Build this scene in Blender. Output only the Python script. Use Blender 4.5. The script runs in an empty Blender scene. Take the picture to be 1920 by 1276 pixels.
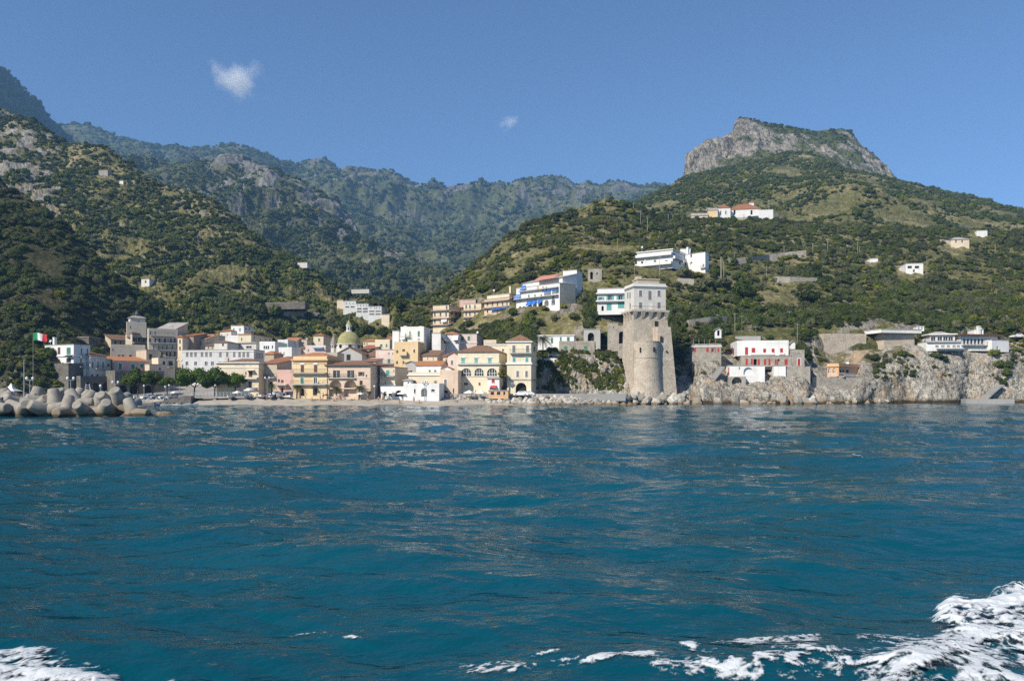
import bpy, bmesh, math, random
import numpy as np
from mathutils import Vector, Matrix, Euler
random.seed(7); np.random.seed(7)
PI = math.pi
scene = bpy.context.scene
COL = scene.collection

# ---------------------------------------------------------------- camera, sky, sun
FPX, HOR, CAMZ = 1464.0, 730.0, 4.0          # focal length and horizon in photo pixels, eye height in metres
cam_data = bpy.data.cameras.new('camera')
cam_data.sensor_width = 36.0
cam_data.lens = 36.0 * FPX / 1920.0
cam_data.shift_y = (HOR - 638.0) / 1920.0
cam_data.clip_start = 0.3
cam_data.clip_end = 20000
cam = bpy.data.objects.new('camera', cam_data)
cam.location = (0, 0, CAMZ)
cam.rotation_euler = (PI / 2, 0, 0)
COL.objects.link(cam)
scene.camera = cam

SUN_EL = math.radians(38)
SUN_H = Vector((-0.69, -0.72, 0)).normalized()     # where the sun stands: left and behind the boat
SUN_V = Vector((SUN_H.x * math.cos(SUN_EL), SUN_H.y * math.cos(SUN_EL), math.sin(SUN_EL)))
world = bpy.data.worlds.new('World')
scene.world = world
world.use_nodes = True
wn = world.node_tree
wn.nodes.clear()
wo = wn.nodes.new('ShaderNodeOutputWorld')
wb = wn.nodes.new('ShaderNodeBackground')
sky = wn.nodes.new('ShaderNodeTexSky')
sky.sky_type = 'NISHITA'
sky.sun_disc = False
sky.sun_elevation = SUN_EL
sky.sun_rotation = math.atan2(SUN_H.x, SUN_H.y)
sky.altitude = 1800
sky.air_density = 1.0
sky.dust_density = 0.1
sky.ozone_density = 6.0
wb.inputs['Strength'].default_value = 0.105
wn.links.new(sky.outputs[0], wb.inputs[0])
wn.links.new(wb.outputs[0], wo.inputs[0])

sun_data = bpy.data.lights.new('sun', 'SUN')
sun_data.energy = 4.6
sun_data.angle = math.radians(0.5)
sun_data.color = (1.0, 0.92, 0.79)
sun = bpy.data.objects.new('sun', sun_data)
sun.rotation_euler = SUN_V.to_track_quat('Z', 'Y').to_euler()
COL.objects.link(sun)

scene.view_settings.view_transform = 'Standard'
scene.view_settings.look = 'None'
scene.view_settings.gamma = 1
scene.view_settings.exposure = 0.36
scene.render.engine = 'CYCLES'
cy = scene.cycles
cy.max_bounces = 5
cy.diffuse_bounces = 2
cy.glossy_bounces = 2
cy.transmission_bounces = 3
cy.transparent_max_bounces = 8
cy.volume_bounces = 3
cy.use_denoising = False
cy.sample_clamp_indirect = 6

# ---------------------------------------------------------------- small helpers
def P(px, py, D):
    """The world point seen at photo pixel (px, py) at depth D."""
    return Vector(((px - 960.0) / FPX * D, D, CAMZ + (HOR - py) / FPX * D))

def PZ(px, D, z):
    return Vector(((px - 960.0) / FPX * D, D, z))

def tag(o, label=None, cat=None, group=None, kind=None):
    if label: o['label'] = label
    if cat: o['category'] = cat
    if group: o['group'] = group
    if kind: o['kind'] = kind
    return o

def link(name, mesh, parent=None, loc=None, rot=None, scale=None):
    o = bpy.data.objects.new(name, mesh)
    COL.objects.link(o)
    if parent is not None: o.parent = parent
    if loc is not None: o.location = loc
    if rot is not None: o.rotation_euler = rot
    if scale is not None: o.scale = scale
    return o

def empty(name, loc, rotz=0.0, label=None, cat=None, group=None):
    o = bpy.data.objects.new(name, None)
    o.empty_display_size = 0.3
    COL.objects.link(o)
    o.location = loc
    o.rotation_euler = (0, 0, rotz)
    return tag(o, label, cat, group)

def copy_tree(o, parent=None):
    kids = list(o.children)
    c = o.copy()
    COL.objects.link(c)
    if parent is not None: c.parent = parent
    for k in kids: copy_tree(k, c)
    return c

class MB:
    """Collects boxes, bars and quads and builds them as one mesh."""
    def __init__(self): self.v = []; self.f = []; self.m = []
    def quad(self, pts, mi=0):
        n = len(self.v); self.v += [tuple(p) for p in pts]
        self.f.append(tuple(range(n, n + len(pts)))); self.m.append(mi)
    def box(self, x0, y0, z0, x1, y1, z1, mi=0):
        n = len(self.v)
        self.v += [(x0,y0,z0),(x1,y0,z0),(x1,y1,z0),(x0,y1,z0),(x0,y0,z1),(x1,y0,z1),(x1,y1,z1),(x0,y1,z1)]
        for q in ((0,3,2,1),(4,5,6,7),(0,1,5,4),(1,2,6,5),(2,3,7,6),(3,0,4,7)):
            self.f.append(tuple(n + i for i in q)); self.m.append(mi)
    def tube(self, a, b, r0, r1=None, n=8, mi=0, caps=True):
        r1 = r0 if r1 is None else r1
        a = Vector(a); b = Vector(b); d = (b - a)
        if d.length < 1e-6: return
        d.normalize()
        t = Vector((1,0,0)) if abs(d.x) < 0.8 else Vector((0,1,0))
        u = d.cross(t).normalized(); w = d.cross(u)
        k = len(self.v)
        for i in range(n):
            c, s = math.cos(2*PI*i/n), math.sin(2*PI*i/n)
            self.v.append(tuple(a + (u*c + w*s)*r0))
        for i in range(n):
            c, s = math.cos(2*PI*i/n), math.sin(2*PI*i/n)
            self.v.append(tuple(b + (u*c + w*s)*r1))
        for i in range(n):
            j = (i+1) % n
            self.f.append((k+i, k+n+i, k+n+j, k+j)); self.m.append(mi)
        if caps:
            self.f.append(tuple(k+i for i in range(n))); self.m.append(mi)
            self.f.append(tuple(k+n+i for i in reversed(range(n)))); self.m.append(mi)
    def lathe(self, prof, n=16, c=(0,0,0), mi=0):
        """prof: (radius, z) from bottom to top."""
        k = len(self.v)
        for r, z in prof:
            for i in range(n):
                a = 2*PI*i/n
                self.v.append((c[0]+r*math.cos(a), c[1]+r*math.sin(a), c[2]+z))
        for j in range(len(prof)-1):
            for i in range(n):
                i2 = (i+1) % n
                self.f.append((k+j*n+i, k+j*n+i2, k+(j+1)*n+i2, k+(j+1)*n+i)); self.m.append(mi)
    def sphere(self, c, r, n=8, m=6, sz=1.0, mi=0):
        self.lathe([(max(1e-3, r*math.sin(PI*j/m)), -r*sz*math.cos(PI*j/m)) for j in range(m+1)], n, c, mi)
    def mesh(self, name, mats, smooth=False):
        me = bpy.data.meshes.new(name)
        me.from_pydata(self.v, [], self.f)
        for mt in (mats if isinstance(mats, (list, tuple)) else [mats]): me.materials.append(mt)
        if any(self.m): me.polygons.foreach_set('material_index', self.m)
        if smooth: me.polygons.foreach_set('use_smooth', [True]*len(me.polygons))
        me.update()
        return me
    def build(self, name, mats, parent=None, smooth=False, loc=None):
        return link(name, self.mesh(name, mats, smooth), parent, loc)

# ---------------------------------------------------------------- numpy noise
_perm = np.random.RandomState(3).permutation(256).astype(np.int64)
_perm = np.concatenate([_perm, _perm, _perm])
_g = np.random.RandomState(4).normal(size=(256, 3)); _g /= np.linalg.norm(_g, axis=1)[:, None]
def perlin(p):
    p = np.asarray(p, dtype=np.float64)
    i = np.floor(p).astype(np.int64); f = p - i; i &= 255
    u = f*f*f*(f*(f*6-15)+10)
    r = 0
    for dx in (0, 1):
        for dy in (0, 1):
            for dz in (0, 1):
                h = _perm[_perm[_perm[i[...,0]+dx] + i[...,1]+dy] + i[...,2]+dz]
                g = _g[h]
                d = g[...,0]*(f[...,0]-dx) + g[...,1]*(f[...,1]-dy) + g[...,2]*(f[...,2]-dz)
                w = (u[...,0] if dx else 1-u[...,0])*(u[...,1] if dy else 1-u[...,1])*(u[...,2] if dz else 1-u[...,2])
                r = r + w*d
    return r*1.5
def fbm(p, oct=4, gain=0.5, lac=2.03, ridged=False):
    p = np.asarray(p, dtype=np.float64); a = 1.0; s = 0; t = 0
    for k in range(oct):
        n = perlin(p + 17.3*k)
        if ridged: n = 1 - 2*np.abs(n)
        s = s + a*n; t += a; a *= gain; p = p*lac
    return s/t
def sstep(a, b, x):
    t = np.clip((x-a)/(b-a), 0, 1); return t*t*(3-2*t)

# ---------------------------------------------------------------- materials
MATS = {}
def new_mat(name):
    m = bpy.data.materials.new(name); m.use_nodes = True
    nt = m.node_tree; nt.nodes.clear()
    out = nt.nodes.new('ShaderNodeOutputMaterial')
    bs = nt.nodes.new('ShaderNodeBsdfPrincipled')
    nt.links.new(bs.outputs[0], out.inputs[0])
    return m, nt, bs, out
def N(nt, t, **kw):
    n = nt.nodes.new('ShaderNode' + t)
    for k, v in kw.items():
        if k.startswith('i_'):
            key = k[2:]
            key = int(key) if key.isdigit() else key.replace('_', ' ')
            n.inputs[key].default_value = v
        else: setattr(n, k, v)
    return n
def ramp(nt, src, stops, interp='LINEAR'):
    r = nt.nodes.new('ShaderNodeValToRGB'); r.color_ramp.interpolation = interp
    e = r.color_ramp.elements
    while len(e) < len(stops): e.new(0.5)
    for k, (pos, c) in enumerate(stops):
        e[k].position = pos
        e[k].color = (c, c, c, 1) if isinstance(c, (int, float)) else tuple(c) + (1,)
    if src is not None: nt.links.new(src, r.inputs[0])
    return r
def mixc(nt, fac, a, b, mode='MIX'):
    m = nt.nodes.new('ShaderNodeMix'); m.data_type = 'RGBA'; m.blend_type = mode
    for val, sock in ((fac, m.inputs[0]), (a, m.inputs[6]), (b, m.inputs[7])):
        if isinstance(val, (int, float)): sock.default_value = val
        elif isinstance(val, tuple): sock.default_value = val if len(val) == 4 else val + (1,)
        else: nt.links.new(val, sock)
    return m.outputs[2]
def coords(nt, kind='Object', scale=(1,1,1)):
    t = nt.nodes.new('ShaderNodeTexCoord'); mp = nt.nodes.new('ShaderNodeMapping')
    mp.inputs['Scale'].default_value = scale
    if kind == 'World':
        g = nt.nodes.new('ShaderNodeNewGeometry'); nt.links.new(g.outputs['Position'], mp.inputs[0])
    else: nt.links.new(t.outputs[kind], mp.inputs[0])
    return mp.outputs[0]
def noise(nt, vec, scale, detail=4, rough=0.55):
    n = N(nt, 'TexNoise', i_Scale=scale, i_Detail=detail, i_Roughness=rough)
    nt.links.new(vec, n.inputs['Vector']); return n.outputs[0]
def bump(nt, bs, h, strength=0.5, dist=0.1):
    b = N(nt, 'Bump', i_Strength=strength, i_Distance=dist)
    nt.links.new(h, b.inputs['Height']); nt.links.new(b.outputs[0], bs.inputs['Normal']); return b

def plain(name, col, rough=0.7, var=0.15, scale=2.0, metal=0.0, kind='World'):
    """A material with mild mottling."""
    if name in MATS: return MATS[name]
    m, nt, bs, out = new_mat(name)
    v = coords(nt, kind)
    n = noise(nt, v, scale, 3)
    lo = tuple(c*(1-var) for c in col); hi = tuple(min(1, c*(1+var)) for c in col)
    r = ramp(nt, n, [(0.3, lo), (0.7, hi)])
    nt.links.new(r.outputs[0], bs.inputs['Base Color'])
    bs.inputs['Roughness'].default_value = rough
    bs.inputs['Metallic'].default_value = metal
    MATS[name] = m; return m

def plaster(name, col, dirt=0.55):
    """Painted render with weather stains and blotches."""
    if name in MATS: return MATS[name]
    m, nt, bs, out = new_mat(name)
    v = coords(nt, 'World')
    big = ramp(nt, noise(nt, v, 0.22, 5, 0.6), [(0.3, tuple(c*0.88 for c in col)), (0.7, tuple(min(1, c*1.08) for c in col))])
    vs = coords(nt, 'World', (1.3, 1.3, 0.16))
    st = ramp(nt, noise(nt, vs, 1.4, 5, 0.65), [(0.50, 0.0), (0.78, 1.0)])
    mul = N(nt, 'Math', operation='MULTIPLY', i_1=dirt); nt.links.new(st.outputs[0], mul.inputs[0])
    grime = tuple(c*0.55+0.03 for c in col)
    c1 = mixc(nt, mul.outputs[0], big.outputs[0], grime)
    pt = ramp(nt, noise(nt, v, 0.7, 6, 0.7), [(0.62, 0.0), (0.68, 0.28)])
    c2 = mixc(nt, pt.outputs[0], c1, tuple(c*0.72+0.08 for c in col))
    nt.links.new(c2, bs.inputs['Base Color'])
    bs.inputs['Roughness'].default_value = 0.9
    bump(nt, bs, noise(nt, v, 6, 4), 0.25, 0.05)
    MATS[name] = m; return m

def stone(name, a, b, c, sc=1.0, joints=True):
    """Rough masonry or limestone: three tones, blocks, cracks."""
    if name in MATS: return MATS[name]
    m, nt, bs, out = new_mat(name)
    v = coords(nt, 'World')
    r = ramp(nt, noise(nt, v, 0.45*sc, 6, 0.65), [(0.28, a), (0.5, b), (0.72, c)])
    col = r.outputs[0]
    h = noise(nt, v, 2.2*sc, 6, 0.7)
    fine = ramp(nt, h, [(0.3, 0.68), (0.65, 1.12)])
    col = mixc(nt, 1.0, col, fine.outputs[0], 'MULTIPLY')
    if joints:
        vo = N(nt, 'TexVoronoi', feature='DISTANCE_TO_EDGE', i_Scale=1.6*sc)
        nt.links.new(coords(nt, 'World', (1, 1, 1.7)), vo.inputs['Vector'])
        jr = ramp(nt, vo.outputs[0], [(0.0, 0.62), (0.09, 1.0)])
        col = mixc(nt, 1.0, col, jr.outputs[0], 'MULTIPLY')
    nt.links.new(col, bs.inputs['Base Color'])
    bs.inputs['Roughness'].default_value = 0.95
    bump(nt, bs, h, 0.7, 0.25)
    MATS[name] = m; return m

def tiles(name, col):
    """Terracotta pan tiles."""
    if name in MATS: return MATS[name]
    m, nt, bs, out = new_mat(name)
    v = coords(nt, 'World')
    r = ramp(nt, noise(nt, v, 1.3, 6, 0.7), [(0.28, tuple(c*0.6 for c in col)), (0.5, col), (0.75, tuple(min(1, c*1.35) for c in col))])
    w = N(nt, 'TexWave', wave_type='BANDS', bands_direction='X', i_Scale=1.3, i_Distortion=0.6)
    nt.links.new(coords(nt, 'Object'), w.inputs['Vector'])
    wr = ramp(nt, w.outputs[1], [(0.0, 0.72), (0.5, 1.05)])
    c2 = mixc(nt, 1.0, r.outputs[0], wr.outputs[0], 'MULTIPLY')
    li = ramp(nt, noise(nt, v, 0.6, 5, 0.6), [(0.55, 0.0), (0.75, 0.5)])
    c3 = mixc(nt, li.outputs[0], c2, (0.20, 0.17, 0.12))
    nt.links.new(c3, bs.inputs['Base Color'])
    bs.inputs['Roughness'].default_value = 0.9
    bump(nt, bs, w.outputs[1], 0.6, 0.12)
    MATS[name] = m; return m

def glass(name='glass', col=(0.018, 0.024, 0.03)):
    if name in MATS: return MATS[name]
    m, nt, bs, out = new_mat(name)
    v = coords(nt, 'World')
    r = ramp(nt, noise(nt, v, 0.8, 2), [(0.35, col), (0.75, tuple(c*2.6+0.01 for c in col))])
    nt.links.new(r.outputs[0], bs.inputs['Base Color'])
    bs.inputs['Roughness'].default_value = 0.12
    bs.inputs['Specular IOR Level'].default_value = 0.5
    MATS[name] = m; return m

def leafmat(name, a, b, c, trans=0.25):
    """Foliage: tint differs from plant to plant and from clump to clump."""
    if name in MATS: return MATS[name]
    m, nt, bs, out = new_mat(name)
    oi = N(nt, 'ObjectInfo')
    rr = ramp(nt, oi.outputs['Random'], [(0.0, a), (0.5, b), (1.0, c)])
    v = coords(nt, 'World')
    nn = ramp(nt, noise(nt, v, 0.55, 3), [(0.3, 0.72), (0.7, 1.3)])
    col = mixc(nt, 1.0, rr.outputs[0], nn.outputs[0], 'MULTIPLY')
    pn = ramp(nt, noise(nt, v, 0.022, 3), [(0.45, 0.0), (0.62, 0.5)])
    col = mixc(nt, pn.outputs[0], col, tuple(x*0.55 for x in a))
    nt.links.new(col, bs.inputs['Base Color'])
    bs.inputs['Roughness'].default_value = 0.75
    bs.inputs['Specular IOR Level'].default_value = 0.2
    tr = N(nt, 'BsdfTranslucent'); nt.links.new(col, tr.inputs[0])
    mx = N(nt, 'MixShader', i_0=trans)
    nt.links.new(bs.outputs[0], mx.inputs[1]); nt.links.new(tr.outputs[0], mx.inputs[2])
    nt.links.new(mx.outputs[0], out.inputs[0])
    MATS[name] = m; return m

# ---------------------------------------------------------------- terrain
def N_col(nt, v, sc):
    n = N(nt, 'TexNoise', i_Scale=sc, i_Detail=4); nt.links.new(v, n.inputs['Vector'])
    ad = N(nt, 'VectorMath', operation='MULTIPLY_ADD'); ad.inputs[1].default_value = (5, 5, 5); nt.links.new(n.outputs['Color'], ad.inputs[0]); nt.links.new(v, ad.inputs[2])
    return ad.outputs[0]
def ground_mat(name, sc, rock_tones, soil_tones, stain=0.0, ck=0.6):
    m, nt, bs, out = new_mat(name)
    v = coords(nt, 'World', (sc, sc, sc))
    at = N(nt, 'Attribute', attribute_name='rock')
    fine = noise(nt, v, 0.35, 8, 0.7)
    add = N(nt, 'Math', operation='MULTIPLY_ADD', i_1=0.9, i_2=-0.45); nt.links.new(fine, add.inputs[0])
    sm = N(nt, 'Math', operation='ADD'); nt.links.new(at.outputs['Fac'], sm.inputs[0]); nt.links.new(add.outputs[0], sm.inputs[1])
    mask = ramp(nt, sm.outputs[0], [(0.44, 0.0), (0.54, 1.0)])
    rk = ramp(nt, noise(nt, v, 0.16, 7, 0.7), list(zip((0.25, 0.48, 0.72), rock_tones)))
    vs = coords(nt, 'World', (sc, sc, sc*0.22))
    crack = ramp(nt, noise(nt, vs, 0.8, 8, 0.75), [(0.36, 0.42), (0.5, 0.95), (0.7, 1.1)])
    rc = mixc(nt, 1.0, rk.outputs[0], crack.outputs[0], 'MULTIPLY')
    for cs, wd in ((0.5, 0.030), (1.7, 0.035)):
        cn = noise(nt, vs, cs, 6, 0.62)
        sb = N(nt, 'Math', operation='SUBTRACT', i_1=0.5); nt.links.new(cn, sb.inputs[0])
        ab = N(nt, 'Math', operation='ABSOLUTE'); nt.links.new(sb.outputs[0], ab.inputs[0])
        vr = ramp(nt, ab.outputs[0], [(0.0, 1-ck), (wd*0.45, 1-0.5*ck), (wd, 1.0)])
        rc = mixc(nt, 1.0, rc, vr.outputs[0], 'MULTIPLY')
    if stain:
        sn = ramp(nt, noise(nt, v, 0.11, 5, 0.6), [(0.52, 0.0), (0.68, stain)])
        rc = mixc(nt, sn.outputs[0], rc, (0.40, 0.27, 0.15))
    if stain:      # tide line: weed and wet rock just above the water
        sp = N(nt, 'SeparateXYZ'); nt.links.new(N(nt, 'NewGeometry').outputs['Position'], sp.inputs[0])
        tn = N(nt, 'Math', operation='MULTIPLY_ADD', i_1=-1.4); nt.links.new(noise(nt, v, 0.5, 4), tn.inputs[0]); nt.links.new(sp.outputs[2], tn.inputs[2])
        td = ramp(nt, tn.outputs[0], [(0.0, 1.0), (0.9, 0.0)])
        tw = ramp(nt, tn.outputs[0], [(0.0, 0.9), (0.22, 0.0)])
        rc = mixc(nt, td.outputs[0], rc, (0.16, 0.105, 0.045))
        rc = mixc(nt, tw.outputs[0], rc, (0.05, 0.04, 0.025))
    so = ramp(nt, noise(nt, v, 0.10, 8, 0.72), list(zip((0.28, 0.5, 0.72), soil_tones)))
    sf = ramp(nt, noise(nt, v, 1.3, 8, 0.8), [(0.36, 0.40), (0.5, 0.95), (0.66, 1.75)])
    sc_ = mixc(nt, 1.0, so.outputs[0], sf.outputs[0], 'MULTIPLY')
    col = mixc(nt, mask.outputs[0], sc_, rc)
    nt.links.new(col, bs.inputs['Base Color'])
    bs.inputs['Roughness'].default_value = 0.95
    bs.inputs['Specular IOR Level'].default_value = 0.15
    bump(nt, bs, noise(nt, vs, 0.7, 8, 0.72), 0.9, 1.0/sc*0.9)
    return m

LIME = ((0.20, 0.19, 0.17), (0.38, 0.36, 0.32), (0.56, 0.53, 0.47))
LIME_WARM = ((0.26, 0.23, 0.19), (0.44, 0.40, 0.33), (0.60, 0.55, 0.46))
SOIL = ((0.060, 0.072, 0.024), (0.16, 0.15, 0.06), (0.36, 0.30, 0.18))
SOIL_FAR = ((0.050, 0.066, 0.024), (0.095, 0.108, 0.042), (0.18, 0.165, 0.085))

class Loft:
    """A hillside skinned over level lines ('rails'), each running left to right; knots are (photo x, photo y or 'z' height, depth)."""
    def __init__(self, name, label, rails, px0, px1, nu, nv, mat, amp=1.0, wav=20.0, ridged=0.5, seed=0, vstretch=1.0, rock_wav=None, oct=5, smooth_u=0, block=0.0, bw=None, terr=None, ds=1.0):
        px = np.linspace(px0, px1, nu)
        X = []; A = []; R = []
        for rail in rails:
            k = np.array([q[:3] for q in rail['k']], float)
            D = np.interp(px, k[:,0], k[:,2])*ds
            if rail.get('z'): Z = np.interp(px, k[:,0], k[:,1])
            else:
                Y = np.interp(px, k[:,0], k[:,1]); Z = CAMZ + (HOR - Y)/FPX*D
            if smooth_u:
                kk = np.hanning(smooth_u+2)[1:-1]; kk /= kk.sum()
                D = np.convolve(np.pad(D, smooth_u//2, mode='edge'), kk, 'valid')[:nu]
            Xw = (px-960)/FPX*D
            X.append(np.stack([Xw, D, Z], -1))
            A.append(np.full(nu, rail.get('a', 1.0)))
            rk = rail.get('r', 0.3)
            R.append(np.full(nu, rk) if not isinstance(rk, list) else np.interp(px, [q[0] for q in rk], [q[1] for q in rk]))
        X = np.array(X); A = np.array(A); R = np.array(R)
        t = np.concatenate([np.linspace(i, i+1, n, endpoint=False) for i, n in enumerate(nv)] + [[len(rails)-1]])
        i0 = np.minimum(np.floor(t).astype(int), len(rails)-2); f = (t-i0)[:, None]
        G = X[i0]*(1-f[..., None]) + X[i0+1]*f[..., None]
        Am = A[i0]*(1-f) + A[i0+1]*f
        Rk = R[i0]*(1-f) + R[i0+1]*f
        du = np.gradient(G, axis=1); dv = np.gradient(G, axis=0)
        nrm = np.cross(du, dv); nrm /= np.maximum(np.linalg.norm(nrm, axis=-1), 1e-9)[..., None]
        nrm[nrm[..., 2] < -0.3] *= -1
        q = G/np.array([wav, wav, wav*vstretch]) + seed*11.7
        d = (1-ridged)*fbm(q, oct) + ridged*(fbm(q*0.8+5, oct, ridged=True) - 0.1)
        if block:
            b = bw or wav*0.6
            q2 = G/np.array([b, b, b*0.7]) + 0.35*fbm(G/b*1.7 + 8.8, 3)[..., None] + seed
            st = np.floor(fbm(q2, 3)*7)/7 + 0.5*np.floor(fbm(q2*2.3 + 4.4, 2)*6)/6
            d = d + block*st
        G = G + nrm*(amp*Am*d)[..., None]
        if terr:
            h, k = terr; zz = G[..., 2]/h; fr = zz - np.floor(zz); st = h*(np.floor(zz) + sstep(0.62, 1.0, fr))
            mk = k*sstep(-0.05, 0.2, fbm(G/np.array([60, 60, 40]) + 77 + seed, 3)); G[..., 2] = G[..., 2]*(1-mk) + st*mk
        rw = rock_wav or wav
        Rk = Rk + 0.55*fbm(G/rw + 31.0 + seed, 5) + 0.12*d
        Rk = np.clip(Rk, 0, 1)
        self.G, self.rock, self.t = G, Rk, t
        ny, nx = G.shape[:2]
        idx = np.arange(nx*ny).reshape(ny, nx)
        faces = np.stack([idx[:-1,:-1], idx[:-1,1:], idx[1:,1:], idx[1:,:-1]], -1).reshape(-1, 4)
        me = bpy.data.meshes.new(name)
        me.vertices.add(nx*ny); me.vertices.foreach_set('co', G.reshape(-1))
        me.loops.add(faces.size); me.loops.foreach_set('vertex_index', faces.reshape(-1).astype(np.int32))
        me.polygons.add(len(faces)); me.polygons.foreach_set('loop_start', np.arange(0, faces.size, 4, dtype=np.int32))
        me.polygons.foreach_set('use_smooth', np.ones(len(faces), bool))
        me.update(calc_edges=True)
        at = me.attributes.new('rock', 'FLOAT', 'POINT'); at.data.foreach_set('value', Rk.reshape(-1).astype(np.float32))
        me.materials.append(mat)
        self.obj = tag(link(name, me), label, None, None, 'structure')
    def scatter(self, n, rng, vmin=0.0, vmax=1e9, rockmax=0.62, dens_wav=40.0, dens_thr=-0.1, grow=1.0):
        """n random points per unit area on the sheet, thinned on rock and in clearings; returns (points, noise)."""
        G = self.G; a = G[:-1,:-1]; e1 = G[:-1,1:]-a; e2 = G[1:,:-1]-a
        ar = np.linalg.norm(np.cross(e1, e2), axis=-1)
        tt = self.t[:-1]; ar = ar*((tt >= vmin) & (tt < vmax))[:, None]
        p = ar.reshape(-1)/ar.sum()
        c = rng.choice(len(p), size=n, p=p); iy, ix = np.unravel_index(c, ar.shape)
        u, v = rng.rand(n, 1), rng.rand(n, 1)
        pts = a[iy, ix] + e1[iy, ix]*u + e2[iy, ix]*v
        rk = self.rock[iy, ix]
        dn = fbm(pts/dens_wav + 3.3, 4)
        keep = (rk < rockmax) & (dn > dens_thr - 0.25*rng.rand(n))
        return pts[keep], dn[keep]

RNG = np.random.RandomState(11)
M_far = ground_mat('far_hillside', 0.07, ((0.11,0.11,0.10),(0.21,0.20,0.18),(0.33,0.31,0.275)), SOIL_FAR)
M_mid = ground_mat('mid_hillside', 0.12, ((0.13,0.125,0.11),(0.26,0.245,0.215),(0.42,0.395,0.34)), SOIL_FAR)
M_hill = ground_mat('hillside', 0.35, ((0.20,0.18,0.15),(0.34,0.31,0.26),(0.49,0.45,0.38)), SOIL)
M_bank = ground_mat('bank_hillside', 0.5, ((0.10,0.085,0.07),(0.19,0.165,0.13),(0.30,0.26,0.21)), ((0.03,0.038,0.014),(0.06,0.06,0.025),(0.11,0.09,0.045)))
M_peak = ground_mat('peak_rock', 0.14, ((0.20,0.18,0.15),(0.36,0.325,0.27),(0.52,0.465,0.38)), SOIL_FAR, 0.0, 0.75)
M_cliff = ground_mat('sea_cliff', 1.0, ((0.24,0.215,0.175),(0.44,0.405,0.34),(0.60,0.56,0.48)), ((0.05,0.055,0.02),(0.13,0.12,0.055),(0.24,0.20,0.12)), 0.75, 0.8)

far_mountain = Loft('far_mountain', 'dark blue mountain rising at the left edge behind the other hills', [
    dict(k=[(-400,420,1000),(0,420,1650),(150,420,2300),(500,420,2700)], r=0.1),
    dict(k=[(-400,260,1150),(0,270,1950),(60,290,2250),(140,330,2750),(500,400,3050)], r=0.2),
    dict(k=[(-400,60,1350),(-80,90,1950),(-25,120,2100),(0,136,2200),(14,139,2250),(26,150,2310),(40,165,2380),(60,185,2480),(78,207,2570),(92,226,2640),(112,240,2740),(130,256,2840),(160,290,3000),(200,340,3100),(500,420,3300)], r=0.3, a=0.4),
    dict(k=[(-400,300,2300),(500,480,3600)], r=0.2)],
    -400, 500, 300, (20, 80, 16), M_far, amp=60, wav=260, ridged=0.7, seed=1, rock_wav=90, oct=6)

far_ridge = Loft('far_ridge', 'hazy ridge with bare rock teeth closing the valley', [
    dict(z=1, k=[(-100,-5,900),(1500,-5,900)], r=0.2, a=0.1),
    dict(k=[(-100,560,1050),(1500,560,1050)], r=0.22, a=0.35),
    dict(k=[(-100,430,1450),(400,430,1450),(700,460,1450),(850,470,1420),(1500,460,1450)], r=0.26),
    dict(k=[(-100,330,1850),(400,340,1850),(800,400,1800),(1000,400,1800),(1500,420,1800)], r=[(-100,0.2),(560,0.28),(640,0.34),(1500,0.34)]),
    dict(k=[(-100,235,2100),(100,238,2100),(125,244,2100),(160,246,2100),(170,249,2100),(205,259,2100),(220,262,2100),(262,276,2100),(300,292,2100),(325,289,2100),(345,291,2100),(370,288,2100),(385,290,2100),(408,292,2100),(425,285,2100),(436,282,2100),(448,284,2100),(462,289,2100),(480,295,2100),(500,299,2100),(522,309,2100),(540,312,2100),(553,318,2100),(575,317,2100),(590,314,2100),(603,312,2100),(612,317,2100),(620,323,2100),(628,334,2100),(645,339,2100),(660,333,2100),(670,337,2100),(679,329,2100),(690,332,2100),(700,340,2100),(716,337,2100),(728,333,2100),(745,337,2100),(760,341,2100),(770,350,2100),(790,357,2100),(805,352,2100),(818,351,2100),(832,359,2100),(850,363,2100),(868,361,2100),(880,359,2100),(905,368,2050),(925,367,2050),(945,364,2050),(962,359,2000),(972,350,2000),(985,350,2000),(1000,346,2000),(1018,350,2000),(1035,343,2000),(1050,341,2000),(1062,346,2000),(1078,350,2000),(1100,346,2000),(1118,348,2000),(1130,351,2000),(1148,347,2000),(1160,344,2000),(1175,347,2000),(1195,352,2000),(1230,357,2000),(1300,380,2000),(1500,430,2000)], r=[(-100,0.2),(560,0.3),(640,0.42),(1500,0.42)], a=0.3),
    dict(k=[(-100,420,2700),(1500,520,2600)], r=0.2)],
    -100, 1500, 760, (10, 50, 70, 70, 14), M_far, amp=180, wav=380, ridged=0.8, seed=2, rock_wav=85, oct=7, block=0.22, bw=100, ds=1.5)

valley_spur = Loft('valley_spur', 'green spur with grey crags standing left of the valley', [
    dict(k=[(150,640,640),(700,640,640),(800,620,640),(900,600,640)], r=0.15),
    dict(k=[(150,420,950),(450,430,930),(560,470,900),(660,530,850),(760,565,800),(850,580,760),(900,590,740)], r=0.30),
    dict(k=[(150,315,1250),(300,316,1250),(350,318,1230),(400,314,1230),(418,306,1230),(431,308,1230),(455,318,1220),(500,322,1200),(525,338,1200),(560,352,1190),(583,372,1180),(604,386,1170),(625,405,1160),(645,424,1140),(664,444,1120),(680,464,1100),(705,478,1080),(730,492,1050),(755,500,1030),(779,512,1010),(800,528,990),(830,545,960),(900,590,940)], r=[(150,0.15),(380,0.25),(415,0.56),(470,0.5),(900,0.42)], a=0.6),
    dict(k=[(150,420,1700),(900,650,1300)], r=0.2)],
    150, 900, 460, (70, 100, 14), M_mid, amp=75, wav=165, ridged=0.8, seed=3, rock_wav=48, oct=7, block=0.25, bw=48, ds=1.3)

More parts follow.
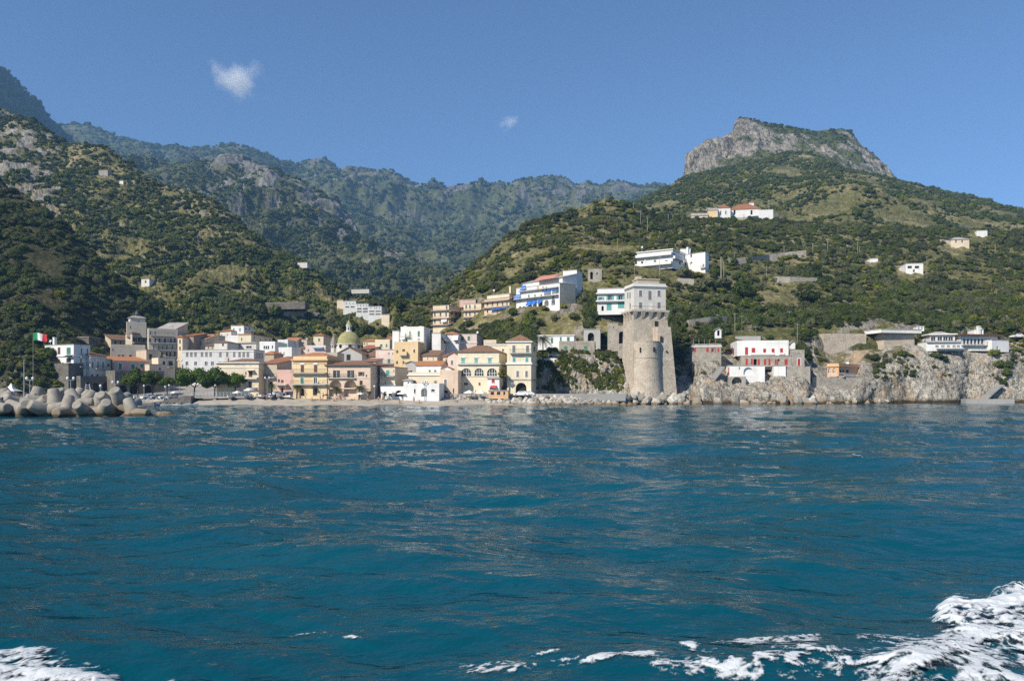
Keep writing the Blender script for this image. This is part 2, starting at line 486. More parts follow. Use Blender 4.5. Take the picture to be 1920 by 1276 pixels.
west_hill = Loft('west_hill', 'brown green hillside sloping down to the roofs of the town', [
    dict(z=1, k=[(-350,0,344),(300,0,329),(860,0,329)], r=0.05),
    dict(k=[(-350,640,345),(0,645,345),(300,655,330),(450,645,330),(600,640,330),(720,640,330),(860,645,330)], r=0.05),
    dict(k=[(-350,520,430),(0,560,420),(200,580,410),(300,590,400),(450,585,390),(600,592,385),(720,610,380),(860,640,370)], r=0.12),
    dict(k=[(-350,330,600),(0,395,600),(130,400,590),(250,430,570),(400,490,520),(520,535,480),(600,560,455),(700,600,420),(860,642,400)], r=[(-350,0.46),(60,0.46),(110,0.40),(150,0.22),(860,0.2)]),
    dict(k=[(-350,100,800),(-100,165,780),(0,204,760),(14,208,760),(30,214,755),(45,223,750),(60,232,745),(80,252,735),(95,262,730),(125,281,720),(150,285,700),(195,284,690),(215,292,690),(240,304,680),(262,320,670),(290,341,650),(310,348,640),(335,353,630),(355,368,620),(385,386,600),(420,410,590),(450,436,570),(475,454,560),(500,471,550),(520,480,540),(545,494,530),(565,502,515),(600,530,500),(620,542,490),(645,558,480),(680,580,465),(720,604,450),(800,640,430),(860,650,420)], r=[(-350,0.40),(95,0.40),(130,0.2),(400,0.28),(860,0.15)], a=0.5),
    dict(k=[(-350,300,1100),(860,680,600)], r=0.2)],
    -350, 860, 620, (3, 40, 70, 80, 10), M_hill, amp=27, wav=78, ridged=0.7, seed=4, rock_wav=17, oct=7, block=0.22, bw=18, terr=(5.0, 0.8))

harbour_hill = Loft('harbour_hill', 'dark wooded slope above the harbour at the left edge', [
    dict(z=1, k=[(-350,1.2,224),(0,1.2,226),(50,1.2,227),(140,1.2,230),(220,1.2,244),(300,1.5,268),(430,1.5,305)], r=0.45, a=0.5),
    dict(k=[(-350,690,230),(0,695,232),(35,690,231),(60,683,231),(128,684,236),(150,690,240),(220,690,258),(300,684,285),(430,682,318)], r=0.4, a=0.8),
    dict(k=[(-350,600,262),(0,612,256),(60,608,256),(130,622,262),(220,640,280),(300,655,300),(430,662,325)], r=0.15),
    dict(k=[(-350,140,430),(-100,265,365),(-30,322,345),(0,346,340),(25,362,337),(50,377,335),(80,402,330),(105,420,328),(130,441,326),(155,462,325),(180,482,322),(205,508,322),(230,531,321),(270,562,322),(310,592,325),(350,614,330),(380,630,334),(430,650,340)], r=0.05, a=0.5),
    dict(k=[(-350,420,640),(430,690,420)], r=0.2)],
    -350, 430, 330, (22, 26, 70, 8), M_bank, amp=7, wav=24, ridged=0.5, seed=5, rock_wav=14, oct=5)

peak = Loft('rocky_peak', 'flat topped limestone peak with a pale cliff above green slopes', [
    dict(k=[(1230,440,900),(1460,420,900),(1800,440,900)], r=0.1),
    dict(k=[(1230,380,1040),(1285,336,1050),(1310,330,1050),(1340,318,1056),(1400,302,1060),(1440,290,1070),(1480,282,1080),(1520,292,1090),(1560,300,1100),(1620,325,1120),(1690,356,1140),(1800,400,1150)], r=0.45, a=0.4),
    dict(k=[(1230,378,1050),(1284,334,1062),(1289,312,1070),(1297,299,1074),(1312,286,1080),(1330,272,1086),(1350,266,1090),(1372,256,1098),(1384,240,1110),(1400,238,1112),(1440,258,1120),(1480,264,1126),(1540,282,1136),(1600,296,1150),(1640,312,1156),(1690,354,1160),(1800,399,1165)], r=[(1284,0.75),(1400,0.7),(1490,0.5),(1560,0.36),(1620,0.5),(1690,0.6)], a=0.9),
    dict(k=[(1230,376,1090),(1282,333,1100),(1288,305,1100),(1297,296,1105),(1310,284,1110),(1324,272,1115),(1342,263,1120),(1366,251,1130),(1377,243,1150),(1381,226,1180),(1390,221,1200),(1402,222,1210),(1418,227,1220),(1440,232,1230),(1470,238,1240),(1500,243,1250),(1530,246,1250),(1560,243,1250),(1585,244,1250),(1597,249,1250),(1606,262,1245),(1616,274,1240),(1635,288,1235),(1646,297,1230),(1657,308,1225),(1672,328,1220),(1690,352,1210),(1800,398,1200)], r=[(1230,0.5),(1340,0.45),(1380,0.6),(1400,0.5),(1430,0.15),(1565,0.18),(1590,0.5),(1640,0.45),(1800,0.5)], a=0.15),
    dict(k=[(1230,480,1500),(1800,480,1500)], r=0.2)],
    1230, 1800, 520, (24, 60, 70, 8), M_peak, amp=19, wav=46, ridged=0.7, seed=6, vstretch=1.5, rock_wav=30, oct=7, block=0.35, bw=26)

peak_slope = Loft('peak_slope', 'wide scrub covered slope below the rocky peak', [
    dict(k=[(1000,520,540),(1150,500,500),(1300,480,480),(1600,480,480),(2000,500,470),(2400,540,460)], r=0.05),
    dict(k=[(1000,490,660),(1150,430,670),(1235,405,680),(1350,385,690),(1480,375,700),(1560,372,640),(1600,372,610),(1680,392,620),(1800,412,650),(2000,450,640),(2400,510,640)], r=0.2),
    dict(k=[(1000,470,800),(1100,432,820),(1150,402,850),(1180,388,870),(1200,378,880),(1215,370,890),(1235,361,900),(1260,348,920),(1290,334,950),(1320,326,970),(1350,318,980),(1385,311,990),(1420,303,1000),(1450,294,1000),(1480,290,1000),(1520,294,1000),(1560,303,1000),(1600,318,1000),(1640,330,990),(1685,345,980),(1700,350,970),(1750,362,950),(1780,371,940),(1800,371,930),(1830,377,920),(1860,385,900),(1900,396,890),(1920,401,880),(2050,430,850),(2400,490,800)], r=0.22, a=0.4),
    dict(k=[(1000,540,1200),(2400,560,1200)], r=0.2)],
    1000, 2400, 420, (44, 56, 8), M_hill, amp=20, wav=85, ridged=0.65, seed=7, rock_wav=18, oct=7, terr=(6.0, 0.8))

east_hill = Loft('east_hill', 'green hillside of olives and scrub above the hotels and the tower', [
    dict(z=1, k=[(730,0,304),(810,0,294),(925,0,262),(990,0,243),(1110,0,239),(1200,0,235),(1300,0,239),(1520,0,241),(1700,0,245),(1920,0,257),(2300,0,269)], r=0.75, a=0.2),
    dict(k=[(730,668,305),(810,655,295),(850,650,285),(925,650,262),(990,648,244),(1110,640,240),(1170,640,238),(1200,648,236),(1255,648,236),(1300,648,240),(1440,640,242),(1520,640,242),(1556,655,243),(1640,650,244),(1700,640,246),(1800,640,250),(1920,625,258),(2300,610,270)], r=0.36, a=0.6),
    dict(k=[(730,640,318),(810,612,312),(900,602,294),(930,598,280),(960,592,264),(1080,586,254),(1110,590,252),(1170,596,250),(1250,606,248),(1300,625,246),(1360,632,246),(1450,628,247),(1540,622,248),(1640,616,249),(1700,612,252),(1800,608,256),(1920,598,264),(2300,580,280)], r=[(730,0.2),(900,0.34),(1080,0.42),(1120,0.26),(1540,0.26),(1600,0.44),(2300,0.40)], a=0.6),
    dict(k=[(730,630,330),(810,590,330),(900,545,320),(1000,512,318),(1100,502,308),(1200,512,300),(1330,516,306),(1450,522,318),(1600,528,330),(1800,520,350),(2300,510,390)], r=0.16),
    dict(k=[(730,620,345),(790,592,360),(815,565,370),(850,545,370),(900,508,380),(960,470,390),(1000,446,395),(1100,440,390),(1200,450,390),(1330,430,420),(1450,432,430),(1600,440,440),(1800,440,450),(2300,470,480)], r=0.17),
    dict(k=[(730,612,360),(775,596,372),(790,588,378),(806,572,384),(815,562,388),(830,548,392),(850,532,398),(870,518,402),(890,500,406),(905,485,410),(920,472,412),(940,455,416),(960,441,420),(980,430,424),(1000,420,428),(1025,411,430),(1050,402,432),(1075,393,434),(1100,386,436),(1125,376,438),(1140,376,440),(1165,380,442),(1200,392,446),(1235,404,470),(1300,414,510),(1450,414,530),(1600,428,540),(1800,440,540),(2300,480,540)], r=0.2, a=0.4),
    dict(k=[(730,700,520),(1100,520,640),(1200,500,620),(2300,560,700)], r=0.2)],
    730, 2300, 620, (3, 16, 26, 30, 26, 8), M_hill, amp=7.5, wav=30, ridged=0.55, seed=8, rock_wav=9, oct=7, block=0.1, bw=10, terr=(4.0, 0.7))

sea_cliff = Loft('sea_cliff', 'pale limestone cliff falling from the road to the sea', [
    dict(z=1, k=[(985,-2.0,219),(1060,-2,217),(1160,-2,215),(1180,-2,213.0),(1230,-2,211.5),(1262,-2,212),(1280,-2,216),(1300,-2,216),(1318,-2,211.5),(1400,-2,212.5),(1440,-2,213),(1510,-2,211),(1522,-2,214),(1545,-2,213),(1600,-2,215.5),(1650,-2,221),(1700,-2,225),(1790,-2,227),(1812,-2,231),(1840,-2,229),(1900,-2,229),(2200,-2,232)], r=0.9, a=0.4),
    dict(k=[(985,742,220.5),(1060,742,219.5),(1160,742,217.0),(1175,745,214),(1262,742,213.5),(1275,735,219),(1300,735,219),(1318,738,213),(1400,743,214),(1510,741,212.4),(1522,742,215.5),(1600,742,217),(1650,742,223),(1700,738,227),(1790,738,228.5),(1812,738,233),(1840,738,231),(1900,738,231),(2200,738,234)], r=0.9, a=0.6),
    dict(k=[(985,700,221.3),(1060,698,220.3),(1110,692,220.0),(1160,700,218.2),(1180,730,215.5),(1255,730,215.5),(1272,705,227),(1300,705,228),(1316,714,217),(1355,716,218),(1362,724,218),(1440,724,218),(1462,716,217.5),(1510,720,217),(1525,733,220.5),(1600,735,220.5),(1612,722,220.5),(1640,718,224),(1700,700,230),(1760,700,231),(1800,705,234),(1815,700,237),(1850,705,234),(1900,700,235),(2200,690,238)], r=0.85, a=0.8),
    dict(k=[(985,686,222.4),(1040,683,221.6),(1050,668,221.4),(1110,666,221.4),(1150,668,220.5),(1180,724,217),(1255,722,217),(1280,690,229),(1298,680,224),(1345,679,222.5),(1360,708,221.5),(1440,708,222),(1460,702,221),(1508,702,221),(1522,731,226),(1600,733,227),(1618,708,224),(1640,702,228),(1660,665,235),(1700,648,237.5),(1738,658,236.5),(1790,660,236.5),(1885,668,237.5),(1905,652,244),(1940,632,250),(2200,610,262)], r=0.66, a=0.35),
    dict(k=[(985,655,240),(1030,655,238),(1110,655,236),(1150,670,235),(1200,672,235),(1255,670,235),(1300,662,238),(1360,650,240),(1440,645,241),(1520,645,241),(1556,660,242),(1640,655,243),(1700,642,246),(1800,645,250),(1920,628,260),(2200,610,272)], r=0.42, a=0.2)],
    985, 2200, 1100, (12, 80, 80, 30), M_cliff, amp=3.2, wav=8.5, ridged=0.65, seed=9, vstretch=1.5, rock_wav=6, oct=7, block=0.42, bw=5.5)

LOFTS = [east_hill, peak_slope, west_hill, harbour_hill, sea_cliff, valley_spur]
bpy.context.view_layer.update()
def ground(px, py):
    """Where the line of sight through a photo pixel meets the hills."""
    o = Vector((0, 0, CAMZ)); d = P(px, py, 100) - o; d.normalize(); best = None
    for L in LOFTS:
        ok, loc, nn, idx = L.obj.ray_cast(o, d)
        if ok and (best is None or (loc-o).length < (best-o).length): best = loc
    return best

# the town's ground, the quay and the beach
M_pave = stone('paving', (0.20,0.19,0.17), (0.30,0.28,0.25), (0.38,0.36,0.32), 0.6, False)
M_sand = plain('beach_sand', (0.36, 0.32, 0.26), 0.95, 0.18, 0.5)
town_ground = Loft('town_ground', 'paved ground of the town rising into the valley', [
    dict(z=1, k=[(-350,-1,222),(300,-1,222),(330,-1,212),(460,-1,207),(470,-1,206),(990,-1,206),(1170,-1,212)]),
    dict(z=1, k=[(-350,1.2,222.5),(300,1.2,222.5),(330,1.2,212.5),(460,1.5,207.5),(470,1.9,206.5),(990,1.9,206.5),(1170,2.4,212.5)]),
    dict(z=1, k=[(-350,1.4,232),(470,2.2,230),(990,2.4,232),(1170,2.6,226)]),
    dict(z=1, k=[(-350,10,350),(300,17,345),(700,19,345),(860,14,335),(990,8,250),(1170,3,230)]),
    dict(z=1, k=[(-350,14,420),(700,30,420),(860,20,360),(990,8,258),(1170,3,238)])],
    -350, 1170, 120, (2, 6, 20, 8), M_pave, amp=0.15, wav=12, seed=10)
beach = Loft('beach', 'grey sand beach in front of the town', [
    dict(z=1, k=[(340,-1.6,203),(372,-1.6,196),(1000,-1.6,192),(1060,-1.6,196)]),
    dict(z=1, k=[(340,-0.5,204),(372,0.0,199),(560,0.0,196),(860,0.0,196),(1000,-0.3,198),(1060,-0.8,200)]),
    dict(z=1, k=[(340,0.2,207),(372,0.9,203),(560,1.0,201),(860,1.1,201),(1000,0.8,202),(1060,0.3,204)]),
    dict(z=1, k=[(340,1.0,212),(372,1.7,210),(560,2.05,208),(860,2.05,208),(1000,2.0,208),(1060,1.2,208)])],
    340, 1060, 220, (8, 14, 10), M_sand, amp=0.10, wav=3.0, ridged=0.2, seed=12)

# ---------------------------------------------------------------- sea
def sea_height(x, y):
    r = np.sqrt(x*x + y*y)
    h = np.zeros_like(x)
    rr = np.random.RandomState(5)
    for k in range(26):
        lam = 0.9*1.21**k*0.55
        if lam > 28: break
        ang = math.radians(rr.uniform(35, 145))
        a = 0.0085*lam**0.80*(0.7 if lam < 2.2 else 1.0)
        kx, ky = math.cos(ang)*2*PI/lam, math.sin(ang)*2*PI/lam
        ph = rr.uniform(0, 6.28)
        mod = 1 + 0.8*perlin(np.stack([x/(lam*4)+k*3.1, y/(lam*4), np.full_like(x, k*1.7)], -1))
        fade = np.clip(1.8 - (r*r/(FPX*0.53*CAMZ))/(lam*1.6), 0, 1) if lam < 6 else 1.0
        h += a*mod*fade*(np.sin(kx*x + ky*y + ph) + 0.25*np.sin(2*(kx*x + ky*y + ph) + 0.6))
    return h

def foam_field(X, Y):
    """How much foam the boat's wash leaves at a point of the water, and how high it is thrown up."""
    r = np.maximum(Y, 0.1)
    px = X/r*FPX + 960; py = HOR + CAMZ*FPX/r
    return px, py

def make_sea():
    ang_f = np.linspace(-40, 40, 760); ang_o = np.linspace(40, 320, 70)[1:-1]
    ang = np.radians(np.concatenate([ang_f, ang_o]))
    rad = np.concatenate([np.linspace(0.5, 8, 16, endpoint=False), 1/np.linspace(1/8.0, 1/300.0, 860), np.geomspace(310, 6000, 24)])
    R, A = np.meshgrid(rad, ang, indexing='ij')
    X = R*np.sin(A); Y = R*np.cos(A)
    Z = sea_height(X, Y)*np.clip(R/4, 0, 1)*np.where(R > 300, 0.3, 1)
    ny, nx = X.shape
    G = np.stack([X, Y, Z], -1)
    idx = np.arange(nx*ny).reshape(ny, nx)
    nxt = np.roll(idx, -1, axis=1)
    faces = np.stack([idx[:-1], nxt[:-1], nxt[1:], idx[1:]], -1).reshape(-1, 4)[:, ::-1]
    me = bpy.data.meshes.new('sea')
    me.vertices.add(nx*ny); me.vertices.foreach_set('co', G.reshape(-1))
    me.loops.add(faces.size); me.loops.foreach_set('vertex_index', np.ascontiguousarray(faces).reshape(-1).astype(np.int32))
    me.polygons.add(len(faces)); me.polygons.foreach_set('loop_start', np.arange(0, faces.size, 4, dtype=np.int32))
    me.polygons.foreach_set('use_smooth', np.ones(len(faces), bool))
    me.update(calc_edges=True)
    m, nt, bs, out = new_mat('sea_water')
    v = coords(nt, 'World')
    c = ramp(nt, noise(nt, coords(nt, 'World', (0.3, 1, 1)), 0.05, 3), [(0.3, (0.001, 0.050, 0.076)), (0.7, (0.002, 0.070, 0.104))])
    nt.links.new(c.outputs[0], bs.inputs['Base Color'])
    bs.inputs['Roughness'].default_value = 0.05
    bs.inputs['IOR'].default_value = 1.333
    bs.inputs['Specular IOR Level'].default_value = 0.18
    n1 = noise(nt, coords(nt, 'World', (1.0, 1.5, 1)), 3.0, 5, 0.62)
    n2 = noise(nt, coords(nt, 'World', (0.8, 1.3, 1)), 0.85, 4, 0.6)
    n3 = noise(nt, coords(nt, 'World', (0.7, 1.2, 1)), 0.22, 3, 0.5)
    ad = N(nt, 'Math', operation='MULTIPLY_ADD', i_1=0.06); nt.links.new(n1, ad.inputs[0])
    a2 = N(nt, 'Math', operation='MULTIPLY_ADD', i_1=0.55); nt.links.new(n2, a2.inputs[0]); nt.links.new(ad.outputs[0], a2.inputs[2])
    a3 = N(nt, 'Math', operation='MULTIPLY_ADD', i_1=0.95); nt.links.new(n3, a3.inputs[0]); nt.links.new(a3.outputs[0], ad.inputs[2]) if False else None
    nt.links.new(n3, a3.inputs[0]); nt.links.new(a2.outputs[0], a3.inputs[2])
    bump(nt, bs, a3.outputs[0], 1.0, 0.28)
    me.materials.append(m)
    tag(link('sea', me), 'dark teal sea with small waves', None, None, 'structure')
make_sea()

# ---------------------------------------------------------------- building kit
REG = {0:(0,0,1.0), 1:(0,540,5.103), 2:(300,560,5.547), 3:(580,560,5.546), 4:(780,480,4.254), 5:(1080,440,3.754), 6:(1260,560,5.053), 7:(1580,560,5.647), 8:(1180,200,2.595)}
CLEAR = []
PAL = dict(white=(0.76,0.75,0.72), off=(0.62,0.59,0.53), cream=(0.70,0.59,0.43), yellow=(0.75,0.66,0.48), gold=(0.72,0.55,0.32), orange=(0.66,0.40,0.21),
           pink=(0.60,0.40,0.34), rose=(0.66,0.54,0.48), beige=(0.52,0.44,0.33), tan=(0.46,0.37,0.27), grey=(0.45,0.44,0.41), brown=(0.34,0.26,0.20),
           lav=(0.52,0.51,0.54), blush=(0.67,0.52,0.39), palegrey=(0.60,0.60,0.59), ash=(0.50,0.45,0.37))
def wallmat(c):
    if c == 'stone': return stone('rubble_wall', (0.27,0.245,0.20), (0.41,0.37,0.31), (0.52,0.475,0.40), 1.5)
    if c == 'tower': return stone('tower_stone', (0.40,0.34,0.26), (0.54,0.46,0.36), (0.64,0.57,0.46), 1.3)
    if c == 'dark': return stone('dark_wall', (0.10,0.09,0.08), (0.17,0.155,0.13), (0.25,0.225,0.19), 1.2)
    if c == 'concrete': return plaster('concrete', (0.34,0.33,0.31), 0.5)
    return plaster(c + '_render', PAL[c])
SHUT = {'g': plain('green_shutter', (0.05,0.20,0.13), 0.6, 0.25), 't': plain('teal_shutter', (0.10,0.36,0.32), 0.6, 0.2), 'b': plain('brown_shutter', (0.13,0.055,0.03), 0.6, 0.3),
        'r': plain('red_shutter', (0.42,0.035,0.03), 0.55, 0.2), 'k': plain('dark_timber', (0.035,0.03,0.028), 0.6, 0.3), 'o': plain('orange_timber', (0.55,0.24,0.07), 0.6, 0.2),
        'w': plain('white_paint', (0.75,0.74,0.71), 0.6, 0.05), 'n': plain('grey_shutter', (0.20,0.19,0.18), 0.7, 0.2)}
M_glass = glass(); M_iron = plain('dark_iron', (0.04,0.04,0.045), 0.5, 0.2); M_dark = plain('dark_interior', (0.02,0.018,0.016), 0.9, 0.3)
M_conc = plain('concrete_slab', (0.42,0.41,0.38), 0.9, 0.15); M_wtrim = SHUT['w']
M_tile = tiles('terracotta', (0.36,0.15,0.075)); M_tileb = tiles('brown_tiles', (0.25,0.14,0.08)); M_tileo = tiles('orange_tiles', (0.50,0.21,0.09))
M_flat = plain('flat_roof', (0.36,0.33,0.30), 0.95, 0.25, 0.6)
M_metal = plain('grey_metal', (0.40,0.41,0.42), 0.45, 0.1, 3, 0.5)
def awnmat(c):
    return plain('awning_' + c, {'blue': (0.03,0.15,0.52), 'white': (0.74,0.73,0.70), 'red': (0.5,0.05,0.05), 'clay': (0.48,0.20,0.15), 'dark': (0.03,0.03,0.035), 'tan': (0.5,0.38,0.25), 'sky': (0.2,0.42,0.66), 'orange': (0.65,0.32,0.06)}[c], 0.8, 0.12)
ROOFM = {'tile': M_tile, 'brown': M_tileb, 'orange': M_tileo, 'flat': M_flat}

WCACHE = {}
def window_meshes(style, w, h, d=0.22):
    """style: '' glazed, letter = shutter colour, then 'c' closed / 'o' open; 'K' dark opening; 'T' adds a pale surround."""
    key = (style, round(w, 1), round(h, 1))
    if key in WCACHE: return WCACHE[key]
    w, h = max(0.3, round(w, 1)), max(0.3, round(h, 1))
    fr = MB(); fm = [M_wtrim, M_conc]
    b = 0.07
    fr.box(-0.06, -0.07, -0.09, w+0.06, d, -0.0, 1)
    for x0 in (0, w-b): fr.box(x0, d-0.09, 0, x0+b, d-0.03, h)
    fr.box(b, d-0.09, h-b, w-b, d-0.03, h); fr.box(b, d-0.09, 0, w-b, d-0.03, b)
    if w > 0.8 and 'K' not in style: fr.box(w/2-0.04, d-0.09, b, w/2+0.04, d-0.03, h-b)
    if 'T' in style:
        t = 0.16
        fr.box(-t, -0.04, 0.0, -0.003, -0.003, h+t); fr.box(w+0.003, -0.04, 0.0, w+t, -0.003, h+t); fr.box(-0.003, -0.04, h+0.003, w+0.003, -0.003, h+t)
    if 'P' in style:
        fr.quad([(-0.3, -0.15, h+0.35), (w+0.3, -0.15, h+0.35), (w/2, -0.15, h+0.75)]); fr.box(-0.3, -0.16, h+0.22, w+0.3, 0.0, h+0.35)
    pn = MB(); pn.box(0, d-0.028, 0, w, d-0.005, h)
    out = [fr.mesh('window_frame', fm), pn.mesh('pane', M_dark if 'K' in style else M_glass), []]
    c = next((q for q in style if q in SHUT), None)
    if c:
        for s in (0, 1):
            sb = MB(); lw = w/2
            if 'o' in style[1:] or style.endswith('o'):
                x0 = -lw-0.02 if s == 0 else w+0.02; y0 = -0.07
            else: x0 = 0.015 if s == 0 else w/2+0.01; y0 = 0.04
            x1 = x0 + lw - 0.025
            sb.box(x0, y0, 0.0, x1, y0+0.05, h)
            n = max(2, int(h/0.3))
            for k in range(n): sb.box(x0+0.06, y0-0.018, h*(k+0.2)/n, x1-0.06, y0, h*(k+0.75)/n)
            out[2].append(sb.mesh('shutter', SHUT[c]))
    WCACHE[key] = out
    return out

def facade(mb, o, u, nin, W, H, ops, mi=0):
    """A wall face with real openings: (u0, v0, u1, v1, depth, arched)."""
    o = Vector(o); u = Vector(u); n = Vector(nin); z = Vector((0, 0, 1))
    xs = sorted({0.0, W} | {q for p in ops for q in (p[0], p[2])}); zs = sorted({0.0, H} | {q for p in ops for q in (p[1], p[3])})
    inside = lambda x, y: any(p[0] < x < p[2] and p[1] < y < p[3] for p in ops)
    pt = lambda a, b, c=0.0: o + u*a + z*b + n*c
    for j in range(len(zs)-1):
        i = 0
        while i < len(xs)-1:
            if inside((xs[i]+xs[i+1])/2, (zs[j]+zs[j+1])/2): i += 1; continue
            k = i
            while k+1 < len(xs)-1 and not inside((xs[k+1]+xs[k+2])/2, (zs[j]+zs[j+1])/2): k += 1
            mb.quad([pt(xs[i], zs[j]), pt(xs[k+1], zs[j]), pt(xs[k+1], zs[j+1]), pt(xs[i], zs[j+1])], mi); i = k+1
    for (a, b, c, d, dp, arch) in ops:
        mb.quad([pt(a,b), pt(a,b,dp), pt(a,d,dp), pt(a,d)], mi); mb.quad([pt(c,b,dp), pt(c,b), pt(c,d), pt(c,d,dp)], mi)
        mb.quad([pt(a,b), pt(c,b), pt(c,b,dp), pt(a,b,dp)], mi)
        mb.quad([pt(a,b,dp), pt(c,b,dp), pt(c,d,dp), pt(a,d,dp)], mi)
        if not arch: mb.quad([pt(a,d,dp), pt(c,d,dp), pt(c,d), pt(a,d)], mi)
        else:
            r = (c-a)/2; m = (a+c)/2; rise = min(r, (d-b)*0.8); k = 8
            arc = [(m - r*math.cos(PI*q/k), d - rise + rise*math.sin(PI*q/k)) for q in range(k+1)]
            mb.quad([pt(a, d, 0.002)] + [pt(x, y, 0.002) for x, y in reversed(arc[:k//2+1])], mi)
            mb.quad([pt(c, d, 0.002)] + [pt(x, y, 0.002) for x, y in reversed(arc[k//2:])], mi)
            for q in range(k):
                (x0, y0), (x1, y1) = arc[q], arc[q+1]
                mb.quad([pt(x0,y0,dp), pt(x1,y1,dp), pt(x1,y1), pt(x0,y0)], mi)

class House:
    def __init__(s, R, name, label, x0, x1, yt, yb, D, wall, side=None, left=None, D1=None, depth=8.0, deep=1.5, roof='flat', ridge=None, cat='house', group=None,
                 win=(), arch=(), balc=(), band=(), awn=(), dish=(), ant=(), chim=(), over=0.35, rmat=None, trim=None, clear=True):
        s.R = R
        if D is None:      # stand on the hill where its foot is seen
            g = [q for q in (ground(*rp(R, x0 + (x1-x0)*f, yb)) for f in (0.15, 0.5, 0.85)) if q is not None]
            D = min(q.y for q in g) - 0.5 if g else 600
            if D1 is not None: D1 = D + D1
        D1 = D - 0.14*abs(x1-x0)/REG[R][2]/FPX*D if D1 is None else D1
        if D > 280 and deep >= 3: deep = max(deep, 4)
        p0, q0 = rp(R, x0, yt); p1, q1 = rp(R, x1, yb)
        near = s.near = min(D, D1)
        A = P(p0, q1, D); B = P(p1, q1, D1)
        zb = CAMZ + (HOR - q1)/FPX*near - deep; zt = CAMZ + (HOR - q0)/FPX*near
        if p0 < 1000 and D < 350 and deep >= 1.4: zb = min(zb, float(np.interp(D, [206, 230, 345], [1.9, 2.2, 17])) - 1.2)
        A.z = B.z = zb
        s.W = (B-A).length; s.H = zt - zb; s.yaw = math.atan2(B.y-A.y, B.x-A.x); s.A = A
        s.Rm = Matrix.Rotation(-s.yaw, 3, 'Z')
        s.cl = s.Rm @ (Vector((0, 0, CAMZ)) - A)
        s.dep = depth
        if side is not None: s.dep = min(45, max(2.5, s.hit('R', side, yb)[0]))
        elif left is not None:
            t = s.ray(left, yb); k = -s.cl.x/t.x; s.dep = min(45, max(2.5, s.cl.y + t.y*k))
        s.name = name; s.root = empty(name, A, s.yaw, label, cat, group)
        s.mat = wallmat(wall)
        ops = {'F': [], 'R': [], 'L': [], 'B': []}; todo = []
        for (fc, st, w, h, y, xs) in win:
            for x in xs:
                r = s.rect(fc, x-w/2, y-h/2, x+w/2, y+h/2)
                if s.free(ops[fc], r, fc): ops[fc].append(r + (0.22, False)); todo.append((fc, st, r))
        for (fc, x, y0, y1, w, kind) in arch:
            r = s.rect(fc, x-w/2, y0, x+w/2, y1)
            if s.free(ops[fc], r, fc):
                ops[fc].append(r + ({'g': 0.35, 'd': 1.8, 'p': 0.6}.get(kind, 1.2), kind != 'q')); todo.append((fc, 'arch' + kind, r))
        mb = MB()
        for fc in 'FRLB':
            o, u, n, W = s.frame(fc); facade(mb, o, u, n, W, s.H, ops[fc])
        W, H, d = s.W, s.H, s.dep
        rt = roof; rise = 0
        if ridge is not None:
            hy = {'hip': d/2, 'gs': d/2, 'gf': d*0.3, 'shed': d}.get(rt, 0)
            rise = max(0.5, CAMZ + (HOR - rp(R, 0, ridge)[1])/FPX*(near + hy) - zt)
        elif rt in ('hip', 'gs', 'gf', 'shed'): rise = min(W, d)*0.22
        if rt == 'gs':
            for x in (0, W): mb.quad([(x,0,H), (x,d,H), (x,d/2,H+rise)][::1 if x else -1])
        if rt == 'gf':
            for y in (0, d): mb.quad([(0,y,H), (W,y,H), (W/2,y,H+rise)][::-1 if y else 1])
        if rt == 'shed':
            for x in (0, W): mb.quad([(x,0,H), (x,d,H), (x,d,H+rise)][::1 if x else -1])
            mb.quad([(W,d,H), (0,d,H), (0,d,H+rise), (W,d,H+rise)])
        mb.build('wall', s.mat, s.root)
        for fc, st, r in todo: s.add_opening(fc, st, r)
        s.rise = rise
        s.roof = s.make_roof(rt, rise, over, rmat)
        for b in balc: s.balcony(*b)
        for (y, th, pr, mt) in band: s.cornice(y, th, pr, mt)
        for a in awn: s.awning(*a)
        for (x, y) in dish: s.dish(x, y)
        for (x, y0, y1) in ant: s.antenna(x, y0, y1)
        for (x, y0, y1) in chim: s.chimney(x, y0, y1)
        if clear:
            pts = [A, B, A + Vector((-math.sin(s.yaw), math.cos(s.yaw), 0))*s.dep, B + Vector((-math.sin(s.yaw), math.cos(s.yaw), 0))*s.dep]
            pxs = [q.x/q.y*FPX+960 for q in pts]
            CLEAR.append((min(pxs), max(pxs), q0, q1, min(q.y for q in pts), max(q.y for q in pts)))
    def ray(s, x, y):
        px, py = rp(s.R, x, y); return s.Rm @ Vector(((px-960)/FPX, 1.0, (HOR-py)/FPX))
    def hit(s, fc, x, y):
        t = s.ray(x, y)
        if fc == 'F': k = -s.cl.y/t.y; q = s.cl + t*k; return q.x, q.z
        if fc == 'R': k = (s.W - s.cl.x)/t.x; q = s.cl + t*k; return q.y, q.z
        k = -s.cl.x/t.x; q = s.cl + t*k; return s.dep - q.y, q.z
    def rect(s, fc, x0, y0, x1, y1):
        a = s.hit(fc, x0, (y0+y1)/2); b = s.hit(fc, x1, (y0+y1)/2)
        m = s.hit(fc, (x0+x1)/2, y0); n = s.hit(fc, (x0+x1)/2, y1)
        return (a[0], n[1], b[0], m[1])
    def free(s, lst, r, fc):
        W = s.frame(fc)[3]
        if not (r[0] > 0.08 and r[2] < W-0.08 and r[1] > 0.02 and r[3] < s.H-0.08 and r[2]-r[0] > 0.25 and r[3]-r[1] > 0.25): return False
        return all(r[2] < q[0]-0.02 or r[0] > q[2]+0.02 or r[3] < q[1]-0.02 or r[1] > q[3]+0.02 for q in lst)
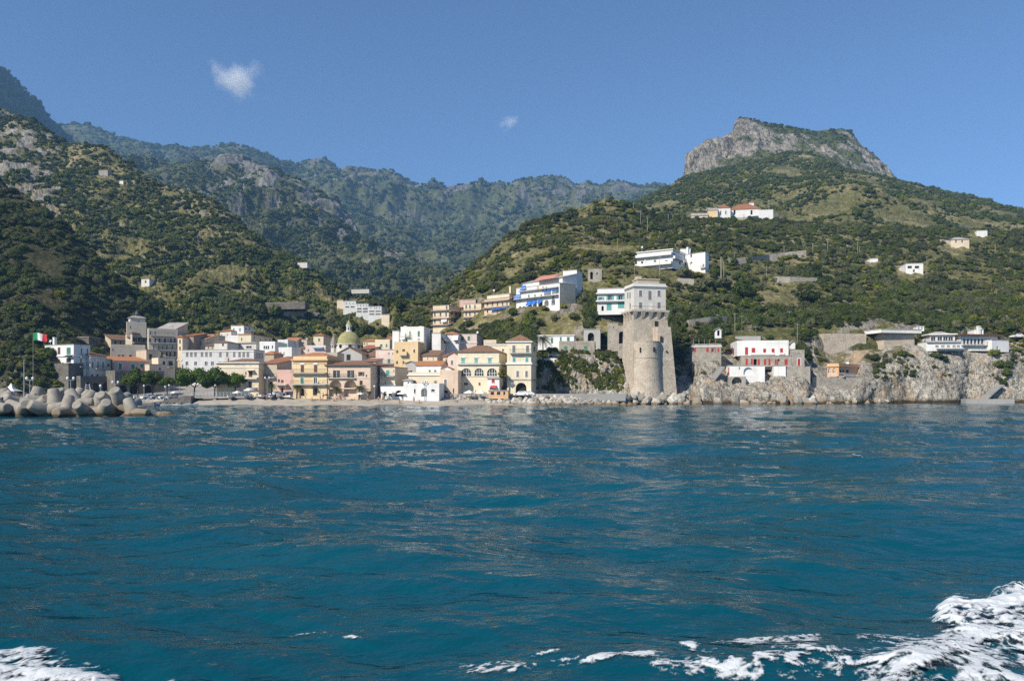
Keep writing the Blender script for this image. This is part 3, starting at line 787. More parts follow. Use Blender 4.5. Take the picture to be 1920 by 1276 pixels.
    def frame(s, fc):
        W, d = s.W, s.dep
        return {'F': ((0,0,0), (1,0,0), (0,1,0), W), 'R': ((W,0,0), (0,1,0), (-1,0,0), d), 'L': ((0,d,0), (0,-1,0), (1,0,0), d), 'B': ((W,d,0), (-1,0,0), (0,-1,0), W)}[fc]
    def add_opening(s, fc, st, r):
        o, u, n, W = s.frame(fc); loc = Vector(o) + Vector(u)*r[0] + Vector((0,0,r[1]))
        rz = {'F': 0, 'R': PI/2, 'L': -PI/2, 'B': PI}[fc]
        w, h = r[2]-r[0], r[3]-r[1]
        if st.startswith('arch'):
            k = st[4:]
            if k in ('g', 'p', 'k', 'b'):
                d = {'g': 0.33, 'p': 0.58}.get(k, 1.19); mb = MB()
                rise = min(w/2, h*0.8); arc = [(w/2 - w/2*math.cos(PI*q/8), h-rise+rise*math.sin(PI*q/8)) for q in range(9)]
                mb.quad([(0,d-0.02,0), (w,d-0.02,0)] + [(x,d-0.02,y) for x, y in reversed(arc)])
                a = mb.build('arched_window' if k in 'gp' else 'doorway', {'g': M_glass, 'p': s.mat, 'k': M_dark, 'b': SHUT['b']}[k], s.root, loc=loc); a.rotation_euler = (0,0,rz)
                if k == 'g':
                    fb = MB()
                    for t in (0.25, 0.5, 0.75): fb.box(w*t-0.05, d-0.09, 0, w*t+0.05, d-0.03, h-rise*(1-math.sin(math.acos(min(1, abs(2*t-1)))))-0.02)
                    fb.box(0, d-0.095, h-rise-0.05, w, d-0.028, h-rise+0.05)
                    fb.build('glazing_bar', M_wtrim, a)
            elif k == 'q':
                pass
            return
        fr, pn, sh = window_meshes(st, w, h)
        wo = link('window', fr, s.root, loc, (0, 0, rz))
        wo.scale = (w/max(0.3, round(w, 1)), 1, h/max(0.3, round(h, 1)))
        link('pane', pn, wo)
        for m in sh: link('shutter', m, wo)
    def make_roof(s, rt, rise, ov, rmat):
        W, H, d = s.W, s.H, s.dep; mb = MB(); e = 0.14
        if rt == 'none': return None
        if rt == 'flat':
            mb.box(-0.12, -0.12, H+0.002, W+0.12, d+0.12, H+0.2)
            return mb.build('roof', ROOFM.get(rmat) or M_flat, s.root)
        if rt == 'terrace':
            t = 0.2; ph = 0.9
            mb.box(0, 0, H+0.002, W, d, H+0.1)
            mb.box(-0.02, -0.02, H+0.102, W+0.02, t, H+ph); mb.box(-0.02, d-t, H+0.102, W+0.02, d+0.02, H+ph)
            mb.box(-0.02, t, H+0.102, t, d-t, H+ph); mb.box(W-t, t, H+0.102, W+0.02, d-t, H+ph)
            return mb.build('roof', s.mat, s.root)
        x0, x1, y0, y1 = -ov, W+ov, -ov, d+ov; zb = H+0.01
        m = ROOFM.get(rmat) or M_tile
        ring = [(x0,y0), (x1,y0), (x1,y1), (x0,y1)]
        for i in range(4):
            (ax, ay), (bx, by) = ring[i], ring[(i+1) % 4]
            if rt in ('hip',) : mb.quad([(ax,ay,zb), (bx,by,zb), (bx,by,zb+e), (ax,ay,zb+e)])
        z1 = zb+e; zr = H+rise
        if rt == 'hip':
            mb.quad([(x0,y1,zb), (x1,y1,zb), (x1,y0,zb), (x0,y0,zb)])
            L = min(W*0.42, d/2)
            a, b = (x0+L, d/2, zr), (x1-L, d/2, zr)
            if W < d*0.9: a = b = None
            if a:
                mb.quad([(x0,y0,z1), (x1,y0,z1), b, a]); mb.quad([(x1,y1,z1), (x0,y1,z1), a, b])
                mb.quad([(x0,y1,z1), (x0,y0,z1), a]); mb.quad([(x1,y0,z1), (x1,y1,z1), b])
            else:
                a, b = (W/2, y0+W/2, zr), (W/2, y1-W/2, zr)
                mb.quad([(x0,y0,z1), (x1,y0,z1), a]); mb.quad([(x1,y1,z1), (x0,y1,z1), b])
                mb.quad([(x1,y0,z1), (x1,y1,z1), b, a]); mb.quad([(x0,y1,z1), (x0,y0,z1), a, b])
        else:
            if rt == 'gs': segs = [((y0, H-rise*ov/(d/2)), (d/2, zr)), ((d/2, zr), (y1, H-rise*ov/(d/2)))]; ax = 0
            elif rt == 'gf': segs = [((x0, H-rise*ov/(W/2)), (W/2, zr)), ((W/2, zr), (x1, H-rise*ov/(W/2)))]; ax = 1
            else: segs = [((y0, H-rise*ov/d), (y1, zr+rise*ov/d))]; ax = 0
            for (a, za), (b, zz) in segs:
                za += 0.01; zz += 0.01
                if ax == 0: q = [(x0,a,za), (x1,a,za), (x1,b,zz), (x0,b,zz)]
                else: q = [(a,y0,za), (b,y0,zz), (b,y1,zz), (a,y1,za)]
                t = [(x,y,z+e) for x,y,z in q]
                mb.quad(t); mb.quad(q[::-1])
                for i in range(4): j = (i+1) % 4; mb.quad([q[i], q[j], t[j], t[i]])
        return mb.build('roof', m, s.root)
    def balcony(s, x0, x1, y, kind='iron', fc='F', dp=1.0, h=1.0):
        a = s.hit(fc, x0, y); b = s.hit(fc, x1, y); o, u, n, W = s.frame(fc)
        u0, u1 = max(-0.4, a[0]), min(W+0.4, b[0])
        if u1-u0 < 0.5: return
        loc = Vector(o) + Vector(u)*u0 + Vector((0,0,a[1])); rz = {'F': 0, 'R': PI/2, 'L': -PI/2}[fc]; w = u1-u0
        mb = MB(); mb.box(0, -dp, -0.22, w, -0.002, 0)
        mat = {'brown': plain('balcony_tan', (0.44,0.32,0.23), 0.8, 0.15), 'tan': awnmat('tan')}.get(kind, M_conc)
        bo = mb.build('balcony', mat, s.root, loc=loc); bo.rotation_euler = (0,0,rz)
        rb = MB()
        if kind in ('iron', 'brown', 'tan', 'whiterail'):
            for k in range(int(w/0.28)+1):
                x = min(w-0.03, k*0.28); rb.box(x, -dp+0.03, 0, x+0.035, -dp+0.065, h-0.06)
            for x in (0, w-0.035):
                rb.box(x, -dp+0.066, h-0.06, x+0.035, -0.01, h-0.005)
            rb.box(0, -dp+0.02, h-0.06, w, -dp+0.07, h)
            rb.build('railing', {'whiterail': M_wtrim, 'brown': plain('tan_rail', (0.40,0.29,0.21), 0.7, 0.1)}.get(kind, M_iron), bo)
        else:
            t = 0.1
            rb.box(0, -dp+0.003, 0.002, w, -dp+t, h); rb.box(0.003, -dp+t, 0.002, t, -0.004, h); rb.box(w-t, -dp+t, 0.002, w-0.003, -0.004, h)
            rb.build('parapet', M_glass if kind == 'glass' else s.mat, bo)
    def cornice(s, y, th, pr, mt):
        z = CAMZ + (HOR - rp(s.R, 0, y)[1])/FPX*s.near - s.A.z
        mb = MB(); m = {'w': M_wtrim, 'c': M_conc, 'o': wallmat('orange'), 's': wallmat('stone'), 'wall': s.mat, 'd': SHUT['b']}[mt]
        mb.box(-pr, -pr, z-th/2, s.W+pr, -0.002, z+th/2); mb.box(s.W+0.002, -0.002, z-th/2, s.W+pr, s.dep, z+th/2); mb.box(-pr, -0.002, z-th/2, -0.002, s.dep, z+th/2)
        mb.build('cornice', m, s.root)
    def awning(s, x0, x1, y, h, c, fc='F', dp=1.2):
        a = s.hit(fc, x0, y); b = s.hit(fc, x1, y); lo = s.hit(fc, x0, y+h)
        o, u, n, W = s.frame(fc); w = b[0]-a[0]; hh = a[1]-lo[1]
        loc = Vector(o) + Vector(u)*a[0] + Vector((0,0,a[1])); rz = {'F': 0, 'R': PI/2, 'L': -PI/2}[fc]
        mb = MB(); t = 0.05
        mb.quad([(0,-0.02,0), (w,-0.02,0), (w,-dp,-hh), (0,-dp,-hh)]); mb.quad([(0,-dp,-hh-t), (w,-dp,-hh-t), (w,-0.02,-t), (0,-0.02,-t)])
        mb.quad([(0,-dp,-hh), (w,-dp,-hh), (w,-dp,-hh-t), (0,-dp,-hh-t)])
        mb.quad([(0,-0.02,-t), (0,-0.02,0), (0,-dp,-hh), (0,-dp,-hh-t)]); mb.quad([(w,-0.02,0), (w,-0.02,-t), (w,-dp,-hh-t), (w,-dp,-hh)])
        ob = mb.build('awning', awnmat(c), s.root, loc=loc); ob.rotation_euler = (0,0,rz)
    def top_at(s, x, y):
        """Roof point under region x, standing a third into the depth."""
        t = s.ray(x, y); k = (s.dep*0.3 - s.cl.y)/t.y; q = s.cl + t*k
        q.x = min(s.W-0.3, max(0.3, q.x)); return q
    def dish(s, x, y):
        q = s.top_at(x, y); z0 = s.H + min(s.rise, 0.3)
        mb = MB(); r = 0.45
        mb.tube((0,0,z0-q.z-0.1), (0,0,0), 0.04, n=5)
        c = MB(); c.lathe([(r*math.sin(k*0.25), 0.35*(1-math.cos(k*0.25))) for k in range(1, 6)], 10)
        rot = Euler((math.radians(70), 0, 0.4)).to_matrix()
        for v in c.v: mb.v.append(tuple(rot @ Vector(v)))
        n = len(mb.v)-len(c.v)
        for f in c.f: mb.f.append(tuple(i+n for i in f)); mb.m.append(0)
        mb.build('satellite_dish', M_wtrim, s.root, loc=q)
    def antenna(s, x, y0, y1):
        q = s.top_at(x, y0); h = (y1-y0)/REG[s.R][2]/FPX*s.A.y
        mb = MB(); z0 = s.H + min(s.rise, 0.3) - q.z - 0.1
        mb.tube((0,0,z0), (0,0,0), 0.03, n=5)
        for k in range(3): mb.tube((-0.5+0.1*k,0,-0.1-0.22*k), (0.5-0.1*k,0,-0.1-0.22*k), 0.02, n=4)
        mb.build('antenna', M_metal, s.root, loc=q)
    def chimney(s, x, y0, y1, w=0.8):
        q = s.top_at(x, y0); z0 = s.H
        mb = MB(); mb.box(-w/2,-w/2,z0-q.z,w/2,w/2,-0.15); mb.box(-w/2-0.08,-w/2-0.08,-0.15,w/2+0.08,w/2+0.08,0)
        ob = mb.build('chimney', s.mat, s.roof or s.root, loc=q)

def rp(R, x, y):
    ox, oy, k = REG[R]; return ox + x/k, oy + y/k

# ---------------------------------------------------------------- houses, west side (harbour)
H = House
H(1, 'hillside_cabin', 'small white cube house alone on the dark slope above the harbour', 265, 405, 88, 185, 294, 'white', D1=290, side=572, deep=3, win=[('F','K',30,35,130,[335]), ('R','K',25,38,148,[505]), ('R','K',12,20,158,[540])], chim=[(312,22,88)])
H(1, 'harbour_hotel', 'white hotel with green shutters and a yellow sign on the stone terrace', 430, 705, 540, 715, 237, 'white', D1=231, side=863, deep=9, cat='hotel',
  win=[('F','go',24,45,585,[463]), ('F','gc',20,58,600,[506]), ('F','bc',25,66,598,[565]), ('F','gc',40,65,600,[657]), ('F','K',45,45,690,[657]), ('F','',28,28,690,[497]),
       ('R','',14,56,605,[780,838]), ('R','',16,50,702,[776,834]), ('R','K',12,36,830,[770,830])],
  balc=[(760,855,655,'iron','R'), (750,855,748,'iron','R')], awn=[(640,705,640,14,'dark')], band=[(648,0.25,0.3,'w')], dish=[(474,508)], chim=[(524,470,530)])
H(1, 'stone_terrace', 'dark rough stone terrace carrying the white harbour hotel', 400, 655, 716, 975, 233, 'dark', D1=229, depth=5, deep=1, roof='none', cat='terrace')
H(1, 'tiled_house', 'low white house with a terracotta roof joined to the harbour hotel', 863, 1020, 642, 860, 234, 'off', D1=239, depth=9, roof='shed', ridge=610, rmat='tile', deep=2,
  win=[('F','',16,26,652,[893,932,992]), ('F','',15,62,735,[889,940,988]), ('F','K',22,40,842,[885,937])], balc=[(905,1015,768,'iron')])
H(1, 'narrow_annex', 'narrow cream annex right of the low tiled house by the harbour', 1020, 1062, 682, 865, 239, 'cream', D1=240.5, depth=7, win=[('F','K',24,26,735,[1040])], deep=2)
H(1, 'grey_terrace_house', 'pale grey blocky house with small windows above the pink house', 1060, 1390, 562, 700, 254, 'ash', D1=259, depth=2.6, deep=6, roof='terrace', win=[('F','',16,18,585,[1082]), ('F','K',28,20,648,[1140,1178,1250])])
H(1, 'pink_house', 'pink house with white window surrounds and an orange roof by the harbour', 1092, 1428, 695, 815, 240, 'pink', D1=248, depth=10, roof='shed', ridge=655, rmat='orange', deep=4,
  win=[('F','gT',32,56,748,[1150]), ('F','gT',34,46,748,[1272]), ('F','gT',30,34,742,[1356])], band=[(700,0.3,0.12,'w')])
H(1, 'pink_annex', 'dusty pink low annex behind the round lime trees', 1430, 1568, 730, 830, 245, 'blush', D1=249, depth=8, deep=5, win=[('F','',20,30,770,[1530])])
H(1, 'brown_roof_house', 'beige house with a dark brown roof high behind the grey terraced house', 1062, 1262, 492, 600, 270, 'beige', D1=276, depth=4, roof='shed', ridge=450, rmat='brown', deep=4, win=[('F','',20,42,525,[1105,1155,1215])])
H(1, 'ochre_house', 'ochre house with an iron balcony left of the tall shadowed tenement', 1265, 1420, 432, 700, 266, 'beige', D1=271, depth=4, roof='hip', ridge=395, rmat='brown', deep=6,
  win=[('F','ko',18,46,492,[1292,1340,1385]), ('F','',18,40,575,[1300,1350]), ('F','',26,50,655,[1440])], balc=[(1268,1412,518,'iron')], awn=[(1380,1410,505,20,'white')])
H(1, 'tall_tenement', 'tall grey brown tenement of five floors with rows of iron balconies in shadow', 1422, 1702, 408, 800, 258, 'ash', D1=263, depth=2.6, roof='terrace', deep=4, cat='apartment building',
  win=[('F','',14,34,430,[1440,1486,1545,1602,1655]), ('F','k',16,40,500,[1436,1486,1526,1578,1636,1672]), ('F','',15,42,562,[1432,1472,1520,1556,1598,1650]), ('F','k',16,44,632,[1440,1490,1550,1596,1628,1672])],
  balc=[(1440,1660,450,'iron'), (1424,1600,520,'iron'), (1600,1695,524,'iron'), (1530,1690,590,'iron'), (1535,1690,655,'iron')], ant=[(1655,355,400)])
H(1, 'rooftop_belvedere', 'small domed white turret room on top of the shadowed tenement', 1246, 1390, 285, 345, 268, 'off', D1=271, depth=2.6, roof='hip', ridge=262, rmat='flat', deep=1, win=[('F','K',22,24,325,[1326])], dish=[(1300,236)])
H(1, 'roof_terrace_storey', 'long grey roof terrace storey below the domed turret room', 1214, 1400, 345, 440, 266, 'ash', D1=269, depth=2.6, deep=1, roof='terrace', win=[('F','',14,22,372,[1250])])
H(1, 'sloping_attic', 'cream attic with a sloping top on the shadowed tenement', 1490, 1672, 395, 440, 266, 'cream', depth=8, roof='shed', ridge=335, rmat='flat', deep=1)
H(1, 'ochre_low_house', 'low ochre house in front of the foot of the tall tenement', 1400, 1530, 592, 715, 252, 'beige', D1=255.5, depth=7, deep=4, win=[('F','k',26,50,655,[1440])])
H(1, 'cream_low_house', 'low cream house with blue washing below the tall tenement', 1514, 1674, 692, 800, 250, 'cream', D1=254, depth=7, deep=4, roof='terrace', win=[('F','k',24,34,716,[1568]), ('F','k',40,40,718,[1632])], balc=[(1600,1660,755,'iron')])
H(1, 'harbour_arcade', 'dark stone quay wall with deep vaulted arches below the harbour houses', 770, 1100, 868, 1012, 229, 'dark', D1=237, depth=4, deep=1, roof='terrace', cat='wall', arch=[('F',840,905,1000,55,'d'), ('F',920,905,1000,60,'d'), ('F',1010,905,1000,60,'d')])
H(1, 'vaulted_quay', 'stone quay front coloured dark for its shade, with big shadowy vaults behind the lime trees', 1100, 1570, 815, 1012, 230, 'dark', D1=240, depth=8, deep=1, roof='terrace', cat='wall', arch=[('F',1180,925,1008,75,'k'), ('F',1288,918,1008,95,'k'), ('F',1420,930,1008,70,'k')], win=[('F','K',20,40,860,[1160,1215])])  # the quay's shade is put into its dark wall colour
H(1, 'rock_cabin', 'ruined brown hut on the bank behind the harbour hotel', 690, 850, 470, 540, 262, 'dark', depth=6, deep=3)

# ---------------------------------------------------------------- the town
H(2, 'brown_house', 'brown house with two small windows between tenement and white school', 198, 350, 385, 665, 266, 'brown', depth=9, roof='shed', ridge=362, rmat='tile', deep=3, win=[('F','',22,34,437,[232]), ('F','w',16,38,440,[295]), ('F','',24,32,505,[232,291])])
H(2, 'red_roof_house', 'beige house under a long red roof behind the white school', 346, 475, 420, 540, 270, 'cream', depth=9, roof='shed', ridge=372, rmat='orange', deep=4, win=[('F','K',12,40,460,[380,425])])
H(2, 'grey_block', 'small grey block with a flat top right of the long red roof', 470, 560, 378, 530, 276, 'grey', depth=8, deep=4, win=[('F','K',14,24,420,[500])])
H(2, 'flat_gable_house', 'low brown roofed house behind the middle of the white school', 565, 700, 455, 530, 264, 'off', depth=8, roof='hip', ridge=438, rmat='brown', deep=4, win=[('F','',20,28,478,[655])])
H(2, 'school', 'long white school with rows of grey windows and a flat roof', 228, 975, 532, 700, 256, 'palegrey', side=1088, deep=5, cat='school',
  win=[('F','n',27,50,575,[283,326,370,437,483,527]), ('F','n',26,50,578,[628,700,772]), ('F','n',27,50,580,[828,871,914]), ('F','',28,40,672,[280,370,480,545,620]), ('R','n',9,60,590,[1000,1017,1034,1050,1066])],
  band=[(545,0.25,0.2,'w')])
H(2, 'upper_white_house', 'tall white house at the top of the town with four front windows', 738, 872, 280, 440, 302, 'white', side=976, deep=6, win=[('F','g',14,28,320,[768,832]), ('F','g',14,26,382,[768,832]), ('R','g',12,28,310,[893,930])])
H(2, 'pale_corner_house', 'pale house with a terracotta edge left of the tall white upper house', 622, 740, 335, 480, 304, 'off', depth=10, D1=300, roof='hip', ridge=310, rmat='tile', deep=6, win=[('F','',9,26,380,[640,700]), ('F','K',9,16,420,[628])])
H(2, 'white_stub', 'windowless white stub house under the tall white upper house', 700, 815, 405, 490, 296, 'white', depth=7, deep=5, roof='terrace')
H(2, 'yellow_long_house', 'long yellow house with small dark windows in the upper town', 815, 948, 368, 470, 288, 'yellow', side=1168, deep=6, rmat='tile', win=[('F','',12,26,420,[850]), ('R','',10,30,405,[982]), ('R','',12,26,428,[1043,1098]), ('R','',18,15,430,[1145])], band=[(372,0.2,0.2,'o')])
H(2, 'veranda_house', 'small grey house with a wide blue glazed veranda above the school', 788, 1000, 462, 535, 272, 'off', depth=8, deep=4, roof='hip', ridge=448, rmat='flat', win=[('F','',56,24,502,[925])])
H(2, 'glazed_porch_house', 'white house with a three light porch above the right end of the school', 1035, 1195, 470, 560, 270, 'white', depth=8, deep=4, roof='terrace', win=[('F','',17,34,505,[1085,1106,1127]), ('F','K',14,30,500,[1170])])
H(2, 'little_red_gable_house', 'little white gabled house with a bright red roof below the terraces', 1292, 1420, 440, 530, 290, 'white', depth=8, roof='gs', ridge=405, rmat='orange', deep=5, win=[('F','K',26,22,470,[1373])])
H(2, 'white_flat_house', 'flat roofed white house just left of the little red gabled house', 1225, 1330, 450, 535, 284, 'white', depth=7, deep=4, roof='terrace', win=[('F','g',30,40,485,[1310])])
H(2, 'beige_flat_house', 'beige flat house behind the orange palazzo', 1452, 1530, 425, 500, 292, 'beige', depth=7, deep=5, win=[('F','K',16,20,460,[1490])], dish=[(1522,418)])
H(2, 'cream_tower_house', 'cream block house with one window left of the church spire', 1596, 1700, 383, 470, 296, 'cream', depth=7, roof='hip', ridge=362, rmat='tile', deep=5, win=[('F','g',20,30,425,[1655])])
H(2, 'low_white_house', 'low white house between the school and the orange palazzo', 1234, 1370, 530, 605, 262, 'white', depth=8, deep=4, roof='terrace', win=[('F','K',10,18,560,[1258,1290])])
H(2, 'blue_tarp_house', 'pink and white house with a blue cover on its roof terrace', 1512, 1722, 510, 600, 264, 'rose', depth=8, deep=4, roof='terrace', win=[('F','K',12,20,535,[1545])], awn=[(1590,1700,500,12,'sky')])
H(2, 'small_terracotta_house', 'small house with a terracotta roof at the right end of the school', 1090, 1185, 575, 650, 244, 'tan', depth=7, roof='hip', ridge=545, rmat='orange', deep=4)
H(2, 'sunlit_gable', 'cream gabled wall catching the sun behind the brown and cream houses', 1160, 1400, 640, 760, 232, 'cream', depth=9, roof='hip', ridge=598, rmat='tile', deep=5, win=[('F','K',12,16,690,[1340])])
H(2, 'cream_villa', 'cream villa with a brown hipped roof and brown shutters beside the stone pines', 588, 1026, 672, 990, 215, 'cream', depth=11, roof='hip', ridge=620, rmat='brown', deep=1.5,
  win=[('F','bc',15,27,772,[893]), ('F','bc',38,72,776,[942]), ('F','k',38,60,890,[938]), ('F','w',28,14,685,[800,866,942]), ('F','',38,60,890,[820,720])], band=[(664,0.35,0.35,'w'), (712,0.22,0.15,'w')], balc=[(868,1022,828,'solid','F',1.0,0.3), (900,1010,925,'iron')], chim=[(697,615,650)], awn=[(905,985,740,6,'tan')])
H(2, 'blank_wall_house', 'brown plastered house with a blank upper wall and red roof', 1027, 1215, 672, 990, 217, 'beige', depth=10, roof='shed', ridge=640, rmat='tile', deep=1.5,
  win=[('F','k',15,48,772,[1048]), ('F','k',32,55,890,[1055,1155]), ('F','k',20,36,745,[1236])], balc=[(1030,1205,815,'iron'), (1035,1078,912,'iron')], band=[(798,0.3,0.1,'c')])
H(2, 'pink_shop_house', 'salmon house with a red arched shopfront beside the orange palazzo', 1217, 1384, 770, 1000, 216, 'pink', depth=9, roof='terrace', deep=1.5,
  win=[('F','b',26,30,782,[1292]), ('F','b',28,28,856,[1272]), ('F','k',20,30,850,[1237])], arch=[('F',1270,918,990,26,'b')], balc=[(1217,1335,892,'solid','F',1.3,0.2)])
s_ = H(2, 'orange_palazzo', 'orange yellow palazzo with white ground floor, long balconies and rooftop attic', 1386, 1735, 632, 1010, 206, 'gold', depth=11, roof='terrace', deep=1, cat='palazzo',
  win=[('F','bcP',35,70,725,[1481,1619]), ('F','gcT',34,60,848,[1478]), ('F','T',34,60,848,[1616]), ('F','K',46,82,965,[1613]), ('R','K',8,40,740,[1741])], arch=[('F',1477,928,1008,44,'b')],
  band=[(634,0.4,0.5,'o'), (668,0.15,0.12,'o'), (888,0.2,0.2,'w')], balc=[(1372,1735,770,'iron'), (1372,1735,887,'iron')], awn=[(1590,1638,915,18,'dark')])
H(2, 'palazzo_attic', 'orange rooftop attic storey standing on the orange palazzo', 1428, 1735, 600, 632, 211, 'orange', depth=8, roof='hip', ridge=556, rmat='orange', deep=0.3, over=0.5)
H(3, 'arcaded_palazzo', 'cream palazzo with two open loggias over the beach and a brown hipped roof', 188, 636, 690, 1022, 205, 'blush', depth=12, roof='hip', ridge=640, rmat='brown', deep=1, cat='palazzo', over=0.7,
  win=[('F','K',32,30,707,[282]), ('F','K',15,14,700,[363]), ('F','bc',58,30,708,[428]), ('F','ko',34,78,782,[282,430]), ('F','bo',30,42,780,[540]), ('F','k',32,46,872,[538]), ('F','K',14,24,800,[595])],
  arch=[('F',271,842,925,128,'d'), ('F',425,842,925,128,'d'), ('F',268,938,1016,132,'q'), ('F',424,938,1016,132,'q')], balc=[(190,480,820,'iron','F',0.6)], band=[(930,0.3,0.12,'wall'), (822,0.2,0.1,'wall')])
H(3, 'narrow_white_house', 'narrow white house with an arched window between two palazzi', 640, 706, 750, 1010, 212, 'off', depth=8, deep=1, roof='hip', ridge=738, rmat='tile', arch=[('F',664,765,800,24,'g')], win=[('F','K',30,60,980,[670])])
H(3, 'green_door_house', 'pale house with a bright green balcony shutter above a dark arch', 733, 890, 712, 1010, 209, 'cream', side=1022, deep=1, rmat='tile',
  win=[('F','tcT',35,56,768,[817]), ('F','K',12,14,746,[878]), ('F','K',10,26,868,[790]), ('F','K',30,50,985,[830])], arch=[('F',828,828,890,72,'d'), ('R',1003,740,810,40,'k')], balc=[(735,888,802,'iron')], band=[(892,0.25,0.15,'w')])
H(3, 'white_cafe', 'low white arcaded cafe with parasols at the back of the beach', 742, 1000, 945, 1022, 204, 'white', depth=5, roof='terrace', deep=1, cat='cafe', arch=[('F',930,925+25,1015,90,'k')], win=[('F','',30,50,990,[790,840])])
H(3, 'white_arch_house', 'white rounded house with two big arches and an outside stair at the beach', 980, 1350, 915, 1022, 202, 'white', depth=6, roof='terrace', deep=1, arch=[('F',1085,928,1000,90,'p'), ('F',1193,928,1015,64,'d')], win=[('F','K',18,44,958,[1097]), ('F','K',36,24,952,[1286])])
H(3, 'white_stair_turret', 'small white stair turret with two little windows on the arched house', 980, 1054, 850, 920, 206, 'white', depth=4, deep=2, roof='hip', ridge=842, rmat='flat', win=[('F','K',16,20,875,[1030]), ('F','K',6,20,875,[998])])
H(3, 'cream_seafront_house', 'broad cream house with four tall windows behind the white arched house', 1030, 1492, 795, 1010, 209, 'cream', depth=10, deep=1.5, roof='terrace',
  win=[('F','n',30,58,882,[1095]), ('F','nT',28,58,880,[1216]), ('F','n',28,56,878,[1313]), ('F','nT',30,54,866,[1415]), ('F','K',40,30,968,[1420]), ('F','K',16,50,960,[1500])], band=[(790,0.3,0.3,'w')], balc=[(1062,1120,912,'iron')])
H(3, 'white_upper_gable', 'white upper house with terracotta roof set back above the cream seafront house', 1112, 1372, 690, 790, 217, 'white', depth=9, deep=2, roof='gs', ridge=650, rmat='orange', win=[('F','gT',22,38,757,[1252,1310])])
H(3, 'curved_gable_house', 'white house with a curved gable beside the terracotta roofed upper house', 1374, 1476, 725, 790, 214, 'white', depth=8, deep=2, roof='gf', ridge=705, rmat='tile', win=[('F','n',22,36,752,[1405])])
H(3, 'grey_vault_house', 'grey vaulted stub house above the green shuttered house', 1000, 1112, 668, 800, 222, 'grey', depth=8, deep=2, roof='gf', ridge=652, rmat='flat', win=[('F','K',24,30,760,[1060])])
H(3, 'yellow_house', 'yellow house with two dark windows right of the church dome', 684, 835, 450, 545, 262, 'yellow', depth=9, deep=4, roof='terrace', win=[('F','g',26,28,485,[748]), ('F','g',16,28,484,[803])])
H(3, 'peach_house', 'peach house with a red edged roof behind the church dome', 560, 690, 440, 520, 280, 'blush', depth=8, deep=4, roof='hip', ridge=420, rmat='orange', win=[('F','K',10,20,465,[575,600])])
H(3, 'rose_house', 'dull pink house with a laundry balcony in front of the yellow house', 690, 882, 530, 730, 240, 'rose', depth=10, deep=3, win=[('F','K',13,17,568,[828]), ('F','K',12,15,568,[868]), ('F','gc',28,42,645,[828]), ('F','K',12,18,610,[698])], balc=[(740,882,672,'iron')])
H(3, 'gold_balcony_house', 'golden house with a small white balcony below the white penthouse', 882, 1130, 475, 720, 234, 'gold', side=1238, deep=3, roof='terrace',
  win=[('F','bc',20,28,548,[914]), ('F','bc',28,36,540,[981]), ('F','bT',20,32,540,[1091]), ('F','bc',20,25,660,[912,980])], balc=[(945,1020,585,'solid')])
H(3, 'white_penthouse', 'white penthouse with a striped awning on top of the golden house', 950, 1192, 318, 475, 242, 'white', depth=8, deep=1, roof='terrace', win=[('F','g',22,54,362,[1138]), ('F','g',14,44,360,[1046]), ('F','n',22,16,420,[1138]), ('F','g',14,40,430,[1010])], awn=[(950,1000,350,70,'white')], balc=[(1060,1190,455,'whiterail','F',0.7), (940,1050,392,'whiterail','F',0.9)], chim=[(1000,282,318), (1160,285,318)])
H(3, 'white_slab_tower', 'slim white blank tower at the left of the white penthouse', 864, 930, 335, 480, 246, 'white', depth=6, deep=2, win=[('F','K',7,14,440,[900])])
H(3, 'cream_roof_house', 'cream house under a long brown tiled roof behind the beach cafes', 1180, 1330, 592, 690, 232, 'cream', side=1392, deep=3, roof='shed', ridge=540, rmat='brown', win=[('F','K',10,16,620,[1230,1290]), ('R','K',16,24,580,[1372])])
H(3, 'low_brown_roof', 'low house with a dark brown roof right of the golden house', 1132, 1200, 570, 660, 236, 'tan', depth=7, deep=3, roof='shed', ridge=540, rmat='brown')
H(3, 'white_blank_block', 'tall white blank walled block with a striped awning at its side', 1275, 1366, 358, 560, 243, 'white', side=1502, deep=3, win=[('R','K',60,40,450,[1430]), ('R','gc',30,70,530,[1432])], awn=[(1375,1475,390,46,'white','R')], band=[(480,0.12,0.05,'w')])
H(4, 'pink_flat_house', 'pale pink flat roofed house with two green shutters below the hotel blocks', 342, 485, 622, 700, 252, 'rose', side=542, deep=3, win=[('F','gc',22,32,656,[371]), ('F','gc',20,32,655,[421])], band=[(690,0.2,0.2,'w')], dish=[(486,608)])
H(4, 'awning_house', 'white house with a pale awning and orange roof beside the blank white block', 215, 340, 622, 720, 250, 'white', depth=8, deep=3, roof='hip', ridge=604, rmat='orange', win=[('F','K',34,24,665,[318])], awn=[(295,338,632,38,'white')])
H(4, 'pink_narrow_house', 'narrow pink house with a stepped top left of the yellow arcaded palazzo', 255, 338, 790, 910, 216, 'rose', depth=8, deep=2, roof='gf', ridge=770, rmat='tile', win=[('F','gc',16,32,848,[287]), ('F','g',10,40,820,[334])])
H(4, 'peach_corner_house', 'peach corner house with grey window left of the yellow arcaded palazzo', 190, 335, 935, 1105, 207, 'blush', depth=8, deep=1.5, roof='terrace', win=[('F','nT',22,40,1003,[235]), ('F','K',12,40,1075,[300]), ('F','K',36,20,1080,[237])])
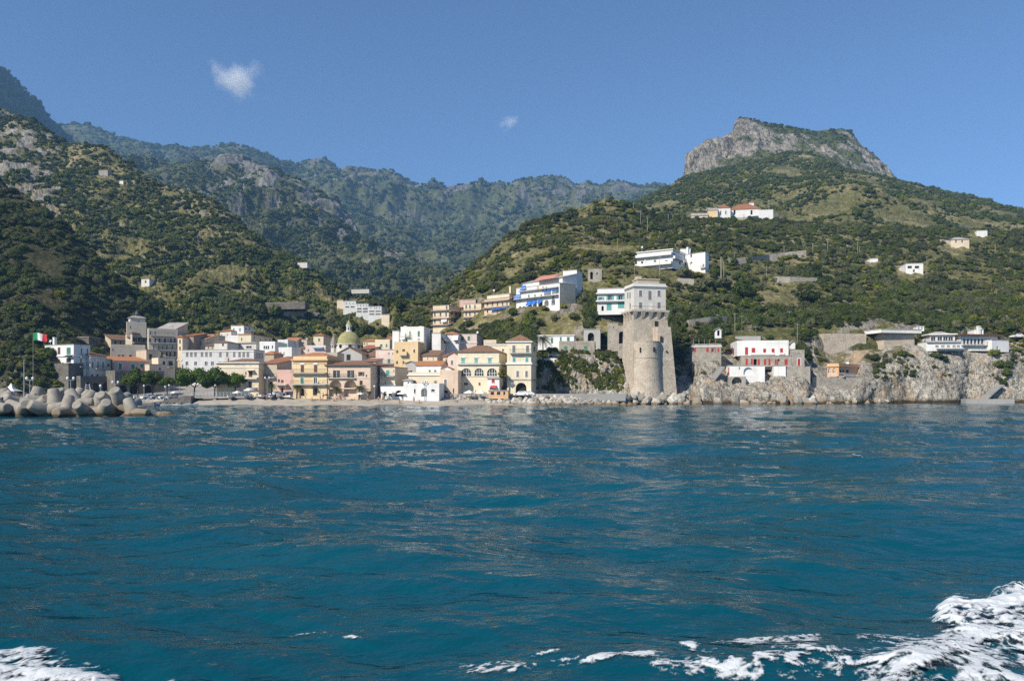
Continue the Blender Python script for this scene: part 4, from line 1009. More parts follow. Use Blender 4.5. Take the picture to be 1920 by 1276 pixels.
H(4, 'yellow_arcade_palazzo', 'long yellow palazzo with three arched windows over a blank beige wall', 333, 662, 765, 1108, 211, 'yellow', depth=12, deep=1, roof='hip', ridge=710, rmat='brown', cat='palazzo',
  win=[('F','tP',30,40,836,[376]), ('F','tP',28,40,836,[481]), ('F','tP',30,40,836,[589]), ('F','bc',30,20,1018,[398]), ('F','bc',16,20,1018,[507])], arch=[('F',400,893,955,80,'g'), ('F',503,893,955,72,'g'), ('F',606,893,955,80,'g')], band=[(858,0.3,0.3,'w'), (960,0.12,0.08,'c')], balc=[(333,660,860,'whiterail','F',0.5,0.7)])
H(4, 'yellow_upper_house', 'plain yellow upper storey set back behind the arcaded palazzo', 555, 735, 702, 780, 222, 'yellow', depth=9, deep=2, win=[('F','gT',24,38,738,[591]), ('F','bT',14,18,748,[694])], band=[(706,0.25,0.2,'w')])
H(4, 'yellow_tower_palazzo', 'tall yellow palazzo with tiled roof above a great arched tunnel mouth', 726, 918, 678, 1112, 208, 'yellow', side=962, deep=1, roof='hip', ridge=632, rmat='brown', cat='palazzo',
  win=[('F','nT',24,54,738,[781]), ('F','nT',24,50,738,[890]), ('F','tT',24,32,825,[783]), ('F','tT',22,32,825,[885]), ('F','nT',20,46,938,[811]), ('F','nT',20,46,938,[882]), ('R','K',14,40,740,[945])], arch=[('F',838,1008,1110,88,'k')],
  band=[(682,0.3,0.35,'w'), (855,0.5,0.3,'w'), (985,0.3,0.12,'s')], balc=[(750,925,772,'iron')])
H(4, 'white_garden_terrace', 'white walled garden terrace beside the yellow tower palazzo', 920, 1135, 838, 876, 223.5, 'white', depth=8, deep=1, D1=222, roof='terrace', cat='terrace')
H(4, 'white_gate_lodge', 'small white gate lodge with an arch on the garden terrace', 1056, 1135, 778, 838, 226, 'white', depth=4, deep=0.5, arch=[('F',1078,795,832,18,'k'), ('F',1110,800,832,14,'k')])
H(4, 'long_white_house', 'long low white house with green shutters on top of the ivy covered rock', 972, 1260, 630, 705, 231, 'white', side=1330, deep=1.5, win=[('F','gc',16,42,672,[1085]), ('F','g',14,34,662,[1155]), ('F','gc',22,46,668,[1215]), ('R','gc',8,40,668,[1282])], band=[(632,0.2,0.25,'w')])
H(4, 'stone_undercroft', 'grey stone undercroft with green shutters beneath the long white house', 1142, 1425, 700, 790, 226, 'stone', depth=7, deep=5, roof='terrace', win=[('F','gc',26,30,732,[1195]), ('F','gc',15,30,732,[1257]), ('F','gc',28,30,732,[1355])])
H(4, 'grey_porch_house', 'grey open porch house with a blue cover left of the tower', 1338, 1470, 585, 695, 236, 'grey', depth=7, deep=3, arch=[('F',1395,610,690,50,'k')], awn=[(1375,1415,676,18,'blue')])
hb = dict(cat='apartment building', group='balconied hotel blocks on the hillside')
H(4, 'balcony_block', 'leftmost balconied cream block with three floors of brown balconies', 135, 262, 392, 570, 306, 'cream', D1=303, side=352, deep=4, win=[('F','',12,32,412,[160,210,245]), ('F','',12,32,466,[150,195,240]), ('F','',12,32,520,[150,195,235]), ('R','k',14,32,414,[285,320]), ('R','k',14,32,466,[285,320]), ('R','k',14,32,520,[285,320])],
  balc=[(125,262,436,'brown'), (110,262,500,'brown'), (110,262,552,'brown'), (262,350,436,'brown','R'), (262,350,486,'brown','R'), (262,350,538,'brown','R')], awn=[(208,252,492,34,'white')], **hb)
H(4, 'balcony_block', 'middle cream block with brown balconies below a pink rooftop room', 380, 520, 378, 545, 302, 'cream', side=545, D1=299, deep=4, win=[('F','',12,32,405,[400,430,470]), ('F','',12,32,462,[400,430,470]), ('F','',12,32,515,[400,430,470])],
  balc=[(372,522,436,'brown'), (372,522,490,'brown')], **hb)
H(4, 'pink_rooftop_room', 'pink rooftop room between two balconied cream blocks', 347, 476, 347, 385, 306, 'pink', depth=6, deep=1)
H(4, 'balcony_block', 'long cream block with brown balconies and a row of blue awnings', 545, 745, 330, 500, 292, 'cream', D1=284, side=812, deep=5, win=[('F','',12,32,350,[580,620,660,700]), ('F','',12,32,382,[570,610,650,690,725]), ('F','',12,32,440,[570,610,650,690,725]), ('F','K',20,20,490,[600,680]), ('R','k',16,34,350,[770]), ('R','k',16,34,440,[770])],
  balc=[(535,745,368,'brown'), (530,745,418,'brown'), (525,745,480,'brown'), (745,810,330,'brown','R'), (745,810,392,'brown','R')], awn=[(610,645,412,20,'blue'), (652,688,406,20,'blue'), (695,742,398,20,'blue')], **hb)
H(4, 'rooftop_rooms', 'cream rooftop rooms on the block with the row of blue awnings', 566, 745, 300, 340, 294, 'cream', D1=287, depth=7, deep=1, win=[('F','k',10,22,315,[600,640,685,720])], dish=[(622,275)], chim=[(755,240,300)])
h_ = H(4, 'white_hotel', 'big white hotel with blue awnings, arches and a yellow end wall', 800, 1145, 215, 445, 270, 'white', D1=256, side=1272, deep=4, cat='hotel',
  win=[('F','ocT',14,34,258,[928,1015]), ('F','oc',14,34,258,[972]), ('F','rcT',14,34,240,[1063]), ('F','gT',14,30,320,[900,950,1000,1095]), ('F','k',14,34,262,[890,1040]), ('F','',14,34,225,[1118]), ('F','k',14,40,420,[830,860])],
  arch=[('F',993,355,405,34,'d'), ('F',1041,350,400,34,'d'), ('F',1095,340,392,30,'d')],
  balc=[(830,1140,284,'whiterail','F',1.0), (800,1140,346,'whiterail','F',1.3), (790,890,448,'whiterail','F',1.0)], awn=[(845,882,236,40,'blue'), (796,838,308,46,'blue'), (890,926,356,42,'blue'), (932,964,350,40,'blue'), (975,1010,355,24,'blue'), (1085,1140,264,16,'blue'), (1022,1078,276,16,'blue')])
mb = MB(); mb.box(h_.W+0.004, 0.0, 0.0, h_.W+0.06, h_.dep, h_.H-0.01); mb.build('end_wall', wallmat('cream'), h_.root)
H(4, 'hotel_top_floor', 'white set back top floor with beams and a red roof strip on the white hotel', 850, 1168, 170, 215, 274, 'white', D1=259, depth=7, deep=1, cat='hotel', roof='shed', ridge=150, rmat='flat', win=[('F','k',20,26,196,[880,920,960,1010,1060])], awn=[(985,1145,165,40,'clay','F',3.0)])
H(4, 'hotel_lift_house', 'white stair head block at the right end of the hotel roof', 1172, 1283, 112, 340, 268, 'white', depth=6, deep=2, D1=266, win=[('F','K',8,20,200,[1250])])
H(4, 'hillside_ruin', 'roofless stone ruin in the trees right of the white hotel', 1372, 1482, 100, 192, None, 'stone', depth=5, deep=3, roof='none', arch=[('F',1400,125,185,22,'k')], win=[('F','K',14,22,140,[1445])], cat='ruin')
hs = dict(cat='apartment building', group='stepped grey terraced block above the church', deep=3)
H(3, 'terraced_block', 'highest and leftmost step of the grey terraced block above the church', 352, 485, 24, 112, None, 'palegrey', depth=8, win=[('F','K',40,12,84,[395,450]), ('F','K',12,10,48,[385,420,455])], **hs)
H(3, 'terraced_block', 'middle step of the grey terraced block with open galleries', 485, 615, 52, 150, None, 'palegrey', depth=8, win=[('F','K',50,13,103,[520,582]), ('F','K',50,13,132,[520,582]), ('F','K',12,10,70,[505,535,565,595])], **hs)
H(3, 'terraced_block', 'lowest and rightmost step of the grey terraced block with open galleries', 615, 750, 80, 185, None, 'palegrey', depth=8, win=[('F','K',54,13,130,[650,716]), ('F','K',54,13,160,[650,716]), ('F','K',12,10,98,[640,680,700,730])], **hs)
H(3, 'terraced_block_end', 'cream sunlit end wing left of the grey terraced block', 288, 352, 15, 100, None, 'cream', depth=6, deep=3)
H(3, 'hillside_annex', 'cream blank annex at the right end of the long grey block', 750, 832, 165, 255, None, 'cream', depth=8, deep=5)

# smaller houses closing the gaps between the big fronts
H(2, 'brown_attic_house', 'low grey house with brown tiles peeping over the left half of the white school', 470, 590, 486, 540, 268, 'beige', depth=7, deep=4, roof='hip', ridge=468, rmat='brown', win=[('F','K',14,16,508,[505,545])])
H(2, 'olive_yellow_house', 'small dull yellow house tucked under the white stub house', 690, 792, 492, 545, 275, 'yellow', depth=6, deep=4, roof='terrace', win=[('F','K',12,16,515,[720,755])])
H(2, 'plain_cream_house', 'plain cream house between the porch house and the white flat roofed house', 1185, 1240, 488, 560, 282, 'cream', depth=6, deep=4, roof='hip', ridge=474, rmat='tile', win=[('F','K',10,18,515,[1210])])
H(2, 'terrace_shed_house', 'small cream house below the beige flat house', 1400, 1516, 520, 600, 270, 'off', depth=7, deep=4, roof='shed', ridge=500, rmat='brown', win=[('F','K',12,18,550,[1430,1480])])
H(2, 'high_cream_house', 'little cream house highest among the orchard terraces left of the cream block house', 1530, 1592, 448, 500, 300, 'cream', depth=6, deep=5, roof='hip', ridge=436, rmat='tile', win=[('F','K',12,16,470,[1560])])
H(3, 'roof_tank_house', 'grey flat house with roof clutter behind the orange palazzo attic', 160, 290, 590, 680, 232, 'ash', depth=6, deep=4, roof='terrace', win=[('F','K',14,20,630,[250])], chim=[(205,560,590), (240,565,590)])
H(3, 'nave_side_house', 'plain white side wall house between church and pink laundry house', 552, 688, 650, 760, 226, 'off', depth=7, deep=4, roof='shed', ridge=625, rmat='tile', win=[('F','K',14,24,690,[590,650])])
H(3, 'upper_yellow_house', 'narrow pale yellow house with a red roof left of the white slab tower', 800, 866, 415, 480, 270, 'yellow', depth=7, deep=4, roof='gs', ridge=395, rmat='tile', win=[('F','K',12,18,445,[840])])
H(3, 'peach_step_house', 'peach house in the gap right of the cream house with the long brown roof', 1390, 1460, 600, 700, 226, 'blush', depth=7, deep=3, roof='shed', ridge=575, rmat='tile', win=[('F','gc',16,28,640,[1425])])
H(3, 'beige_yard_house', 'beige house right behind the golden balcony house', 1190, 1285, 470, 590, 250, 'beige', depth=7, deep=4, roof='terrace', win=[('F','K',14,22,520,[1225,1260])])
H(4, 'terrace_cream_house', 'low cream house with a terrace beside the pale pink flat roofed house', 540, 640, 690, 740, 236, 'cream', depth=6, deep=4, roof='terrace', win=[('F','g',14,22,712,[575,612])])
H(1, 'yellow_back_house', 'yellowish house squeezed between the tall tenement and the brown house', 1700, 1745, 470, 640, 262, 'cream', depth=7, deep=4, roof='hip', ridge=452, rmat='tile', win=[('F','k',14,34,510,[1722]), ('F','k',14,34,575,[1722])])

# ---------------------------------------------------------------- east side: tower, villas, cliff hotel
H(5, 'teal_shutter_villa', 'white three storey villa with teal shutters left of the tower', 150, 395, 375, 530, 248, 'white', D1=246, depth=10, deep=1.3, cat='villa',
  win=[('F','to',22,40,385,[197]), ('F','to',24,40,384,[247]), ('F','to',26,40,382,[320]), ('F','to',22,20,448,[176]), ('F','to',26,40,445,[240]), ('F','to',30,40,445,[315]), ('F','tc',34,46,506,[233]), ('F','tc',44,40,494,[318])], arch=[('F',187,500,535,16,'k')], balc=[(132,345,415,'solid','F',0.7,0.2), (132,345,470,'solid','F',0.9,0.3)])
H(5, 'stilted_white_villa', 'large white villa on stilts with wrap balconies high above the tower', 430, 680, 110, 235, 303, 'white', D1=295, side=768, deep=0, cat='villa',
  win=[('F','n',20,26,138,[543,617]), ('F','n',18,26,190,[556,636]), ('F','K',16,24,200,[465]), ('R','n',10,20,140,[690]), ('R','n',12,30,195,[732])], balc=[(428,680,165,'solid','F',1.3,0.9), (428,680,228,'solid','F',1.6,0.9), (680,768,165,'solid','R',1.0,0.9)], dish=[(455,90)], band=[(100,0.3,0.25,'w')])
for k_, (x_, y_) in enumerate(((488,262), (690,285), (757,275))):
    q_ = rp(5, x_, y_)
    mb = MB(); b_ = P(q_[0], q_[1], 301); mb.tube((0,0,-1.5), (0,0,5.0), 0.3, n=8); mb.box(-0.45,-0.45,-1.5,0.45,0.45,-0.9)
    o_ = mb.build('villa_column', M_wtrim, loc=b_); tag(o_, 'white stilt column under the large villa above the tower', 'column', 'stilts under the white villa')
H(5, 'white_annex_villa', 'tall plain white annex right of the stilted villa', 775, 910, 122, 285, 305, 'white', D1=299, side=935, deep=3, cat='villa', win=[('F','K',12,20,148,[810]), ('F','K',8,20,215,[895])], arch=[('F',812,190,215,16,'p')], chim=[(740,95,122)], balc=[(880,912,235,'iron','F',0.8)])
H(5, 'stair_head_room', 'small white stair head between the stilted villa and its annex', 735, 806, 98, 160, 308, 'white', depth=5, deep=5, win=[('F','K',12,20,125,[790])])
H(6, 'red_shutter_cottage', 'grey stone cottage with red shutters on the rock right of the tower', 192, 466, 455, 600, 224, 'stone', depth=8, deep=3, cat='cottage', roof='terrace', band=[(450,0.3,0.2,'w')], win=[('F','rc',26,36,486,[216]), ('F','rc',26,38,485,[336]), ('F','ro',20,38,487,[390]), ('F','rc',16,36,485,[438])])
H(6, 'red_villa', 'two storey white villa with red shutters and stone ground floor over the rocks', 615, 1104, 422, 538, 226, 'white', left=507, deep=0, cat='villa', roof='terrace',
  win=[('F','rc',30,70,493,[707]), ('F','rc',34,50,490,[772]), ('F','rc',28,56,500,[878]), ('F','rc',28,38,490,[958]), ('F','rc',28,50,493,[1038]), ('L','rc',16,50,495,[540]), ('L','rc',16,60,500,[580])], balc=[(745,960,528,'solid','F',1.0,0.5), (1015,1060,524,'solid','F',0.7,0.4)], chim=[(985,412,425)])
H(6, 'red_villa_ground_floor', 'rough stone ground floor with red doors carrying the white red shuttered villa', 655, 1130, 540, 634, 224, 'stone', left=560, deep=1, cat='villa', win=[('F','rc',22,64,598,[708]), ('F','rc',18,64,598,[757]), ('F','rc',22,60,602,[822]), ('F','rc',20,62,600,[882]), ('F','rc',20,62,600,[924]), ('F','rc',18,58,600,[984]), ('F','rc',30,62,602,[1081]), ('L','rc',14,60,595,[598]), ('L','rc',14,60,595,[622])], arch=[('F',789,568,630,34,'k'), ('F',1010,568,630,26,'p')], balc=[(655,1130,636,'solid','F',0.8,0.1)])
H(6, 'stone_side_block', 'square stone block with one red door at the right end of the red villa', 1132, 1255, 512, 636, 222, 'stone', depth=6, deep=2, roof='terrace', win=[('F','rcT',28,66,600,[1203])])
H(6, 'white_arched_base', 'white terrace base with two blind arches under the red shuttered villa', 530, 880, 634, 728, 220, 'white', left=490, deep=2, roof='flat', cat='terrace', arch=[('F',612,648,720,90,'p'), ('F',722,648,720,88,'p')], win=[('F','K',14,18,655,[640]), ('L','rc',12,76,685,[505]), ('F','rc',10,76,685,[538])])
H(6, 'boat_vault', 'low stone boat vault with one wide arch in the rock below the red villa', 540, 700, 735, 812, 218, 'stone', depth=5, deep=3, roof='none', cat='vault', arch=[('F',615,740,808,95,'d')])
H(6, 'white_terrace_wall', 'white terrace wall with a buttress right of the blind arches', 964, 1078, 634, 668, 220, 'white', depth=4, deep=3, roof='flat', cat='wall')
H(6, 'stone_terrace_wall', 'grey stone terrace wall running right from the white buttress', 1080, 1310, 640, 715, 220, 'stone', depth=5, deep=5, roof='none', cat='wall')
H(6, 'orange_villa', 'orange villa with arched windows and a scalloped red parapet on a sea wall', 1470, 1580, 640, 735, 226, 'orange', D1=223.5, side=1872, deep=1, cat='villa', roof='terrace', arch=[('F',1492,655,705,28,'g'), ('F',1537,655,705,30,'g')], win=[('R','K',22,34,685,[1600,1625]), ('R','K',30,34,685,[1664]), ('R','K',18,40,685,[1845])], band=[(637,0.3,0.3,'o')], balc=[(1580,1872,733,'whiterail','R',1.6,0.9), (1500,1580,733,'whiterail','F',1.2,0.9)], dish=[(1760,608)])
H(6, 'sea_retaining_wall', 'tall grey masonry wall holding up the orange villa', 1330, 1900, 742, 895, 222, 'stone', depth=8, deep=3, roof='none', cat='wall', D1=224)
H(6, 'road_retaining_wall', 'tan masonry retaining wall of the coast road', 1440, 1840, 328, 500, 241, 'tower', depth=3, deep=3, roof='none', cat='wall', D1=243)
H(6, 'concrete_bank_wall', 'pale concrete bank wall above the red shuttered villa', 600, 840, 352, 400, 241, 'concrete', depth=1, deep=3, roof='none', cat='wall')
H(7, 'cliff_hotel', 'white cliff hotel wing with arcaded balconies and a brown roof edge', 1250, 1640, 395, 535, 238, 'white', depth=9, deep=0.3, cat='hotel', D1=240, over=0.9,
  win=[('F','',26,60,450,[1290,1328,1366,1404,1442,1480,1518,1556])], band=[(383,0.55,1.1,'d'), (525,0.2,0.4,'w')], balc=[(1252,1600,488,'iron','F',1.2), (1320,1535,548,'solid','F',1.6,0.4)], chim=[(1440,290,390)])
H(7, 'hotel_glass_wing', 'glass fronted white end room of the cliff hotel', 1580, 1760, 435, 550, 237, 'white', depth=7, deep=0.3, D1=239, cat='hotel', win=[('F','',44,70,472,[1668]), ('F','',44,70,472,[1722]), ('F','K',18,30,520,[1640])])
H(7, 'hotel_restaurant', 'white restaurant terrace of the cliff hotel with a curved canopy', 885, 1255, 452, 540, 236, 'white', depth=10, deep=0.3, cat='restaurant', win=[('F','n',36,22,500,[1000,1060,1120,1180,1225])], balc=[(885,1255,455,'iron','F',0.6), (990,1250,525,'whiterail','F',1.2)])
H(7, 'restaurant_upper', 'glazed upper room of the cliff restaurant under a white roof', 925, 1190, 385, 455, 240, 'white', depth=7, deep=0.5, cat='restaurant', win=[('F','',50,46,422,[960,1030,1090,1145])], roof='hip', ridge=345, rmat='flat', band=[(384,0.3,0.5,'d'), (374,0.35,0.6,'w')])
H(7, 'hotel_undercroft', 'stone undercroft with arches below the cliff hotel, its shadow put into the stone colour', 1110, 1540, 545, 640, 240, 'dark', depth=6, deep=4, roof='none', cat='wall', arch=[('F',1420,580,635,60,'k'), ('F',1490,590,635,40,'k')], win=[('F','K',20,30,560,[1140,1180])])  # dark stone tone stands in for the shadow under the hotel
H(7, 'hotel_stair_tower', 'small white rooftop tower with a chimney on the cliff hotel', 1394, 1490, 325, 395, 243, 'white', depth=5, deep=1, cat='hotel', win=[('F','K',10,14,350,[1420])], dish=[(1475,318)], chim=[(1434,288,325)])
H(7, 'road_viaduct', 'white concrete road deck cantilevered over the curved tan cliff wall', 408, 835, 322, 358, 238, 'white', depth=9, deep=0, cat='bridge', D1=241)
H(7, 'viaduct_wall', 'curved tan rubble wall standing under the road deck', 440, 760, 362, 500, 240, 'tower', depth=7, deep=9, roof='none', cat='wall', D1=242)
H(7, 'roadside_kiosk', 'little white kiosk on the road deck', 785, 862, 293, 325, 246, 'white', depth=4, deep=0.5, win=[('F','',20,14,308,[805,840])])
H(7, 'sea_platform', 'low dark concrete bathing platform at the foot of the cliff', 1305, 1820, 1060, 1085, 225, 'concrete', depth=5, deep=1.5, roof='none', cat='platform')
# hilltop villas and farms
H(8, 'hilltop_church', 'white hilltop villa with terracotta roofs and a bell turret on the slope', 490, 640, 497, 545, 545, 'white', depth=14, deep=6, cat='villa', roof='hip', ridge=472, rmat='tile', arch=[('F',512,503,525,10,'k'), ('F',595,503,525,10,'k')])
H(8, 'hilltop_gable', 'white gabled wing with windows at the left of the hilltop villa', 430, 492, 492, 558, 542, 'white', depth=10, deep=6, cat='villa', roof='hip', ridge=478, rmat='tile', win=[('F','K',6,16,515,[445,470])])
H(8, 'ochre_hilltop_house', 'ochre hilltop house beside the white gabled wing', 385, 430, 502, 556, 540, 'gold', depth=9, deep=6, roof='gs', ridge=494, rmat='flat')
H(8, 'ochre_garden_house', 'low ochre gabled building with blind arches at the left end of the hilltop', 303, 382, 528, 566, 538, 'blush', depth=8, deep=6, roof='gs', ridge=518, rmat='flat')
H(8, 'hilltop_wing', 'white blank wing sloping down at the right end of the hilltop villa', 628, 700, 500, 548, 542, 'white', depth=9, deep=6, cat='villa')
H(8, 'bell_turret', 'little white bell turret over the roof of the hilltop villa', 582, 606, 466, 500, 550, 'white', depth=4, deep=3, roof='hip', ridge=458, rmat='tile')
H(8, 'farmhouse', 'cream farmhouse alone on the terraced slope at the right', 1566, 1654, 645, 678, None, 'cream', depth=9, deep=5, roof='hip', ridge=634, rmat='flat', win=[('F','K',8,10,655,[1590,1620])])
H(8, 'white_cottage', 'tiny white cottage higher up right of the farmhouse', 1690, 1742, 602, 628, None, 'white', depth=8, deep=4)
H(8, 'white_terraced_house', 'white flat roofed house on the terraces below the farmhouse', 1345, 1430, 762, 806, None, 'white', depth=8, deep=4, win=[('F','K',22,12,780,[1365,1400]), ('F','K',10,12,798,[1385])])
H(8, 'low_white_annex', 'low white annex left of the flat roofed terraced house', 1318, 1350, 780, 795, None, 'white', depth=5, deep=3)
H(8, 'white_wall_house', 'tiny white hut by the lane on the right hillside', 1170, 1210, 738, 752, None, 'white', depth=5, deep=3)
H(0, 'hill_ruin', 'ruined stone hut halfway up the sunlit left hill', 185, 202, 319, 328, None, 'stone', depth=5, deep=1)
H(0, 'white_hut', 'tiny white hut halfway up the sunlit left hill', 224, 231, 339, 344, None, 'white', depth=4, deep=1)
H(0, 'terrace_house', 'small white house on the left hill above the school', 265, 280, 523, 534, None, 'white', depth=6, deep=1, win=[('F','K',3,4,528,[273])])
H(0, 'ridge_house', 'pale house on the ridge end above the church', 558, 576, 492, 499, None, 'off', depth=6, deep=1)
H(0, 'terrace_barn', 'long grey barn on the terraces above the upper town', 498, 572, 567, 575, None, 'dark', depth=5, deep=1)
H(0, 'valley_house', 'long pale house deep in the valley behind the hillside block', 655, 692, 542, 548, None, 'off', depth=6, deep=1)

# ---------------------------------------------------------------- foliage
def crown_data(seed, clumps=14, leaves=46, shape=(1, 1, 0.8), leaf=0.12, core=0.8, cr=(0.32, 0.46), lift=0.55, spread=0.68, sub=1):
    """Unit crown: clumps spread through an uneven ellipsoid, each a small dark-hearted ball wrapped in leaf-sized faces."""
    rng = np.random.RandomState(seed)
    V = []; Fc = []; Mi = []
    ico = bmesh.new(); bmesh.ops.create_icosphere(ico, subdivisions=sub, radius=1.0)
    iv = np.array([q.co[:] for q in ico.verts]); jf = [[q.index for q in f.verts] for f in ico.faces]; ico.free()
    sh = np.array(shape); n0 = 0
    for c in range(clumps):
        d = rng.normal(size=3); d /= np.linalg.norm(d); d[2] = abs(d[2])*1.0 - 0.35 if rng.rand() < 0.75 else d[2]
        rad = spread*rng.uniform(0.55, 1.0)
        p = d*rad*sh + np.array([0, 0, lift*sh[2]])
        r = rng.uniform(*cr)
        cv = iv*(1 + 0.28*perlin(iv*1.7 + c*3.7 + seed))[:, None]*r*core*np.array([1, 1, 0.85]) + p
        V.append(cv); Fc += [tuple(i + n0 for i in f) for f in jf]; Mi += [0]*len(jf); n0 += len(iv)
        for k in range(leaves):
            ld = rng.normal(size=3); ld /= np.linalg.norm(ld); ld[2] = ld[2]*0.8 + 0.15
            q = p + ld*r*rng.uniform(0.82, 1.14)*np.array([1, 1, 0.85])
            nn = ld + rng.normal(size=3)*0.5; nn /= np.linalg.norm(nn)
            t = np.cross(nn, rng.normal(size=3)); t /= np.linalg.norm(t); b = np.cross(nn, t)
            s = leaf*rng.uniform(0.6, 1.4); s2 = s*rng.uniform(0.55, 0.9)
            V.append(np.array([q - t*s, q - b*s2, q + t*s, q + b*s2]))
            Fc.append((n0, n0+1, n0+2, n0+3)); Mi.append(0); n0 += 4
    V = np.concatenate(V)
    return V, Fc
def crown_mesh(name, mat, *a, **k):
    V, Fc = crown_data(*a, **k)
    me = bpy.data.meshes.new(name); me.from_pydata([tuple(v) for v in V], [], Fc); me.materials.append(mat); me.update()
    return me

L_oak = leafmat('leaf_oak', (0.043,0.064,0.014), (0.071,0.099,0.022), (0.114,0.139,0.029))
L_olive = leafmat('leaf_olive', (0.079,0.090,0.037), (0.112,0.126,0.056), (0.154,0.162,0.075))
L_carob = leafmat('leaf_carob', (0.059,0.086,0.012), (0.113,0.142,0.017), (0.205,0.202,0.026))
L_dry = leafmat('leaf_dry', (0.112,0.102,0.036), (0.150,0.128,0.053), (0.180,0.138,0.070))
L_pine = leafmat('leaf_pine', (0.047,0.085,0.011), (0.070,0.117,0.014), (0.094,0.145,0.020))
L_far = leafmat('leaf_far', (0.045,0.073,0.020), (0.073,0.101,0.026), (0.125,0.140,0.038), 0.15)
M_bark = plain('bark', (0.09, 0.07, 0.05), 0.95, 0.3, 3.0)


# ---------------------------------------------------------------- the watch tower
def make_tower():
    lw = H(5, 'tower', 'tall stone watch tower with a white house on top and a round bastion in front', 408, 632, 362, 530, 214, 'off', D1=215.8, left=342, deep=0.05, cat='tower', roof='terrace',
           win=[('F','nT',22,40,412,[455,585]), ('F','n',22,60,425,[521]), ('F','n',22,40,496,[455,585]), ('F','w',26,52,502,[523]), ('L','n',9,38,425,[380,364]), ('L','n',9,38,500,[381])],
           band=[(358,0.35,0.35,'w'), (372,0.12,0.15,'c')])
    st = wallmat('tower'); root = lw.root; W, dep = lw.W, lw.dep
    lw.root.children[0].name = 'upper_house_wall'
    hz = lambda y: lw.hit('F', 520, y)[1]
    hx = lambda x, y=700: lw.hit('F', x, y)[0]
    # attic on the roof
    mb = MB(); z = lw.H + 0.1
    mb.box(hx(450,340), 1.5, z, hx(600,340), 5.5, hz(322)+0.4); mb.box(hx(445,340), 1.3, hz(322)+0.41, hx(606,340), 5.7, hz(322)+0.7); mb.box(hx(450,340), 2.0, hz(322)+0.71, hx(480,340), 4, hz(300)+0.6)
    mb.build('attic', wallmat('beige'), root)
    # tapered shaft
    zt, zm, zb = hz(532), hz(592), hz(1000)-4
    mb = MB(); k = 6
    def ring(t):    # t 0 at the top of the shaft, 1 at its foot
        f = t**1.25
        return (-0.25-0.55*f, -0.35-1.1*f, W+0.25+1.5*f, dep+0.2+0.5*f)
    prev = None
    for i in range(k+1):
        t = i/k; a, b, c, d = ring(t); z = zt + (zb-zt)*t; cur = [(a,b,z), (c,b,z), (c,d,z), (a,d,z)]
        if prev:
            for j in range(4): q = (j+1) % 4; mb.quad([cur[j], cur[q], prev[q], prev[j]])
        else: mb.quad(cur)
        prev = cur
    mb.build('shaft', st, root)
    # machicolation: a projecting gallery band carried on pointed corbels
    gal = MB(); p = 0.9; h0, h1 = hz(545), hz(530)-0.06
    gal.box(-0.25-p, -0.35-p, h0, W+0.25+0.35, -0.34, h1); gal.box(-0.25-p, -0.34, h0+0.003, -0.24, dep, h1-0.003)
    gal.build('gallery', st, root)
    def corbel(cx, cy, ux, uy, w):
        c = MB(); nx, ny = uy, -ux       # outward
        top = h0-0.004; bot = hz(604)
        A = [(cx-ux*w/2, cy-uy*w/2), (cx+ux*w/2, cy+uy*w/2)]
        o = [(x+nx*p*0.96, y+ny*p*0.96) for x, y in A]; e = [(cx-ux*w*0.16, cy-uy*w*0.16), (cx+ux*w*0.16, cy+uy*w*0.16)]
        tp = [(*A[0],top), (*A[1],top), (*o[1],top), (*o[0],top)]; bt = [(*e[0],bot), (*e[1],bot)]
        c.quad([tp[3], tp[2], bt[1], bt[0]]); c.quad([tp[0], tp[3], bt[0]]); c.quad([tp[2], tp[1], bt[1]]); c.quad(tp[::-1]); c.quad([tp[1], tp[0], bt[0], bt[1]])
        c.build('corbel', st, root)
    for x in (410, 464, 519, 575, 630): corbel(hx(x, 570), -0.36, 1, 0, 1.35)
    for y in (1.2, 3.4, 5.6, 7.8):
        if y < dep: corbel(-0.26, y, 0, -1, 1.2)
    # square buttress on the right half of the front
    bx0, bx1 = hx(562, 760), hx(655, 760); bz1 = hz(648); bz0 = hz(1040)-4
    mb = MB(); y0t, y0b = -1.2, -2.6
    lo = [(bx0-0.1, y0b, bz0), (bx1+1.3, y0b, bz0), (bx1+1.3, 1, bz0), (bx0-0.1, 1, bz0)]; up = [(bx0, y0t, bz1), (bx1, y0t, bz1), (bx1, 1, bz1), (bx0, 1, bz1)]
    for j in range(4): q = (j+1) % 4; mb.quad([lo[j], lo[q], up[q], up[j]])
    mb.quad(up); mb.build('buttress', st, root)
    mb = MB(); mb.box(hx(538,760), -0.95, hz(760), bx0-0.003, 0.9, bz1-0.25); mb.build('painted_lit_cheek', wallmat('blush'), root)  # paler blush colour imitates sunlight on the buttress's left face
    # round bastion
    cx, cy = hx(492, 900), -0.2; r0 = (hx(582, 800)-hx(402, 800))/2
    z1, z2, z3 = hz(752), hz(868), hz(1090)-3.5
    mb = MB(); mb.lathe([(r0*1.30, z3), (r0*1.12, (z2+z3)/2), (r0*1.02, z2-0.12), (r0*1.045, z2-0.10), (r0*1.045, z2+0.10), (r0*1.01, z2+0.12), (r0, z1-0.5), (r0*1.02, z1), (0.01, z1+0.02)], 40, (cx, cy, 0))
    mb.build('bastion', st, root, smooth=False)
    def hole(x, y, w, h, depth):
        u = hx(x, y); v = hz(y); mb = MB(); mb.box(-w/2, -0.05, -h/2, w/2, 0.4, h/2)
        mb.build('slit_window', M_dark, root, loc=(u, depth, v))
    for x, y in ((430,815), (512,812)):
        u = hx(x, y); hole(x, y, 0.55, 1.3, cy - math.sqrt(max(0.1, (r0*1.005)**2 - (u-cx)**2)) - 0.05)
